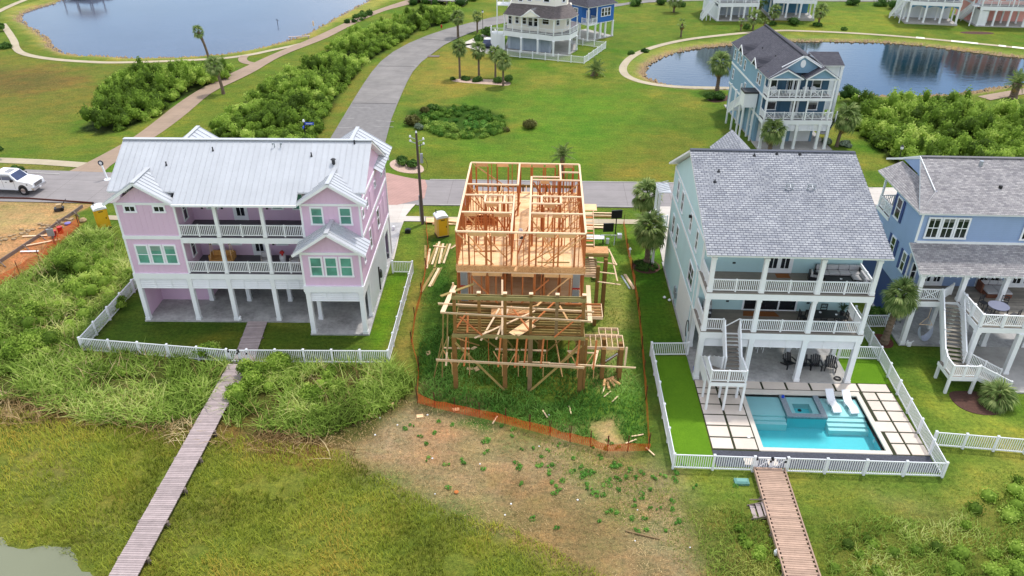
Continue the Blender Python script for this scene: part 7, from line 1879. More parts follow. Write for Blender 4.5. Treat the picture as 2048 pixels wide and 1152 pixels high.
MB().add([(-1.1,-.78,1.4),(-1.1,.78,1.4),(-1.0,.72,1.84),(-1.0,-.72,1.84),(-1.06,-.78,1.4),(-1.06,.78,1.4),(-.96,.72,1.84),(-.96,-.72,1.84)], [(0,3,2,1),(4,5,6,7),(0,4,7,3),(1,2,6,5),(2,3,7,6),(0,1,5,4)]).build('rear_window', GLASSC, t)
MB().box(.1,.7,-.45,.45,1.965,1.985).build('sunroof', GLASSC, t)
for x in (2.05,-2.05):
    for s in (-1,1):
        w_ = MB().cyl((x,s*.78,.42),(x,s*1.03,.42),.43,n=20).build('wheel', RUBBER, t)
        MB().cyl((x,s*1.0,.42),(x,s*1.045,.42),.25,n=16).build('rim', CHROME, w_)
        MB().cyl((x,s*.9,.47),(x,s*1.005,.47),.53,n=20).build('wheel_arch', DARK, t)
g_ = MB().box(3.12,3.19,-.62,.62,.72,1.08).build('grille', CHROME, t)
for i in range(3): MB().box(3.185,3.2,-.56,.56,.75+i*.11,.81+i*.11).build('grille_slot', BLACK, g_)
for s in (-1,1):
    MB().box(3.08,3.17,s*.8-.15,s*.8+.15,.78,1.05).build('headlight', OFFW, t)
    MB().box(1.1,1.3,s*1.15-.12,s*1.15+.12,1.32,1.52).build('wing_mirror', BLACK, t)
    MB().box(-1.0,1.5,s*1.02-.08,s*1.02+.08,.38,.46).build('running_board', DARK, t)
    for x in (.35,-.55): MB().box(x,x+.16,s*1.005-.01,s*1.005+.012,1.18,1.23).build('door_handle', BLACK, t)
    for x in (.02,1.25,-.9): MB().box(x,x+.015,s*1.001-.005,s*1.001+.005,.6,1.38).build('door_seam', DARK, t)
MB().box(3.0,3.3,-1.0,1.0,.5,.72).build('bumper', CHROME, t)
MB().box(3.305,3.31,-.16,.16,.52,.66).build('number_plate', OFFW, t)
MB().box(2.55,2.7,-1.006,-.995,.98,1.08).build('badge', BLACK, t)

# ================================================================ portable toilets
def toilet(label, x, y, rz, side, front):
    t = thing('portable_toilet', label, 'portable toilet', (x,y,0), R(rz))
    o = MB().box(-.52,.52,-.52,.52,.12,1.98).build('cabin', side, t)
    MB().box(-.56,.56,-.56,.56,0,.12).build('skid', DARK, t)
    m = MB(); n = 8; vs = []
    for y_ in (-.6,.6):
        for i in range(n+1): a = math.pi*i/n; vs.append((-.6*math.cos(a), y_, 1.985+.26*math.sin(a)))
    m.add(vs, [(i,i+1,n+2+i,n+1+i) for i in range(n)]+[tuple(range(n,-1,-1)), tuple(range(n+1,2*n+2)), (0,n+1,2*n+1,n)]); m.build('roof', OFFW, t)
    d = MB().box(-.42,.42,-.56,-.521,.2,1.9).build('door', front, t)
    MB().box(.28,.36,-.585,-.561,1.0,1.14).build('latch', BLACK, d); MB().box(-.2,.2,-.575,-.561,1.72,1.84).build('sign_plate', paint('brown_plate', lin(120,92,30)), d)
    for z in (.6,.9,1.5): MB().box(-.36,.24,-.57,-.561,z,z+.03).build('door_rib', front, d)
    for s in (-1,1):
        for i in range(5): MB().box(s*.53-.012,s*.53+.012,-.44+i*.2,-.38+i*.2,.2,1.9).build('wall_rib', side, t)
    for s in (-1,1): MB().box(s*.54-.02,s*.54+.02,-.54,-.5,.12,2.0).build('corner_post', front, t)
    MB().cyl((-.35,.35,2.1),(-.35,.35,2.55),.05,n=8).build('vent_pipe', BLACK, t)
    for k in range(4): MB().box(-.42,.42,.521,.53,1.55+k*.08,1.59+k*.08).build('vent_slot', BLACK, t)
toilet('yellow portable toilet with white roof beside the sandy lot', -41.45, 64.75, 38, YELL, YELL)
toilet('cream portable toilet with a yellow door beside the timber frame', -8.95, 64.5, 24, YELLT, YELL)

# ================================================================ utility pole
t = thing('utility_pole', 'tall wooden utility pole with insulators between the pink house and the timber frame', 'utility pole', (-11.05,66.75,0))
MB().cyl((0,0,0),(-.12,.1,9.1),.16,.1,n=10).build('pole', POLEW, t)
for z, s in ((8.7,-1),(8.5,1),(8.3,-1),(8.05,1)):
    MB().beam((-.1,.1,z-.2),(s*.55-.1,.1,z),.05,.05).build('bracket', SILV, t)
    MB().lathe([(.05,0),(.11,.05),(.05,.09),(.1,.13),(.04,.22)], 8).build('insulator', OFFW, t, (s*.6-.1,.1,z))
MB().lathe([(.05,0),(.1,.05),(.05,.2)], 8).build('insulator', OFFW, t, (-.12,.1,9.12))
MB().cyl((.25,.0,6.3),(.25,.0,7.2),.14,n=10).build('cable_box', SILV, t); MB().cyl((.22,0,7.2),(.22,0,8.2),.03,n=6).build('cable', BLACK, t)
m = MB(); n = 14
for i in range(n):
    a, b = -1.2+i*.2, -1.2+(i+1)*.2
    m.beam((.2+.55*math.cos(a),0,6.1+.8*math.sin(a)),(.2+.55*math.cos(b),0,6.1+.8*math.sin(b)),.03,.03)
m.build('cable', BLACK, t); MB().box(-.24,-.19,-.1,.1,.3,3.0).build('ground_guard', SILV, t)
tag(MB().box(-.25,.25,-.2,.2,0,.35).cyl((0,0,.35),(0,0,.42),.18,n=10).build('utility_box', BLACK, None, (-12.2,64.85,0)), 'small black utility box with white top on the lawn left of the pole', 'utility box')
tag(MB().cyl((0,0,0),(0,0,.42),.13,n=10).cyl((0,0,.42),(0,0,.5),.16,.12,n=10).build('utility_post', OFFW, None, (-13.6,65.15,0)), 'small white utility post on the lawn by the pink house driveway', 'utility post')
# round sign, blue street sign, lamps
t = thing('round_sign', 'round dark blue sign on a leaning white post beside the walking path', 'sign', (-46.63,75.9,0))
MB().beam((0,0,0),(-.25,.05,1.7),.14,.14).build('post', WHITE, t); MB().cyl((0,0,0),(0,0,.1),.4,n=14).build('base', OFFW, t)
o = MB().cyl((-.28,-.02,1.95),(-.28,.04,1.95),.3,n=20).build('sign_face', paint('navy_sign', lin(40,46,62)), t); MB().cyl((-.28,-.03,1.95),(-.28,-.021,1.95),.17,n=16).build('emblem', OFFW, o)
t = thing('street_sign', 'blue street name sign on a black post behind the pink house roof', 'street sign', (-28.2,88.2,0))
MB().cyl((0,0,0),(0,0,2.6),.08,n=8).build('post', BLACK, t); MB().box(.1,1.2,-.03,.03,2.3,2.6).build('sign_blade', BLUEP, t); MB().box(.25,1.05,-.04,-.031,2.41,2.49).build('lettering', OFFW, t)
MB().lathe([(.06,0),(.16,.1),(.12,.3),(.03,.38)], 10).build('lamp_globe', OFFW, t, (0,0,2.6)); MB().box(-.04,.04,-.6,0,2.0,2.25).build('sign_blade', BLUEP, t)
def lamp(label, x, y, h):
    t = thing('street_lamp', label, 'street lamp', (x,y,0))
    MB().cyl((0,0,0),(0,0,.5),.13,.08,n=8).cyl((0,0,.5),(0,0,h),.05,.045,n=8).build('pole', BLACK, t)
    MB().lathe([(.08,0),(.17,.12),(.15,.34),(.19,.38)], 10).build('lantern', OFFW, t, (0,0,h)); MB().lathe([(.2,.38),(.08,.5),(.02,.58)], 10).build('cap', BLACK, t, (0,0,h))
lamp('black street lamp at the edge of the thicket behind the grey roofs', 39.9, 82.0, 2.75)
lamp('black street lamp in the tall palm by the bend of the grey road', -11.0, 148.5, 3.4)
lamp('short black lamp on the lawn right of the slate roofed house', 34.9, 104.5, 1.9)
t = thing('work_light', 'two black site lamps on a folding stand behind the timber frame', 'work light', (7.25,63.9,0))
MB().cyl((0,0,0),(0,0,2.9),.05,n=6).build('mast', BLACK, t)
MB().box(-.55,.45,-.06,.06,2.4,3.2).build('lamp_head', BLACK, t, (.05,0,0), R(12)); MB().box(-1.15,-.2,-.06,.06,1.0,1.85).build('lamp_head', BLACK, t, (0,.1,0), R(6))
for a in (20,140,260): MB().beam((0,0,.7),(.8*math.cos(R(a)),.8*math.sin(R(a)),0),.04,.04).build('leg', SILV, t)
MB().box(-1.3,.1,-.25,-.2,.75,.8).build('crossbar', OFFW, t); MB().box(.2,.6,-.3,.1,.5,.85).build('battery_box', OFFW, t); MB().cyl((-.7,-.4,0),(-.7,-.4,.5),.16,n=10).build('bucket', OFFW, t)
t = thing('site_table', 'white folding table with papers beside the timber frame stair', 'table', (5.1,63.2,0))
MB().box(-1.1,1.1,-.4,.4,.75,.8).build('table_top', OFFW, t); MB().box(-1.0,-.2,-.3,.3,.805,.83).build('paper_stack', WHITE, t)
for sx in (-1,1):
    for sy in (-1,1): MB().box(sx*1-.03,sx*1+.03,sy*.33-.03,sy*.33+.03,0,.745).build('leg', DARK, t)
tag(MB().cyl((0,0,0),(0,0,.75),.06,n=8).cyl((0,0,.75),(0,0,.95),.13,.02,n=10).build('post_lamp', OFFW, None, (8.35,61.0,0)), 'small white garden light on the lawn beside the orange netting', 'garden light')
for i, (x, y) in enumerate(((10.55,54.0),(10.9,53.6))): tag(MB().lathe([(.1,0),(.14,.08),(.05,.18)], 8).build('ball', OFFW, None, (x,y,.02)), 'white ball on the lawn beside the pale teal house, the %s one' % ('left' if i == 0 else 'right'), 'ball')
tag(MB().box(-.42,.42,-.22,.22,0,.16).add([(-.4,-.2,.16),(.4,-.2,.16),(.4,.2,.16),(-.4,.2,.16),(-.3,-.13,.24),(.3,-.13,.24),(.3,.13,.24),(-.3,.13,.24)],[(0,1,5,4),(1,2,6,5),(2,3,7,6),(3,0,4,7),(4,5,6,7)]).build('valve_box', TEALB, None, (12.35,33.4,0)), 'pale green utility lid on the grass left of the tan dock', 'valve box')
tag(MB().lathe([(.1,0),(.13,.12),(.12,.26),(.05,.34),(.05,.4)], 10).build('jug', OFFW, None, (13.02,28.2,.02)), 'white plastic jug hung on the left side of the tan dock', 'jug')
t = thing('dog', 'small white dog sitting by a post at the front of the pink house', 'dog', (-22.78,48.95,.12))
m = MB(); m.add([], [])
bm_ = bmesh.new()
for c, r, s in (((0,0,.2),.13,(1,.8,1.3)),((.02,.02,.42),.09,(1.1,.9,.9)),((.1,.02,.4),.05,(1.3,.8,.7)),((-.12,0,.07),.07,(1.6,.8,.6)),((.07,.05,.1),.035,(1,1,2.6)),((.07,-.05,.1),.035,(1,1,2.6))):
    mt_ = Matrix.Translation(c) @ Matrix.Diagonal((s[0],s[1],s[2],1)); bmesh.ops.create_icosphere(bm_, subdivisions=2, radius=r, matrix=mt_)
me = bpy.data.meshes.new('body'); bm_.to_mesh(me); me.materials.append(OFFW); o = link('body', me, t); r_ = o.modifiers.new('remesh','REMESH'); r_.mode = 'VOXEL'; r_.voxel_size = .02
for s in (-1,1): MB().add([(0,s*.05,.48),(.04,s*.09,.47),(-.01,s*.08,.57)],[(0,1,2)]).add([(-.02,s*.05,.48),(.04,s*.09,.47),(-.01,s*.08,.57)],[(2,1,0)]).build('ear', paint('brown_fur', lin(150,112,76)), t)
# furniture on the pink house decks (local frame rotated 1.8 deg)
cP, sP = math.cos(R(1.8)), math.sin(R(1.8))
def PW_(u, v): return -30.05+cP*u-sP*v, 48.89+sP*u+cP*v
x, y = PW_(6.2, 1.6)
t = thing('daybed', 'rattan hanging daybed on the middle balcony of the pink house', 'daybed', (x,y,4.32), R(1.8))
MB().box(-.8,.8,-.4,.4,.3,.42).box(-.8,.8,.36,.44,.42,.85).build('frame', paint('rattan', lin(196,146,82,.85), .8, .25, 4, 30), t)
for sx in (-1,1):
    MB().box(sx*.85-.05,sx*.85+.05,-.42,.42,.3,.8).build('side_panel', paint('rattan', lin(196,146,82)), t)
    for sy in (-1,1): MB().beam((sx*.8,sy*.35,.4),(sx*.72,sy*.1,1.7),.03,.03).build('rope', NEWP, t)
for i, (u, lb) in enumerate(((9.55,'pale wicker armchair left of the flower stool on the pink house balcony'),(11.85,'pale wicker armchair right of the flower stool on the pink house balcony'))):
    x, y = PW_(u, 1.5); armchair(lb, x, y, 4.32, R(20-30*i), paint('pale_wicker', lin(200,192,184,.85), .8, .15, 4, 30), CUSH, 'wicker armchairs on the pink house balcony')
x, y = PW_(10.75, 1.7)
t = thing('flower_stool', 'white round stool with red flowers between two wicker armchairs', 'stool', (x,y,4.32))
MB().lathe([(.2,0),(.24,.3),(.24,.6)], 12).build('stool', OFFW, t); MB().lathe([(.06,.6),(.1,.72),(.2,.85),(.1,.98)], 8).build('flowers', REDP, t)

# ================================================================ orange netting
def net_mat():
    m, nt, p_, out = new_mat('orange_netting')
    p_.inputs['Base Color'].default_value = lin(236,96,40,.95); p_.inputs['Roughness'].default_value = .6
    v = tc(nt, 'UV'); s = nt.nodes.new('ShaderNodeSeparateXYZ'); nt.links.new(v, s.inputs[0])
    def bars(o_, per): return maths(nt, 'LESS_THAN', maths(nt, 'FRACT', maths(nt, 'DIVIDE', o_, per)), .31)
    a = maths(nt, 'MAXIMUM', bars(s.outputs[0], .11), bars(s.outputs[1], .075))
    tr = nt.nodes.new('ShaderNodeBsdfTransparent'); mx_ = nt.nodes.new('ShaderNodeMixShader')
    nt.links.new(a, mx_.inputs[0]); nt.links.new(tr.outputs[0], mx_.inputs[1]); nt.links.new(p_.outputs[0], mx_.inputs[2]); nt.links.new(mx_.outputs[0], out.inputs[0])
    return m
NET = net_mat()
STK = paint('rusty_stake', lin(104,52,36,.7), .8)
def netting(name, label, pts, h=.95, lean=.0, sag=.15):
    t = thing(name, label, 'netting', (pts[0][0], pts[0][1], 0)); x0, y0 = pts[0]
    P = [Vector((x-x0, y-y0)) for x, y in pts]; seg = MB(); seg.uv = []
    d = 0; rows = []
    for a, b in zip(P[:-1], P[1:]):
        L = (b-a).length; n = max(2, int(L/.5))
        for i in range(n):
            c = a.lerp(b, i/n); rows.append((c, d+L*i/n))
        d += L
    rows.append((P[-1], d))
    vs = []; uv = []; K = 4
    for c, s in rows:
        wob = rnd.uniform(-.06,.06); hh = h*(1-sag*abs(math.sin(s*1.1))-.1*rnd.random())
        for j in range(K+1):
            f = j/K; vs.append((c.x+wob*math.sin(f*3)+lean*f*.3, c.y+wob*f-lean*f, .02+hh*f)); uv.append((s, f*h))
    fs = []; fuv = []
    for i in range(len(rows)-1):
        for j in range(K):
            q = (i*(K+1)+j, (i+1)*(K+1)+j, (i+1)*(K+1)+j+1, i*(K+1)+j+1); fs.append(q); fuv += [uv[k] for k in q]
    seg.v = vs; seg.f = fs; seg.uv = fuv
    seg.build('net', NET, t)
    s = 0; nx = 0
    for a, b in zip(P[:-1], P[1:]):
        L = (b-a).length; n = max(1, int(L/2.6))
        for i in range(n+1):
            c = a.lerp(b, i/n); MB().cyl((c.x,c.y,0),(c.x+rnd.uniform(-.08,.08),c.y,h+.28),.025,n=5).build('stake', STK, t)
    return t
netting('orange_netting', 'sagging orange safety netting across the front of the building site', [(-7.70,39.85),(-6.47,39.39),(-5.10,38.94),(-3.42,38.51),(-1.77,38.00),(-0.15,37.44),(1.13,36.98),(2.38,36.48),(3.61,36.12),(4.66,35.72),(5.90,35.77),(7.17,35.87)], 1.0, .25)
netting('orange_netting', 'orange safety netting along the left side of the building site', [(-7.75,40.16),(-8.12,43.48),(-9.07,46.51),(-9.34,49.88),(-9.35,53.62),(-9.54,57.77),(-9.81,61.45),(-10.60,66.00)], .9, .05, .3)
netting('orange_netting', 'orange safety netting along the right side of the building site', [(7.23,36.18),(7.56,40.82),(7.94,46.61),(8.21,52.10),(8.31,58.14),(8.25,62.27),(8.35,67.20)], .95, .05, .3)
netting('orange_netting', 'orange safety netting on stakes between the sandy lot and the reeds', [(-45.73,51.23),(-44.66,53.49),(-44.18,55.52),(-43.66,57.67),(-43.95,61.27),(-43.94,64.80),(-44.07,65.22)], .95, .15, .1)
# sandy lot details
t = thing('form_boards', 'timber form boards edging the sandy lot', 'board', (0,0,0))
q = [(-57.38,70.55),(-52.12,70.55),(-45.03,69.78)]; 
for a, b in zip(q[:-1], q[1:]): MB().beam((a[0],a[1],.1),(b[0],b[1],.1),.06,.22).build('board', STK, t)
q = [(-45.71,68.91),(-45.82,67.38),(-46.11,64.91),(-46.37,62.37),(-46.64,60.26),(-47.00,57.25),(-47.15,54.71)]
for a, b in zip(q[:-1], q[1:]): MB().beam((a[0],a[1],.16),(b[0],b[1],.16),.08,.34).build('board', DOCKS, t); MB().beam((b[0]+.1,b[1]-.1,.3),(b[0]+.9,b[1]-.6,0),.06,.08).build('brace', DOCKS, t)
t = thing('meter_post', 'grey electric meter on a post beside the red barrels', 'meter', (-44.21,61.06)+(0,), R(20))
MB().box(-.08,.08,-.08,.08,0,1.7).build('post', DOCKS, t); MB().box(-.3,.25,-.2,-.06,.9,1.6).build('meter_box', SILV, t)
for i, (a, lb) in enumerate((("112,478",'red barrel beside the grey meter post, the left one'),("121,471",'red barrel beside the grey meter post, the right one'))):
    x, y = ((-44.93,62.44) if i == 0 else (-44.86,63.27)); tag(MB().cyl((0,0,0),(0,0,.62),.24,n=12).cyl((0,0,.62),(0,0,.66),.25,n=12).build('barrel', REDP, None, (x,y,0)), lb, 'barrel')
x, y = (-45.17,65.07); tag(MB().lathe([(.28,0),(.3,.12),(.2,.16)], 12).build('tub', paint('purple_plastic', lin(120,110,170)), None, (x,y,.05)), 'flat purple tub on the orange dirt beside the sandy lot', 'tub')
x, y = (-47.58,68.11); t = thing('hand_compactor', 'small tan machine standing on the sandy lot', 'machine', (x,y,0), R(25))
MB().box(-.5,.3,-.3,.3,.05,.35).build('plate', DARK, t); MB().box(-.25,.2,-.2,.2,.35,.7).build('engine', paint('tan_engine', lin(176,150,110)), t); MB().beam((.2,0,.5),(.75,.1,1.1),.05,.05).build('handle', BLACK, t); MB().cyl((.2,-.3,.2),(.2,.3,.2),.18,n=10).build('roller', BLACK, t)
for i, (a, l_, an, mt, lb) in enumerate((((-45.55,59.35),1.6,5,WHITE,'white board lying on rubble beside the sandy lot'),((-49.59,66.75),2.6,0,NEWP,''),((-45.27,61.11),2.8,30,NEWP,'pale plank on the orange dirt left of the reeds'),((-46.83,62.35),2.2,8,NEWP,'pale plank leaning on the form boards of the sandy lot'))):
    if lb: tag(MB().box(-l_/2,l_/2,-.09,.09,.0,.05).build('loose_board', mt, None, (a[0],a[1],.1), R(an)), lb, 'board')
m = MB()
for i in range(90):
    f = rnd.random(); x0_, y0_ = -45.5-8*f, 66.0-8.5*f; x, y = x0_+rnd.uniform(-.9,.9), y0_+rnd.uniform(-.8,.8); s = rnd.uniform(.05,.2)
    m.box(x-s,x+s,y-s*.7,y+s*.7,0,s*.8)
tag(m.build('rubble', ROCK, None), 'pale rubble heaped along the form boards of the sandy lot', 'rubble', kind='stuff')
x, y = (-44.02,65.78); tag(MB().lathe([(.3,0),(.35,.15),(.2,.35),(.05,.4)], 7).build('boulder', ROCK, None, (x,y,0)), 'grey boulder on the grass left of the yellow toilet', 'boulder')

# bird in the lagoon, pier and footbridge
t = thing('bird_post', 'dark wooden stake standing in the lagoon', 'stake', (-51.61,153.82)+(-.3,))
MB().cyl((0,0,0),(0,0,1.1),.06,n=6).beam((-.35,0,.9),(.35,0,.75),.05,.05).build('stake', DARK, t)
t = thing('fishing_pier', 'weathered wooden pier with a roofed end at the top of the lagoon', 'pier', (-108,183,0), R(-12))
MB().box(-26,10,-1,1,.55,.65).build('deck', DOCKS, t); MB().box(1,9,-5,-1,.55,.65).build('deck', DOCKS, t)
for i in range(10):
    for s in (-.9,.9): MB().cyl((-24+i*3.4,s,-1),(-24+i*3.4,s,1.5),.12,n=6).build('pile', DOCKS, t)
for x_ in (1.3,5,8.7): 
    for y_ in (-4.8,-1.2): MB().cyl((x_,y_,-1),(x_,y_,3.0),.13,n=6).build('post', DOCKS, t)
shingle_plane(t, (.6,-5.4,3), (9.4,-5.4,3), (7,-3,4.2), (3,-3,4.2), SH_BROWN, .3, .01); shingle_plane(t, (9.4,-.6,3), (.6,-.6,3), (3,-3,4.2), (7,-3,4.2), SH_BROWN, .3, .01)
railing(t, [(-26,-.9),(1,-.9)], .65, 1, .5, 3, DOCKS, joined=True)
t = thing('footbridge', 'pale wooden footbridge with rails at the top of the walking path', 'bridge', (-27.6,176.2,0), R(-14))
MB().box(0,11.5,-1.2,1.2,.75,.95).build('deck', DOCKL, t)
railing(t, [(0,-1.15),(11.5,-1.15)], .95, .9, .4, 1.6, WHITE, joined=True); railing(t, [(0,1.15),(11.5,1.15)], .95, .9, .4, 1.6, WHITE, joined=True)
for x_ in (.5,4,7.5,11): MB().box(x_-.15,x_+.15,-1.1,1.1,-.5,.74).build('pier', DOCKS, t)
tag(MB().cyl((0,0,0),(0,0,.5),.13,n=8).cyl((0,0,.5),(0,0,.62),.15,.05,n=8).beam((-.22,0,.35),(.22,0,.35),.1,.1).build('fire_hydrant', REDP, None, (-19.13,151.26)+(0,)), 'red fire hydrant on the verge left of the grey road', 'hydrant')
tag(MB().box(-1,1,-.5,.5,0,.06).build('drain_grate', DOCKS, None, (-17.98,129.95)+(.03,)), 'grey drain cover in the grass right of the road bend', 'drain')
tag(MB().box(-.12,.12,-.1,.1,0,.9).build('marker_post', NEWP, None, (-43.93,151.60)+(0,)), 'small pale marker post on the bank beside the lagoon', 'marker')
tag(MB().box(-1.9,1.9,-.2,.2,.4,.5).box(-1.7,-1.5,-.2,.2,0,.4).box(1.5,1.7,-.2,.2,0,.4).build('bench', DOCKL, None, (-43.71,140.98)+(0,), R(18)), 'long low bench on the bank beside the lagoon', 'bench')
t = thing('parked_car', 'dark car half hidden in the drive of the cream house', 'car', (-9.13,137.30)+(.06,), R(80))
o = MB().add([(-2.1,-.85,.35),(-2.1,.85,.35),(2.1,.85,.35),(2.1,-.85,.35),(-2.1,-.85,.85),(-2.1,.85,.85),(2.1,.85,.75),(2.1,-.85,.75)],[(0,1,2,3),(7,6,5,4),(0,3,7,4),(1,5,6,2),(0,4,5,1),(3,2,6,7)]).build('body', paint('navy_car', lin(44,54,80)), t); b = o.modifiers.new('bevel','BEVEL'); b.width = .12; b.segments = 3
o = MB().add([(-1.5,-.78,.84),(-1.5,.78,.84),(1.0,.78,.84),(1.0,-.78,.84),(-1.0,-.62,1.35),(-1.0,.62,1.35),(.4,.62,1.35),(.4,-.62,1.35)],[(0,1,2,3),(7,6,5,4),(0,3,7,4),(1,5,6,2),(0,4,5,1),(3,2,6,7)]).build('windows', GLASSC, t)
MB().box(-1.0,.4,-.6,.6,1.352,1.37).build('roof', OFFW, t)
for x_ in (-1.35,1.35):
    for s in (-1,1): MB().cyl((x_,s*.7,.33),(x_,s*.9,.33),.33,n=14).build('wheel', RUBBER, t)
# litter on the dry flat
lit = [(-9.92,38.24),(-6.87,38.66),(-8.67,37.60),(-6.04,34.65),(-5.52,31.76),(0.44,35.99),(0.66,34.38),(-1.11,31.18),(1.07,39.00),(6.03,31.03),(5.67,28.82),(2.68,31.64),(8.57,28.50),(-1.42,30.35),(-3.11,34.30),(-9.93,36.60)]
for i, (x, y) in enumerate(lit):
    s = rnd.uniform(.025,.06); tag(MB().lathe([(s,0),(s*1.2,s*.5),(s*.5,s)], 6).build('litter', OFFW, None, (x,y,0)), 'scrap of white litter on the dry grass flat', 'litter', 'white litter on the dry flat')
x, y = (6.12,29.25); tag(MB().beam((-.9,.2,.06),(.9,-.3,.06),.06,.06).build('stick', GREYP, None, (x,y,0)), 'grey stick lying on the dry grass near the bottom centre', 'stick')
x, y = (-4.30,31.93); tag(MB().lathe([(.1,0),(.14,.06),(.05,.12)], 7).build('rusty_can', paint('rust', lin(190,110,50)), None, (x,y,0)), 'small orange rusty can on the dry flat', 'can')

# ================================================================ vegetation
def leaf_mat(name, stops, trans=.25, nscale=.6):
    m, nt, p_, out = new_mat(name)
    at = nt.nodes.new('ShaderNodeAttribute'); at.attribute_name = 'tint'
    n = noise(nt, geopos(nt), nscale, 3)
    f = maths(nt, 'ADD', at.outputs['Fac'], mrange(nt, n, .3, .7, -.18, .18))
    c = ramp(nt, f, stops)
    nt.links.new(c, p_.inputs['Base Color']); p_.inputs['Roughness'].default_value = .75; p_.inputs['Specular IOR Level'].default_value = .15
    tl = nt.nodes.new('ShaderNodeBsdfTranslucent'); nt.links.new(c, tl.inputs[0])
    mx_ = nt.nodes.new('ShaderNodeMixShader'); mx_.inputs[0].default_value = trans
    nt.links.new(p_.outputs[0], mx_.inputs[1]); nt.links.new(tl.outputs[0], mx_.inputs[2]); nt.links.new(mx_.outputs[0], out.inputs[0])
    return m
LF_SHRUB = leaf_mat('wax_myrtle_leaves', [(0, lin(78,102,36,.95)), (.3, lin(116,146,52,1)), (.65, lin(158,186,76,1)), (1, lin(202,216,116,1))], .45)
LF_BUSH  = leaf_mat('dark_bush_leaves', [(0, lin(48,76,34,.85)), (.6, lin(84,120,50,.9)), (1, lin(124,154,72,.9))])
LF_OLIVE = leaf_mat('olive_bush_leaves', [(0, lin(74,76,38,.8)), (.6, lin(118,118,62,.8)), (1, lin(150,150,92,.8))])
LF_SILV  = leaf_mat('silver_bush_leaves', [(0, lin(104,118,96,.8)), (.6, lin(150,166,140,.85)), (1, lin(186,196,170,.85))])
LF_REED  = leaf_mat('reed_blades', [(0, lin(84,102,38,.92)), (.35, lin(126,154,60,.97)), (.7, lin(170,194,92,1)), (1, lin(216,218,140,1))], .42, .35)
LF_REEDD = leaf_mat('dead_reed_blades', [(0, lin(132,104,68,.9)), (.5, lin(184,156,108,.95)), (1, lin(226,206,162,1))], .25)
LF_WEED  = leaf_mat('site_weeds', [(0, lin(66,112,44,.92)), (.5, lin(106,156,64,1)), (1, lin(162,200,104,1))], .4)
LF_MARSH = leaf_mat('marsh_grass_blades', [(0, lin(108,116,40,.9)), (.35, lin(154,166,60,1)), (.7, lin(190,196,82,1)), (1, lin(206,182,88,1))], .45, .25)
LF_LAWN  = leaf_mat('lawn_tufts', [(0, lin(98,130,46,.9)), (.5, lin(142,166,68,.95)), (1, lin(190,190,104,1))], .3, .3)
LF_STRAW = leaf_mat('straw_tufts', [(0, lin(138,112,76,.9)), (.5, lin(188,158,110,.95)), (1, lin(218,192,142,1))], .15)
LF_BRITE = leaf_mat('bright_weed_tufts', [(0, lin(84,140,56,.95)), (.6, lin(120,172,76,1)), (1, lin(150,196,90,1))], .4)
LF_MUD   = leaf_mat('olive_wetland_plants', [(0, lin(70,112,38,.9)), (.5, lin(116,150,56,.95)), (1, lin(164,184,88,1))], .35)

ICO_V = None
def ico():
    bm = bmesh.new(); bmesh.ops.create_icosphere(bm, subdivisions=1, radius=1)
    v = np.array([q.co[:] for q in bm.verts]); f = np.array([[q.index for q in x.verts] for x in bm.faces]); bm.free(); return v, f
ICO_V, ICO_F = ico()
def in_poly(pts, n, edge=0.0):
    xs = [q[0] for q in pts]; ys = [q[1] for q in pts]
    out = np.zeros((0,2))
    while len(out) < n:
        k = n*3
        c = np.stack([rng.uniform(min(xs),max(xs),k), rng.uniform(min(ys),max(ys),k)], -1)
        d = sdf(c[:,0], c[:,1], pts)
        if edge: d = d+(fbm(c[:,0], c[:,1], 2.5, 3, 9)-.5)*edge
        out = np.concatenate([out, c[d < 0]])
    return out[:n]
def area(pts):
    return abs(sum(pts[i][0]*pts[(i+1)%len(pts)][1]-pts[(i+1)%len(pts)][0]*pts[i][1] for i in range(len(pts))))/2

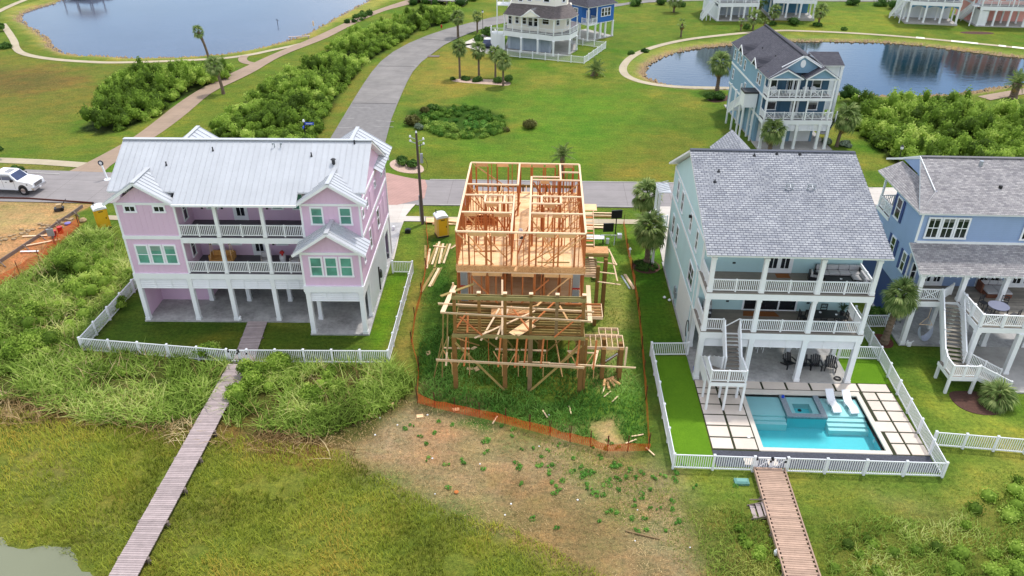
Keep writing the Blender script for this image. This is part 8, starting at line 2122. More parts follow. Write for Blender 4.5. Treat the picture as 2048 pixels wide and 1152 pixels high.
def foliage_mesh(name, C, RAD, nleaf, leaf, mat, flat=.8, seed=0, core=.8, tint0=None):
    """C (n,3) blob centres, RAD (n,3) radii"""
    n = len(C); N = n*nleaf
    r = np.random.default_rng(seed+3)
    idx = np.repeat(np.arange(n), nleaf)
    d = r.normal(size=(N,3)); d[:,2] = np.abs(d[:,2])*1.0-.25; d /= np.linalg.norm(d, axis=1)[:,None]
    pos = C[idx]+d*RAD[idx]*r.uniform(.78,1.12,(N,1))
    # bumpy surface
    q = fbm(pos[:,0]*1+pos[:,2]*.7, pos[:,1], .55, 2, seed)
    pos += d*((q-.5)*.55*RAD[idx].mean(1))[:,None]
    pos[:,2] = np.maximum(pos[:,2], .03)
    nr = d+r.normal(size=(N,3))*.55; nr /= np.linalg.norm(nr, axis=1)[:,None]
    a = np.cross(nr, r.normal(size=(N,3))); a /= np.linalg.norm(a, axis=1)[:,None]; b = np.cross(nr, a)
    s = leaf*r.uniform(.6,1.35,(N,1))
    quad = np.stack([pos-a*s*.5, pos+b*s*.32, pos+a*s*.5, pos-b*s*.32], 1).reshape(-1,3)
    f = np.arange(N*4).reshape(N,4)
    bt = (r.uniform(.1,.75,n) if tint0 is None else tint0)
    t = np.clip(bt[idx]+r.uniform(-.22,.22,N), 0, 1)
    tint = np.repeat(t, 4)
    if core:
        cv = (C[:,None,:]+ICO_V[None]*RAD[:,None,:]*core); cv[...,2] = np.maximum(cv[...,2], 0.0)
        cf = (ICO_F[None]+(np.arange(n)*len(ICO_V))[:,None,None]).reshape(-1,3)+len(quad)
        cf = np.concatenate([cf, cf[:, 2:3]], 1)          # degenerate quads avoided below
        me = bpy.data.meshes.new(name)
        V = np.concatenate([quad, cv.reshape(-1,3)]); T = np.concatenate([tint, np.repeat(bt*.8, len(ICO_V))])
        F3 = cf[:, :3]
        me.vertices.add(len(V)); me.vertices.foreach_set('co', V.astype(np.float32).ravel())
        loops = np.concatenate([f.ravel(), F3.ravel()]).astype(np.int32)
        me.loops.add(len(loops)); me.loops.foreach_set('vertex_index', loops)
        me.polygons.add(len(f)+len(F3))
        me.polygons.foreach_set('loop_start', np.concatenate([np.arange(0, f.size, 4), f.size+np.arange(0, F3.size, 3)]).astype(np.int32))
        me.polygons.foreach_set('loop_total', np.concatenate([np.full(len(f),4), np.full(len(F3),3)]).astype(np.int32))
        me.update(calc_edges=True)
        at = me.attributes.new('tint', 'FLOAT', 'POINT'); at.data.foreach_set('value', T.astype(np.float32)); me.materials.append(mat)
        return me
    return np_mesh(name, quad, f, mat, tint=tint)
def thicket(name, label, poly, dens, rr, hh, nleaf, leaf, mat, seed=1, cat='thicket', pmin=.62):
    n = int(area(poly)*dens)
    c = in_poly(poly, n, .8)
    ds = -sdf(c[:,0], c[:,1], poly)
    rad = rng.uniform(rr[0], rr[1], n)
    hn = fbm(c[:,0], c[:,1], 3.0, 3, seed)
    h = hh[0]+(hh[1]-hh[0])*np.clip((hn-.3)/.4, 0, 1)*np.clip(.45+ds/2.2, .4, 1)
    h *= rng.uniform(.62,1.2,n)
    C = np.stack([c[:,0], c[:,1], np.maximum(h-rad*.9, .1)], -1)
    RAD = np.stack([rad, rad, np.maximum(rad*.95, h*.45)], -1)
    tn = np.clip(fbm(c[:,0], c[:,1], 5, 2, seed+50)*1.2-.22+rng.uniform(-.3,.3,n), 0, 1)
    me = foliage_mesh(name, C, RAD, nleaf, leaf, mat, seed=seed, tint0=tn)
    return tag(link(name, me), label, cat, kind='stuff')
thicket('shrub_thicket', 'dense green shrub thicket left of the walking path below the lagoon', [(-57.75,91.08),(-54.53,89.77),(-52.61,91.71),(-50.13,98.58),(-51.22,103.57),(-49.51,109.14),(-47.13,114.44),(-47.98,117.71),(-50.29,119.30),(-57.07,118.37),(-60.72,115.92),(-65.05,114.87),(-62.22,108.49),(-60.87,102.18),(-58.37,96.31)], 1.5, (.38,.85), (1.1,2.5), 95, .24, LF_SHRUB, 1)
thicket('shrub_thicket', 'long green shrub thicket between the walking path and the grey road', [(-39.88,85.29),(-40.85,91.91),(-40.61,107.15),(-38.55,116.80),(-36.92,126.36),(-35.71,139.90),(-29.98,153.26),(-24.18,164.36),(-19.31,168.19),(-16.53,163.32),(-17.97,155.72),(-23.57,146.84),(-25.31,138.60),(-26.57,133.19),(-28.45,123.41),(-28.78,113.27),(-28.83,104.93),(-27.79,92.55),(-27.17,85.91)], 1.5, (.38,.85), (.8,2.1), 90, .24, LF_SHRUB, 2)
thicket('shrub_thicket', 'wide green shrub thicket filling the ground right of the slate roofed house', [(41.45,102.74),(40.39,97.24),(40.97,87.24),(41.20,83.68),(42.89,81.27),(57.69,80.56),(66.91,96.83),(63.09,99.33),(59.78,102.81),(57.79,105.71),(53.32,106.36),(45.56,103.79)], 1.35, (.42,.95), (1.2,2.8), 90, .26, LF_SHRUB, 3)
thicket('shrub_strip', 'low strip of dark shrubs on the lagoon side of the walking path', [(-38.68,155.45),(-37.11,162.14),(-35.25,164.22),(-34.48,161.32),(-36.24,155.59),(-37.80,153.71)], 1.2, (.4,.7), (.6,1.0), 70, .25, LF_BUSH, 4)
thicket('shrub_strip', 'dark shrubs crowding round the footbridge at the top', [(-28.12,171.91),(-22.17,174.44),(-16.45,171.51),(-15.85,177.05),(-10.69,183.18),(-11.19,191.91),(-30.43,185.66)], .5, (.7,1.3), (1.2,2.2), 60, .3, LF_BUSH, 5)
thicket('wetland_plants', 'bright ring of wetland plants round a small hollow in the lawn', [(-17.21,99.81),(-14.32,102.52),(-9.57,103.20),(-4.69,98.78),(-4.20,93.71),(-6.37,91.05),(-10.96,90.47),(-14.43,93.21),(-13.68,96.32),(-9.48,94.59),(-5.95,94.38),(-7.80,97.81),(-11.82,98.42),(-14.84,96.26)], 1.6, (.3,.55), (.15,.5), 90, .18, LF_MUD, 6)
thicket('wetland_plants', 'dark wetland reeds in the middle of the small hollow', [(-14.07,96.30),(-11.82,98.42),(-7.80,97.81),(-5.97,94.76),(-9.38,93.46),(-12.63,94.05)], 1.0, (.25,.4), (.05,.15), 60, .16, LF_WEED, 7)

def blades(name, label, poly, dens, h, w, lean, mat, seg=3, clump=None, seed=0, edge=.6, cat='grass', exclude=(), tilt=.25, minh=.5, zfun=True, tscale=3.0):
    n = int(area(poly)*dens)
    c = in_poly(poly, n, edge)
    if clump is not None:
        k = fbm(c[:,0], c[:,1], clump[0], 3, seed+5); c = c[k > clump[1]]
    for ex in exclude:
        c = c[sdf(c[:,0], c[:,1], ex) > .02]
    n = len(c); r = np.random.default_rng(seed)
    H_ = h*(minh+(1-minh)*r.random(n))*(.7+.6*fbm(c[:,0], c[:,1], 2.5, 2, seed+9))
    az = r.uniform(0, 2*np.pi, n); wd = w*r.uniform(.6,1.3,n)
    ln = lean*r.uniform(.2,1.2,n)*H_
    t = np.linspace(0, 1, seg+1)
    z0 = ground_z(c[:,0], c[:,1]) if zfun else 0
    dx, dy = np.cos(az), np.sin(az)
    base_t = r.normal(size=(n,2))*tilt
    P_ = np.zeros((n, seg+1, 2, 3))
    for i, tt in enumerate(t):
        off = ln*tt**2
        x = c[:,0]+dx*off+base_t[:,0]*H_*tt; y = c[:,1]+dy*off+base_t[:,1]*H_*tt
        z = z0+H_*(tt-.28*lean*tt**2.5)
        ww = wd*(1-tt**1.5)*.5+.002
        for s, sg in enumerate((-1,1)):
            P_[:,i,s,0] = x-dy*ww*sg; P_[:,i,s,1] = y+dx*ww*sg; P_[:,i,s,2] = z
    V = P_.reshape(-1,3)
    b = (np.arange(n)*(seg+1)*2)[:,None]
    F_ = np.concatenate([np.stack([b[:,0]+2*i, b[:,0]+2*i+1, b[:,0]+2*i+3, b[:,0]+2*i+2], -1)[:,None] for i in range(seg)], 1).reshape(-1,4)
    tn = np.clip(fbm(c[:,0], c[:,1], tscale, 3, seed+20)*1.3-.15+r.uniform(-.28,.28,n), 0, 1)
    me = np_mesh(name, V, F_, mat, tint=np.repeat(tn, (seg+1)*2))
    return tag(link(name, me), label, cat, kind='stuff')
DK1 = [(gA[0]-.8,gA[1]+.2),(gA[0]+.8,gA[1]+.2),(-19.7,20),(-21.25,20)]
DK2 = [(13.1,34.5),(15.1,34.5),(14.7,20),(12.8,20)]
YARD = [(-32.98,55.01),(-32.98,44.83),(-21.83,43.74),(-10.37,44.12),(-10.58,57.12)]
REED_A = [(-50.82,50.24),(-43.69,53.29),(-42.68,56.73),(-43.39,63.75),(-40.70,63.88),(-39.21,62.49),(-35.03,56.63),(-32.55,53.22),(-33.15,44.57),(-21.00,43.63),(-20.28,40.16),(-20.69,37.09),(-23.47,36.74),(-27.72,36.79),(-30.94,37.89),(-35.63,38.97),(-42.28,38.69)]
REED_B = [(-20.65,43.05),(-10.25,43.86),(-9.41,43.13),(-8.11,41.49),(-9.93,38.28),(-11.08,37.50),(-13.29,36.00),(-15.93,36.35),(-19.69,37.04),(-20.75,40.14)]
blades('reeds', 'tall green reeds filling the ground left of the pink house fence', REED_A, 60, 1.2, .09, 1.0, LF_REED, 3, (2.4,.37), 3, exclude=(DK1,YARD), cat='reeds', tilt=.3)
blades('reeds', 'tall green reeds between the boardwalk and the dry flat', REED_B, 75, 1.15, .085, 1.0, LF_REED, 3, (1.8,.36), 4, exclude=(DK1,YARD), cat='reeds', tilt=.3)
blades('dead_reeds', 'bent straw coloured dead reeds along the lower edge of the reed beds', [(-38.31,39.92),(-31.64,39.14),(-26.59,37.82),(-20.78,37.33),(-14.03,36.43),(-9.98,35.23),(-12.73,33.81),(-19.68,35.27),(-24.11,36.00),(-30.28,36.69),(-36.02,36.44)], 26, 1.0, .05, 1.3, LF_REEDD, 3, (2.0,.45), 5, exclude=(DK1,), cat='reeds', tilt=.6)
blades('dead_reeds', 'scattered straw coloured stems among the green reeds', [(-45.73,51.23),(-43.33,62.92),(-37.71,60.18),(-32.74,53.37),(-33.09,44.82),(-20.86,43.22),(-10.22,43.68),(-10.53,38.01),(-14.79,36.87),(-35.63,38.97)], 5, 1.5, .045, .7, LF_REEDD, 3, (2.5,.5), 6, exclude=(DK1,YARD), cat='reeds', tilt=.4)
thicket('reed_scrub', 'leafy dark green scrub mixed into the reeds left of the pink house fence', [q for q in [(-46.17,48.26),(-42.80,52.53),(-41.76,55.89),(-42.11,61.96),(-39.00,61.10),(-36.83,58.34),(-34.05,54.54),(-33.66,47.76),(-34.71,45.39),(-35.53,42.29),(-37.64,41.06),(-41.77,40.88)]], .9, (.35,.75), (.5,1.35), 80, .15, LF_SHRUB, 31)
thicket('reed_scrub', 'patches of low leafy scrub in the reeds in front of the pink house fence', [(-31.98,43.76),(-22.21,42.99),(-21.03,41.21),(-22.50,40.06),(-26.35,40.98),(-31.17,42.19)], .3, (.3,.6), (.4,.9), 90, .13, LF_SHRUB, 32)
thicket('reed_scrub', 'patches of low leafy scrub right of the boardwalk', [(-19.90,42.50),(-12.89,42.81),(-9.27,42.28),(-9.92,40.07),(-13.89,38.36),(-18.96,39.68)], .5, (.3,.6), (.4,.9), 90, .13, LF_SHRUB, 33)
thicket('corner_scrub', 'bright green scrub filling the lower right corner', [(22.88,29.94),(25.57,32.22),(28.20,34.09),(30.72,35.01),(26.11,26.55),(21.29,26.35)], 1.0, (.3,.65), (.4,1.1), 110, .13, LF_SHRUB, 34)
thicket('corner_scrub', 'low scrub along the bottom edge on both sides of the tan dock', [(10.41,29.77),(12.69,30.22),(13.32,28.87),(13.45,26.03),(9.66,25.87)], .8, (.25,.45), (.25,.6), 90, .12, LF_SHRUB, 35)
thicket('corner_scrub', 'low scrub at the bottom edge right of the tan dock', [(15.96,29.31),(19.61,29.81),(22.04,29.23),(20.79,26.33),(15.22,26.10)], .7, (.25,.45), (.2,.5), 90, .12, LF_SHRUB, 36)
def shrubs_in(name, label, spots, mat, seed, nleaf=260, leaf=.17, cat='bush'):
    C = []; RAD = []
    for (x, y), r_, h_ in spots:
        for k in range(7):
            a = rnd.random()*6.28; d = rnd.random()*r_*.6; q = r_*rnd.uniform(.4,.65)
            C.append((x+math.cos(a)*d, y+math.sin(a)*d, max(.1, h_*rnd.uniform(.55,.85)-q*.5))); RAD.append((q,q,q*.85))
    me = foliage_mesh(name, np.array(C), np.array(RAD), nleaf, leaf, mat, seed=seed)
    return link(name, me)
RB = [((-36.05,44.70),1.4,1.7,'bright green bush among the reeds near the left edge'),((-37.29,43.41),1.1,1.4,'green bush among the reeds at the left edge'),((-37.68,52.36),1.3,1.5,'green bush in the reeds beside the pink house fence'),((-40.28,56.39),1.4,1.6,'green bush in the reeds below the yellow toilet'),((-36.64,54.84),1.2,1.7,'dark green bush against the left wall of the pink house'),((-39.21,48.56),1.3,1.4,'dark bush in the middle of the left reed bed'),((-33.33,50.27),1.0,1.1,'dark low bush along the slanting fence of the pink house'),((-23.50,44.49),1.0,1.3,'yellow green bush in front of the fence left of the boardwalk gate'),((-19.41,41.56),1.3,1.7,'yellow green bush just right of the boardwalk gate'),((-18.11,43.05),1.2,1.5,'green bush in front of the fence right of the boardwalk gate'),((-19.62,39.66),1.0,1.2,'green bush leaning over the right side of the boardwalk'),((-14.94,39.86),1.1,1.0,'green bush in the middle of the right reed bed')]

for i, (xy, r_, h_, lb) in enumerate(RB):
    tag(shrubs_in('green_bush', lb, [(xy, r_, h_)], LF_SHRUB, 100+i, 300 if r_ > 1.05 else 220, .16), lb, 'bush')
BUSHES = [((-1.37,94.99),1.25,1.1,LF_OLIVE,'round olive bush alone on the lawn right of the small hollow'),
 ((-16.41,95.40),1.3,1.2,LF_OLIVE,'brown olive bush at the left end of the small hollow'),((-15.29,93.92),.7,.7,LF_SILV,'pale silver bush beside the brown olive bush at the hollow'),((-15.39,100.32),.8,.8,LF_OLIVE,'low olive bush on the upper left rim of the hollow'),((-14.50,101.22),.9,.9,LF_BUSH,'dark bush on the upper rim of the hollow'),
 ((-15.61,82.02),.85,.9,LF_BUSH,'round green shrub in the pink rock bed, the left one'),((-14.12,80.89),.85,.9,LF_BUSH,'round green shrub in the pink rock bed by the pole, the right one'),
 ((24.07,108.07),1.0,1.1,LF_BUSH,'clipped round bush at the foot of the pond palm, left one'),((25.49,108.15),1.0,1.1,LF_BUSH,'clipped round bush at the foot of the pond palm, right one'),
 ((43.58,107.91),1.6,2.6,LF_BUSH,'big dark round tree at the pond corner of the right thicket'),
 ((-13.27,116.20),.5,.45,LF_BUSH,'small dark hedge bush under the row of palms, leftmost'),((-11.37,116.30),.8,.55,LF_BUSH,'dark hedge bush under the row of palms, second from left'),((-9.64,115.58),.9,.6,LF_BUSH,'dark hedge bush under the row of palms, middle one'),((-6.36,115.22),.9,.8,LF_BUSH,'dark hedge bush under the row of palms, fourth from left'),((-4.70,115.04),.9,1.2,LF_BUSH,'dark palmetto bush at the right end of the palm row'),
 ((49.32,157.73),1.5,1.5,LF_BUSH,'dark round bush before the steel blue house across the pond'),((45.09,157.49),.8,.7,LF_BUSH,'small dark bush at the foot of the palm by the steel blue house'),((53.68,157.09),.9,.7,LF_BUSH,'small dark bush at the foot of the palm right of the steel blue house'),
 ((39.49,154.12),.9,.9,LF_BUSH,'small dark bush by the path behind the slate roof'),((43.51,83.04),1.5,1.2,LF_SILV,'silver leaved bush behind the grey gable at the right'),
 ((20.29,174.74),1.6,1.6,LF_BUSH,'dark bush by the far street, left one of a pair'),((25.70,176.70),1.4,1.4,LF_BUSH,'dark bush by the far street, right one of a pair'),((29.96,174.76),1.3,1.0,LF_BUSH,'dark bush under the far palm at the top'),
 ((67.89,178.62),1.6,1.6,LF_BUSH,'dark spreading bush at the far street above the pond'),((73.97,177.88),1.9,1.4,LF_BUSH,'dark bush left of the arched house, left one'),((75.44,174.74),1.9,2.0,LF_BUSH,'dark bush left of the arched house, right one'),
 ((57.92,153.87),.7,.5,LF_BUSH,'tiny dark shrub on the lawn above the pond path'),((-10.91,137.56),1.6,2.0,LF_BUSH,'dark bush by the drive of the cream house, left one'),((-9.91,145.18),1.5,1.8,LF_BUSH,'dark bush by the drive of the cream house, right one'),
 ((-58.04,77.92),.7,.6,LF_BUSH,'small green shrub on the verge left of the path junction'),((-57.51,78.09),.4,.4,LF_BUSH,'tiny green shrub on the verge beside a larger one'),
 ((34.90,90.94),.8,.7,LF_SILV,'grey green shrub at the foot of the palm by the slate roofed house'),((37.11,90.36),.8,.6,LF_SILV,'grey green shrub right of the palm by the slate roofed house'),
 ((26.55,51.45),.9,1.1,LF_BUSH,'green bush between the two houses behind the short fence'),((-100.68,144.19),1.2,1.6,LF_BUSH,'dark bush at the left edge below the lagoon bend'),((-92.25,131.72),1.5,.7,LF_BUSH,'low palmetto clump at the left edge beside the pond path'),((-61.81,81.35),.5,1.8,LF_BUSH,'narrow dark shrub at the left edge by the sidewalk'),
 ((-4.32,93.71),.7,.4,LF_OLIVE,'low tan shrub on the right rim of the hollow'),((15.32,133.40),.8,.5,LF_BUSH,'low shrub strip inside the bend of the loop path'),((17.85,134.90),.8,.5,LF_BUSH,'low dark shrub by the upper bend of the loop path')]
for i, (xy, r_, h_, mt, lb) in enumerate(BUSHES):
    far = xy[1] > 120
    tag(shrubs_in('bush', lb, [(xy, r_, h_)], mt, 200+i, 90 if far else 170, .3 if far else .22), lb, 'bush')
# marsh, weeds, lawns
MARSH = [(-35.54,36.70),(-35.16,38.21),(-29.45,36.96),(-24.28,36.37),(-20.09,36.36),(-15.72,35.66),(-11.83,35.15),(-8.27,32.56),(-5.11,30.75),(-0.54,29.14),(3.17,27.14),(5.06,25.10),(-27.69,23.76)]
PUD = [MURK, [(-28.81,32.93),(-27.85,32.84),(-27.59,32.36),(-28.13,32.25)], [(-31.20,32.83),(-30.60,32.85),(-30.36,32.44),(-30.95,32.42)]]
blades('marsh_grass', 'yellow green marsh grass covering the wet ground at the lower left', MARSH, 95, .42, .045, .5, LF_MARSH, 2, (1.6,.30), 11, exclude=(DK1,PUD[0],PUD[1],PUD[2]), tilt=.2, tscale=5)
SITE = [(-10.62,64.42),(-7.94,64.54),(-7.63,61.55),(-5.51,41.33),(3.16,40.63),(6.23,41.29),(7.09,36.86),(4.86,36.31),(1.13,37.54),(-3.48,39.31),(-7.64,40.59),(-8.94,47.16),(-9.38,54.41)]
blades('site_weeds', 'lush dark green weeds under and around the timber frame', [(-8.62,46.53),(-6.42,50.00),(-6.00,46.00),(3.74,46.43),(6.58,45.31),(7.59,40.82),(7.10,36.40),(4.70,36.30),(3.02,36.87),(-0.15,37.87),(-3.46,39.01),(-7.62,40.43)], 85, .45, .055, .8, LF_WEED, 2, (1.3,.3), 12, tilt=.35, exclude=([(3.72,38.37),(5.19,38.68),(6.04,35.69),(4.20,35.61)],))
blades('site_weeds', 'rough green weeds left and right of the timber frame', [(-10.16,63.41),(-8.07,63.51),(-6.18,45.99),(-8.46,45.90),(-9.15,49.88),(-9.40,56.06)], 28, .3, .045, .7, LF_WEED, 2, (1.6,.42), 13, tilt=.35)
blades('site_weeds', 'rough grass along the right side of the timber frame', [(5.50,65.15),(8.09,65.27),(8.10,56.84),(8.16,46.62),(7.42,43.00),(4.14,47.08),(4.61,56.69)], 28, .22, .04, .6, LF_LAWN, 2, (1.6,.4), 14, tilt=.35)
blades('rough_grass', 'rough uneven grass on the slope below the pool yard', [(4.66,35.63),(8.44,34.20),(13.23,34.40),(24.15,34.12),(30.51,36.28),(25.67,27.13),(14.90,26.69),(8.24,26.42),(6.37,30.32),(4.94,33.31)], 42, .16, .035, .5, LF_LAWN, 2, (1.2,.36), 15, exclude=(DK2,), tilt=.4)
blades('rough_weeds', 'tall rough weeds beside the tan dock at the bottom right', [(9.07,30.79),(11.01,31.43),(12.86,30.95),(13.52,29.21),(13.62,25.74),(9.10,25.55)], 70, .42, .042, .8, LF_LAWN, 3, (1.4,.36), 16, exclude=(DK2,), tilt=.35)
blades('rough_weeds', 'tall rough weeds filling the lower right corner', [(16.00,30.36),(19.52,31.04),(22.65,30.63),(26.52,33.03),(29.78,34.35),(25.44,26.22),(14.87,25.79)], 75, .45, .042, .8, LF_REED, 3, (1.4,.33), 17, exclude=(DK2,), tilt=.35)
blades('straw', 'short straw covering the dry tan flat', [(-12.27,39.97),(-7.91,40.16),(-3.39,38.07),(1.44,36.53),(4.49,35.40),(7.01,33.40),(8.20,31.50),(9.15,25.85),(3.60,25.62),(1.08,27.37),(-4.49,30.23),(-8.82,32.33),(-13.06,35.10),(-13.64,37.39)], 85, .13, .03, .8, LF_STRAW, 1, (1.0,.3), 18, tilt=.6)
blades('creeping_grass', 'thin green grass creeping over the right side of the dry flat', [(0.81,36.82),(5.12,35.65),(7.60,33.42),(9.62,31.56),(10.02,27.74),(7.43,27.96),(4.96,29.90),(2.55,32.02),(-0.10,34.77)], 60, .15, .035, .6, LF_LAWN, 2, (1.6,.44), 28, tilt=.4)
tuf = [(-6.05,38.11),(-7.87,37.64),(-8.19,37.24),(-2.02,37.79),(-1.15,36.88),(-3.05,36.06),(-6.60,35.91),(-6.17,34.52),(0.13,35.75),(0.57,34.89),(-0.69,34.24),(2.64,35.06),(4.92,34.64),(5.08,34.31),(5.83,34.01),(5.18,33.32),(6.91,32.60),(1.39,32.05),(1.63,32.30),(3.56,33.87),(3.73,33.67),(4.38,32.81),(4.64,33.22),(4.12,32.01),(5.92,31.33),(4.62,30.97),(8.01,31.11),(8.15,30.21),(7.39,29.65),(6.30,29.60),(-5.13,37.66),(1.23,32.91),(1.06,35.48),(3.38,33.99),(1.82,33.26)]
C = np.array([(x+rnd.gauss(0,.09), y+rnd.gauss(0,.09), .05) for x, y in tuf+[(rnd.gauss(5.5,2.2), rnd.gauss(33,2.0)) for _ in range(45)]+[(rnd.gauss(-2,4), rnd.gauss(35,2)) for _ in range(25)] for k in range(2)]); RD = np.array([(rnd.uniform(.04,.16),)*2+(.08,) for _ in C])
tag(link('weed_tufts', foliage_mesh('weed_tufts', C, RD, 40, .1, LF_BRITE, seed=77, core=0)), 'small bright green weed tufts dotted over the dry tan flat', 'weeds', kind='stuff')
# garden beds
def bed(name, label, pts, mat, z=.03, parent=None):
    m = MB().prism(smooth_poly(pts, 2), -.02, z); return tag(m.build(name, mat), label, 'garden bed')
def ring(c, rx, ry, n=14): return [(c[0]+rx*math.cos(i*2*math.pi/n), c[1]+ry*math.sin(i*2*math.pi/n)) for i in range(n)]
bed('garden_bed', 'oval brown mulch bed round the low palm by the deck stairs', [(28.24,42.56),(29.38,42.72),(31.02,42.63),(32.08,42.40),(32.08,41.61),(31.21,40.54),(29.98,40.13),(28.81,40.39),(28.19,41.18)], MULCH)
bed('garden_bed', 'round red mulch bed at the foot of the palm right of the pool fence', ring((26.14,48.56),.75,.95), MULCHR)
bed('garden_bed', 'pink river rock bed with two round shrubs beside the brick apron', [(-17.14,81.95),(-16.61,83.52),(-15.24,82.96),(-13.17,81.84),(-12.59,79.64),(-14.19,79.14),(-16.00,79.92)], ROCKP)
bed('garden_bed', 'round planted bed at the foot of the palm beside the pale teal house', ring((9.64,59.26),1.25,1.3), MULCH)
bed('garden_bed', 'dark mulch bed under the bushes by the pond palm', [(23.44,108.51),(25.14,110.02),(26.58,110.09),(28.12,110.65),(27.77,108.97),(25.66,107.23),(24.17,106.70)], MULCH)
bed('garden_bed', 'pale gravel bed under the row of palms', [(-13.78,116.71),(-9.21,116.95),(-4.59,116.11),(-4.34,113.49),(-6.74,113.89),(-13.23,115.13)], ROCKP)
bed('garden_bed', 'dark mulch ring on the far lawn before the coral house', ring((82.27,152.72),3.2,1.2), MULCH)
C = []; 
c0 = (9.66,59.44)
for i in range(30): a = rnd.random()*6.28; d = rnd.random()**.5*1.05; C.append((c0[0]+d*math.cos(a), c0[1]+d*math.sin(a), .08))
tag(link('ground_cover', foliage_mesh('ground_cover', np.array(C), np.full((30,3), .24), 60, .12, LF_BUSH, seed=5)), 'dark ground cover plants in the round bed beside the pale teal house', 'ground cover', kind='stuff')
# riprap along the banks
def rocks(name, label, poly, a, b, n, off=(.0,1.6), size=(.12,.38), seed=3):
    r = random.Random(seed); P_ = poly; L = len(P_); m = MB()
    for k in range(n):
        i = r.randrange(L) if a is None else int(a+(b-a)*r.random()) % L
        p0, p1 = P_[i], P_[(i+1) % L]; f = r.random()
        x = p0[0]+(p1[0]-p0[0])*f; y = p0[1]+(p1[1]-p0[1])*f; dx, dy = p1[0]-p0[0], p1[1]-p0[1]; l_ = math.hypot(dx,dy)+1e-6
        o_ = r.uniform(off[0], off[1]); x += dy/l_*o_; y -= dx/l_*o_; s = r.uniform(*size)
        vs = [(x+s*r.uniform(.6,1.2)*math.cos(t), y+s*r.uniform(.6,1.2)*math.sin(t), -.28+s*.1) for t in (0,1.2,2.5,3.8,5.0)]+[(x+r.uniform(-.1,.1)*s, y, -.2+s*r.uniform(.5,1.0))]
        m.add(vs, [(0,1,5),(1,2,5),(2,3,5),(3,4,5),(4,0,5)])
    return tag(m.build(name, ROCK), label, 'rocks', kind='stuff')
def ccw(p): return sum(p[i][0]*p[(i+1)%len(p)][1]-p[(i+1)%len(p)][0]*p[i][1] for i in range(len(p))) > 0
PR = POND_R if ccw(POND_R) else POND_R[::-1]; PL = POND_L if ccw(POND_L) else POND_L[::-1]
rocks('bank_rocks', 'tan rocks lining the bank of the clear pond', PR, None, None, 1500, (-.4,1.5), (.12,.4))
rocks('bank_rocks', 'tan rocks lining the bank of the lagoon', PL, None, None, 1100, (-.3,1.3), (.12,.34), 8)

# ---------------------------------------------------------------- palms
LF_PALM = leaf_mat('palm_leaf', [(0, lin(70,92,46,.9)), (.5, lin(112,136,72,.95)), (1, lin(176,186,118,1))], .3, 1.5)
LF_PALMD = leaf_mat('dead_palm_leaf', [(0, lin(118,92,56,.8)), (1, lin(176,146,92,.85))], .15)
def fan_frond(seed, L=.75, fan=.85, mat=None):
    r = random.Random(seed); vs = []; fs = []; tn = []
    def strip(pts, w0, w1, sd, t):
        k = len(vs); n = len(pts)
        for i, q in enumerate(pts):
            w = w0+(w1-w0)*i/(n-1); vs.append(tuple(Vector(q)-sd*w)); vs.append(tuple(Vector(q)+sd*w)); tn.extend([t, t])
        for i in range(n-1): fs.append((k+2*i, k+2*i+1, k+2*i+3, k+2*i+2))
    strip([(0,0,0),(L*.5,0,.05),(L,0,-.02)], .03, .015, Vector((0,1,0)), .4)
    for i in range(-9,10):
        a = i*math.radians(8.5)+r.uniform(-.04,.04); ln = fan*(1-.3*abs(i)/9)*r.uniform(.9,1.08); d = Vector((math.cos(a), math.sin(a), 0)); sd = Vector((-d.y, d.x, 0))
        o = Vector((L-.05,0,-.02)); fold = .12*(abs(i)/9)
        p1 = o+d*ln*.45+Vector((0,0,.05-fold*.3)); p2 = o+d*ln*.8+Vector((0,0,-.1-fold)); p3 = o+d*ln+Vector((0,0,-.32-fold-r.uniform(0,.12)))
        t = r.uniform(.2,.9)
        k = len(vs)
        for q, w in ((o,.012),(p1,.05),(p2,.035),(p3,.006)): vs.append(tuple(q-sd*w)); vs.append(tuple(q+sd*w)); tn.extend([t,t])
        for j in range(3): fs.append((k+2*j, k+2*j+1, k+2*j+3, k+2*j+2))
    return np_mesh('frond', np.array(vs), np.array(fs), mat or LF_PALM, tint=np.array(tn))
def feather_frond(seed, L=2.0, mat=None):
    r = random.Random(seed); vs = []; fs = []; tn = []; n = 22
    def pt(t): return Vector((L*t, 0, .45*t-.95*t*t))
    for i in range(n):
        t = .12+.88*i/n; p0 = pt(t); l_ = .42*math.sin(math.pi*min(1,t*.9+.12))+.1
        for s in (-1,1):
            tip = p0+Vector((l_*.5, s*l_, -.18*l_-r.uniform(0,.12))); k = len(vs); tt = r.uniform(.2,.9)
            vs.extend([tuple(p0-Vector((.03,0,0))), tuple(p0+Vector((.03,0,0))), tuple((p0+tip)/2+Vector((.035,0,.03))), tuple(tip)]); tn.extend([tt]*4); fs.append((k,k+1,k+2,k+3))
    k = len(vs)
    for i in range(9):
        q = pt(i/8); vs.extend([tuple(q+Vector((0,-.025,0))), tuple(q+Vector((0,.025,0)))]); tn.extend([.5,.5])
    for i in range(8): fs.append((k+2*i,k+2*i+1,k+2*i+3,k+2*i+2))
    return np_mesh('frond', np.array(vs), np.array(fs), mat or LF_PALM, tint=np.array(tn))
FAN = [fan_frond(i) for i in range(3)]; FAND = fan_frond(9, mat=LF_PALMD)
FEA = [feather_frond(i) for i in range(2)]
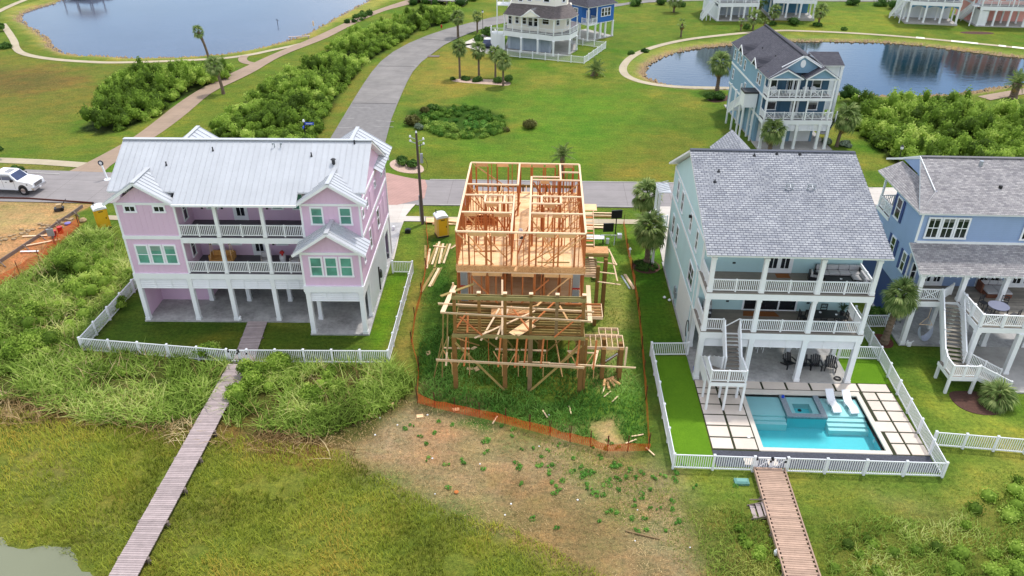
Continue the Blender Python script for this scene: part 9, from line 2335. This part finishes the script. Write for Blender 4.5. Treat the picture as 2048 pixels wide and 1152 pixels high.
def palm(label, x, y, h, crown=1.5, n=34, kind='fan', lean=(0,0), r0=.17, dead=3, seed=0, lo=-50, group=None, boots=True, z0=0):
    rr = random.Random(seed); t = thing('palm_tree', label, 'palm', (x,y,z0), 0, group)
    h = max(h, .3); m = MB(); k = max(3, int(h/.3)); prof = []
    N_ = 9; vs = []; fs = []
    rows = max(4, int(h/.14)) if boots else 5
    for i in range(rows+1):
        f = i/rows; r = r0*(1.25-.35*f) if f < .15 else r0*(1.0+(.25 if f > .75 else 0)); r *= (1.12 if i % 2 else .92) if boots else 1
        for j in range(N_):
            a = 2*math.pi*j/N_+(.35 if i % 2 else 0); vs.append((lean[0]*f*f+r*math.cos(a), lean[1]*f*f+r*math.sin(a), h*f))
    for i in range(rows):
        for j in range(N_): fs.append((i*N_+j, i*N_+(j+1)%N_, (i+1)*N_+(j+1)%N_, (i+1)*N_+j))
    MB().add(vs, fs).build('trunk', BARK, t, smooth=False)
    for i in range(n+dead):
        az = i*2.39996+rr.uniform(-.2,.2)
        if i < n: el = math.radians(82-(82-lo)*(i/n)**.85+rr.uniform(-8,8)); me = (FAN if kind == 'fan' else FEA)[i % (3 if kind == 'fan' else 2)]
        else: el = math.radians(rr.uniform(-75,-58)); me = FAND
        s = crown/1.5*rr.uniform(.85,1.12) if kind == 'fan' else crown/2.0*rr.uniform(.85,1.1)
        if i >= n: s *= .9
        M_ = Matrix.Translation((lean[0], lean[1], h-.05+.12*math.sin(el))) @ Matrix.Rotation(az, 4, 'Z') @ Matrix.Rotation(-el, 4, 'Y') @ Matrix.Rotation(rr.uniform(-.4,.4), 4, 'X') @ Matrix.Scale(s, 4)
        link('frond', me, t, mw=M_)
    return t
palm('tall thin palm leaning beside the lagoon path', -54.2,125.1,4.6,1.05,24,r0=.2,lean=(-1.0,.3),seed=1,boots=False)
palm('palm at the end of the left thicket beside the walking path', -45.4,107.4,4.0,1.4,34,r0=.22,lean=(-.6,0),seed=2,boots=False,dead=6)
palm('palm beside the bend of the grey road, far one', -15.2,143.7,3.6,1.45,30,r0=.22,seed=3,boots=False,dead=6)
palm('slender palm behind the driveway bushes of the cream house', -12.0,148.0,2.9,1.1,22,r0=.16,seed=4,boots=False)
palm('palm in the row on the lawn, leftmost of four', -12.3,117.1,4.6,1.4,32,r0=.16,seed=5,boots=False)
palm('palm in the row on the lawn, second from left', -9.5,118.6,3.9,1.4,32,r0=.16,seed=6,boots=False)
palm('palm in the row on the lawn, third from left', -6.9,117.9,3.7,1.3,30,r0=.15,seed=7,boots=False)
palm('palm in the row on the lawn, rightmost and nearest', -5.5,113.4,3.8,1.5,32,r0=.15,seed=8,boots=False)
palm('short wide feathery palm alone by the corner of the picket fence', 8.1,119.6,1.0,1.7,30,'feather',r0=.35,seed=9,lo=-25,boots=False,lean=(.5,0))
palm('palm standing on the near bank of the clear pond', 25.9,112.6,3.9,1.9,36,r0=.26,seed=10,dead=6)
palm('feathery palm behind the timber frame across the street', 2.6,79.5,2.4,1.4,26,'feather',r0=.22,seed=11,lo=-20,boots=False)
palm('tall fan palm behind the round planted bed, the upper of two', 9.75,64.6,4.4,1.65,44,r0=.22,seed=12,dead=7,group='fan palms beside the pale teal house',lean=(.15,0))
palm('tall fan palm growing from the round planted bed beside the pale teal house', 9.71,59.6,3.45,1.7,46,r0=.23,seed=13,dead=7,group='fan palms beside the pale teal house')
palm('leaning palm at the right corner of the slate roofed house', 36.0,90.1,3.6,1.8,40,r0=.2,seed=14,dead=7,lean=(.45,0),boots=False)
palm('full palm at the left front corner of the slate roofed house', 27.2,87.2,2.8,1.6,44,r0=.25,seed=15,dead=6)
palm('feathery palm beside the path at the right edge of the pond', 67.6,111.0,2.3,2.0,26,'feather',r0=.5,seed=16,lo=-25)
palm('stout palm with patterned trunk between the two right houses', 26.1,48.2,4.0,1.4,46,r0=.25,seed=17,dead=5,lean=(.35,.2))
palm('low wide palm without trunk in the mulch bed by the deck stairs', 30.9,41.45,.45,1.25,34,r0=.2,seed=18,lo=-12,dead=3)
palm('small palm before the steel blue house, left of its porch', 45.5,158.4,2.4,1.5,26,r0=.2,seed=19,boots=False)
palm('small palm right of the steel blue house across the pond', 54.2,158.0,2.6,1.55,28,r0=.2,seed=20,boots=False)
palm('stunted young palm on the lawn above the loop path', 25.7,146.5,2.3,1.0,10,r0=.16,seed=21,boots=False,dead=5,lo=-70)
palm('thin young palm by the path, left of a pair behind the slate roof', 37.8,152.0,1.6,.9,9,r0=.12,seed=22,boots=False,lo=-20)
palm('thin young palm by the path behind the slate roof, right of a pair', 42.2,152.2,1.7,.8,6,r0=.1,seed=23,boots=False,lo=-20)
palm('small palm between two young palms behind the slate roof', 40.2,152.6,2.4,1.5,18,r0=.16,seed=24,boots=False)
palm('palm at the far street at the top of the picture', 27.5,168.5,2.6,2.0,22,r0=.2,seed=25,boots=False)
palm('palm beside the pale lake house near its porch', 44.2,166.5,3.0,2.0,20,r0=.2,seed=26,boots=False)
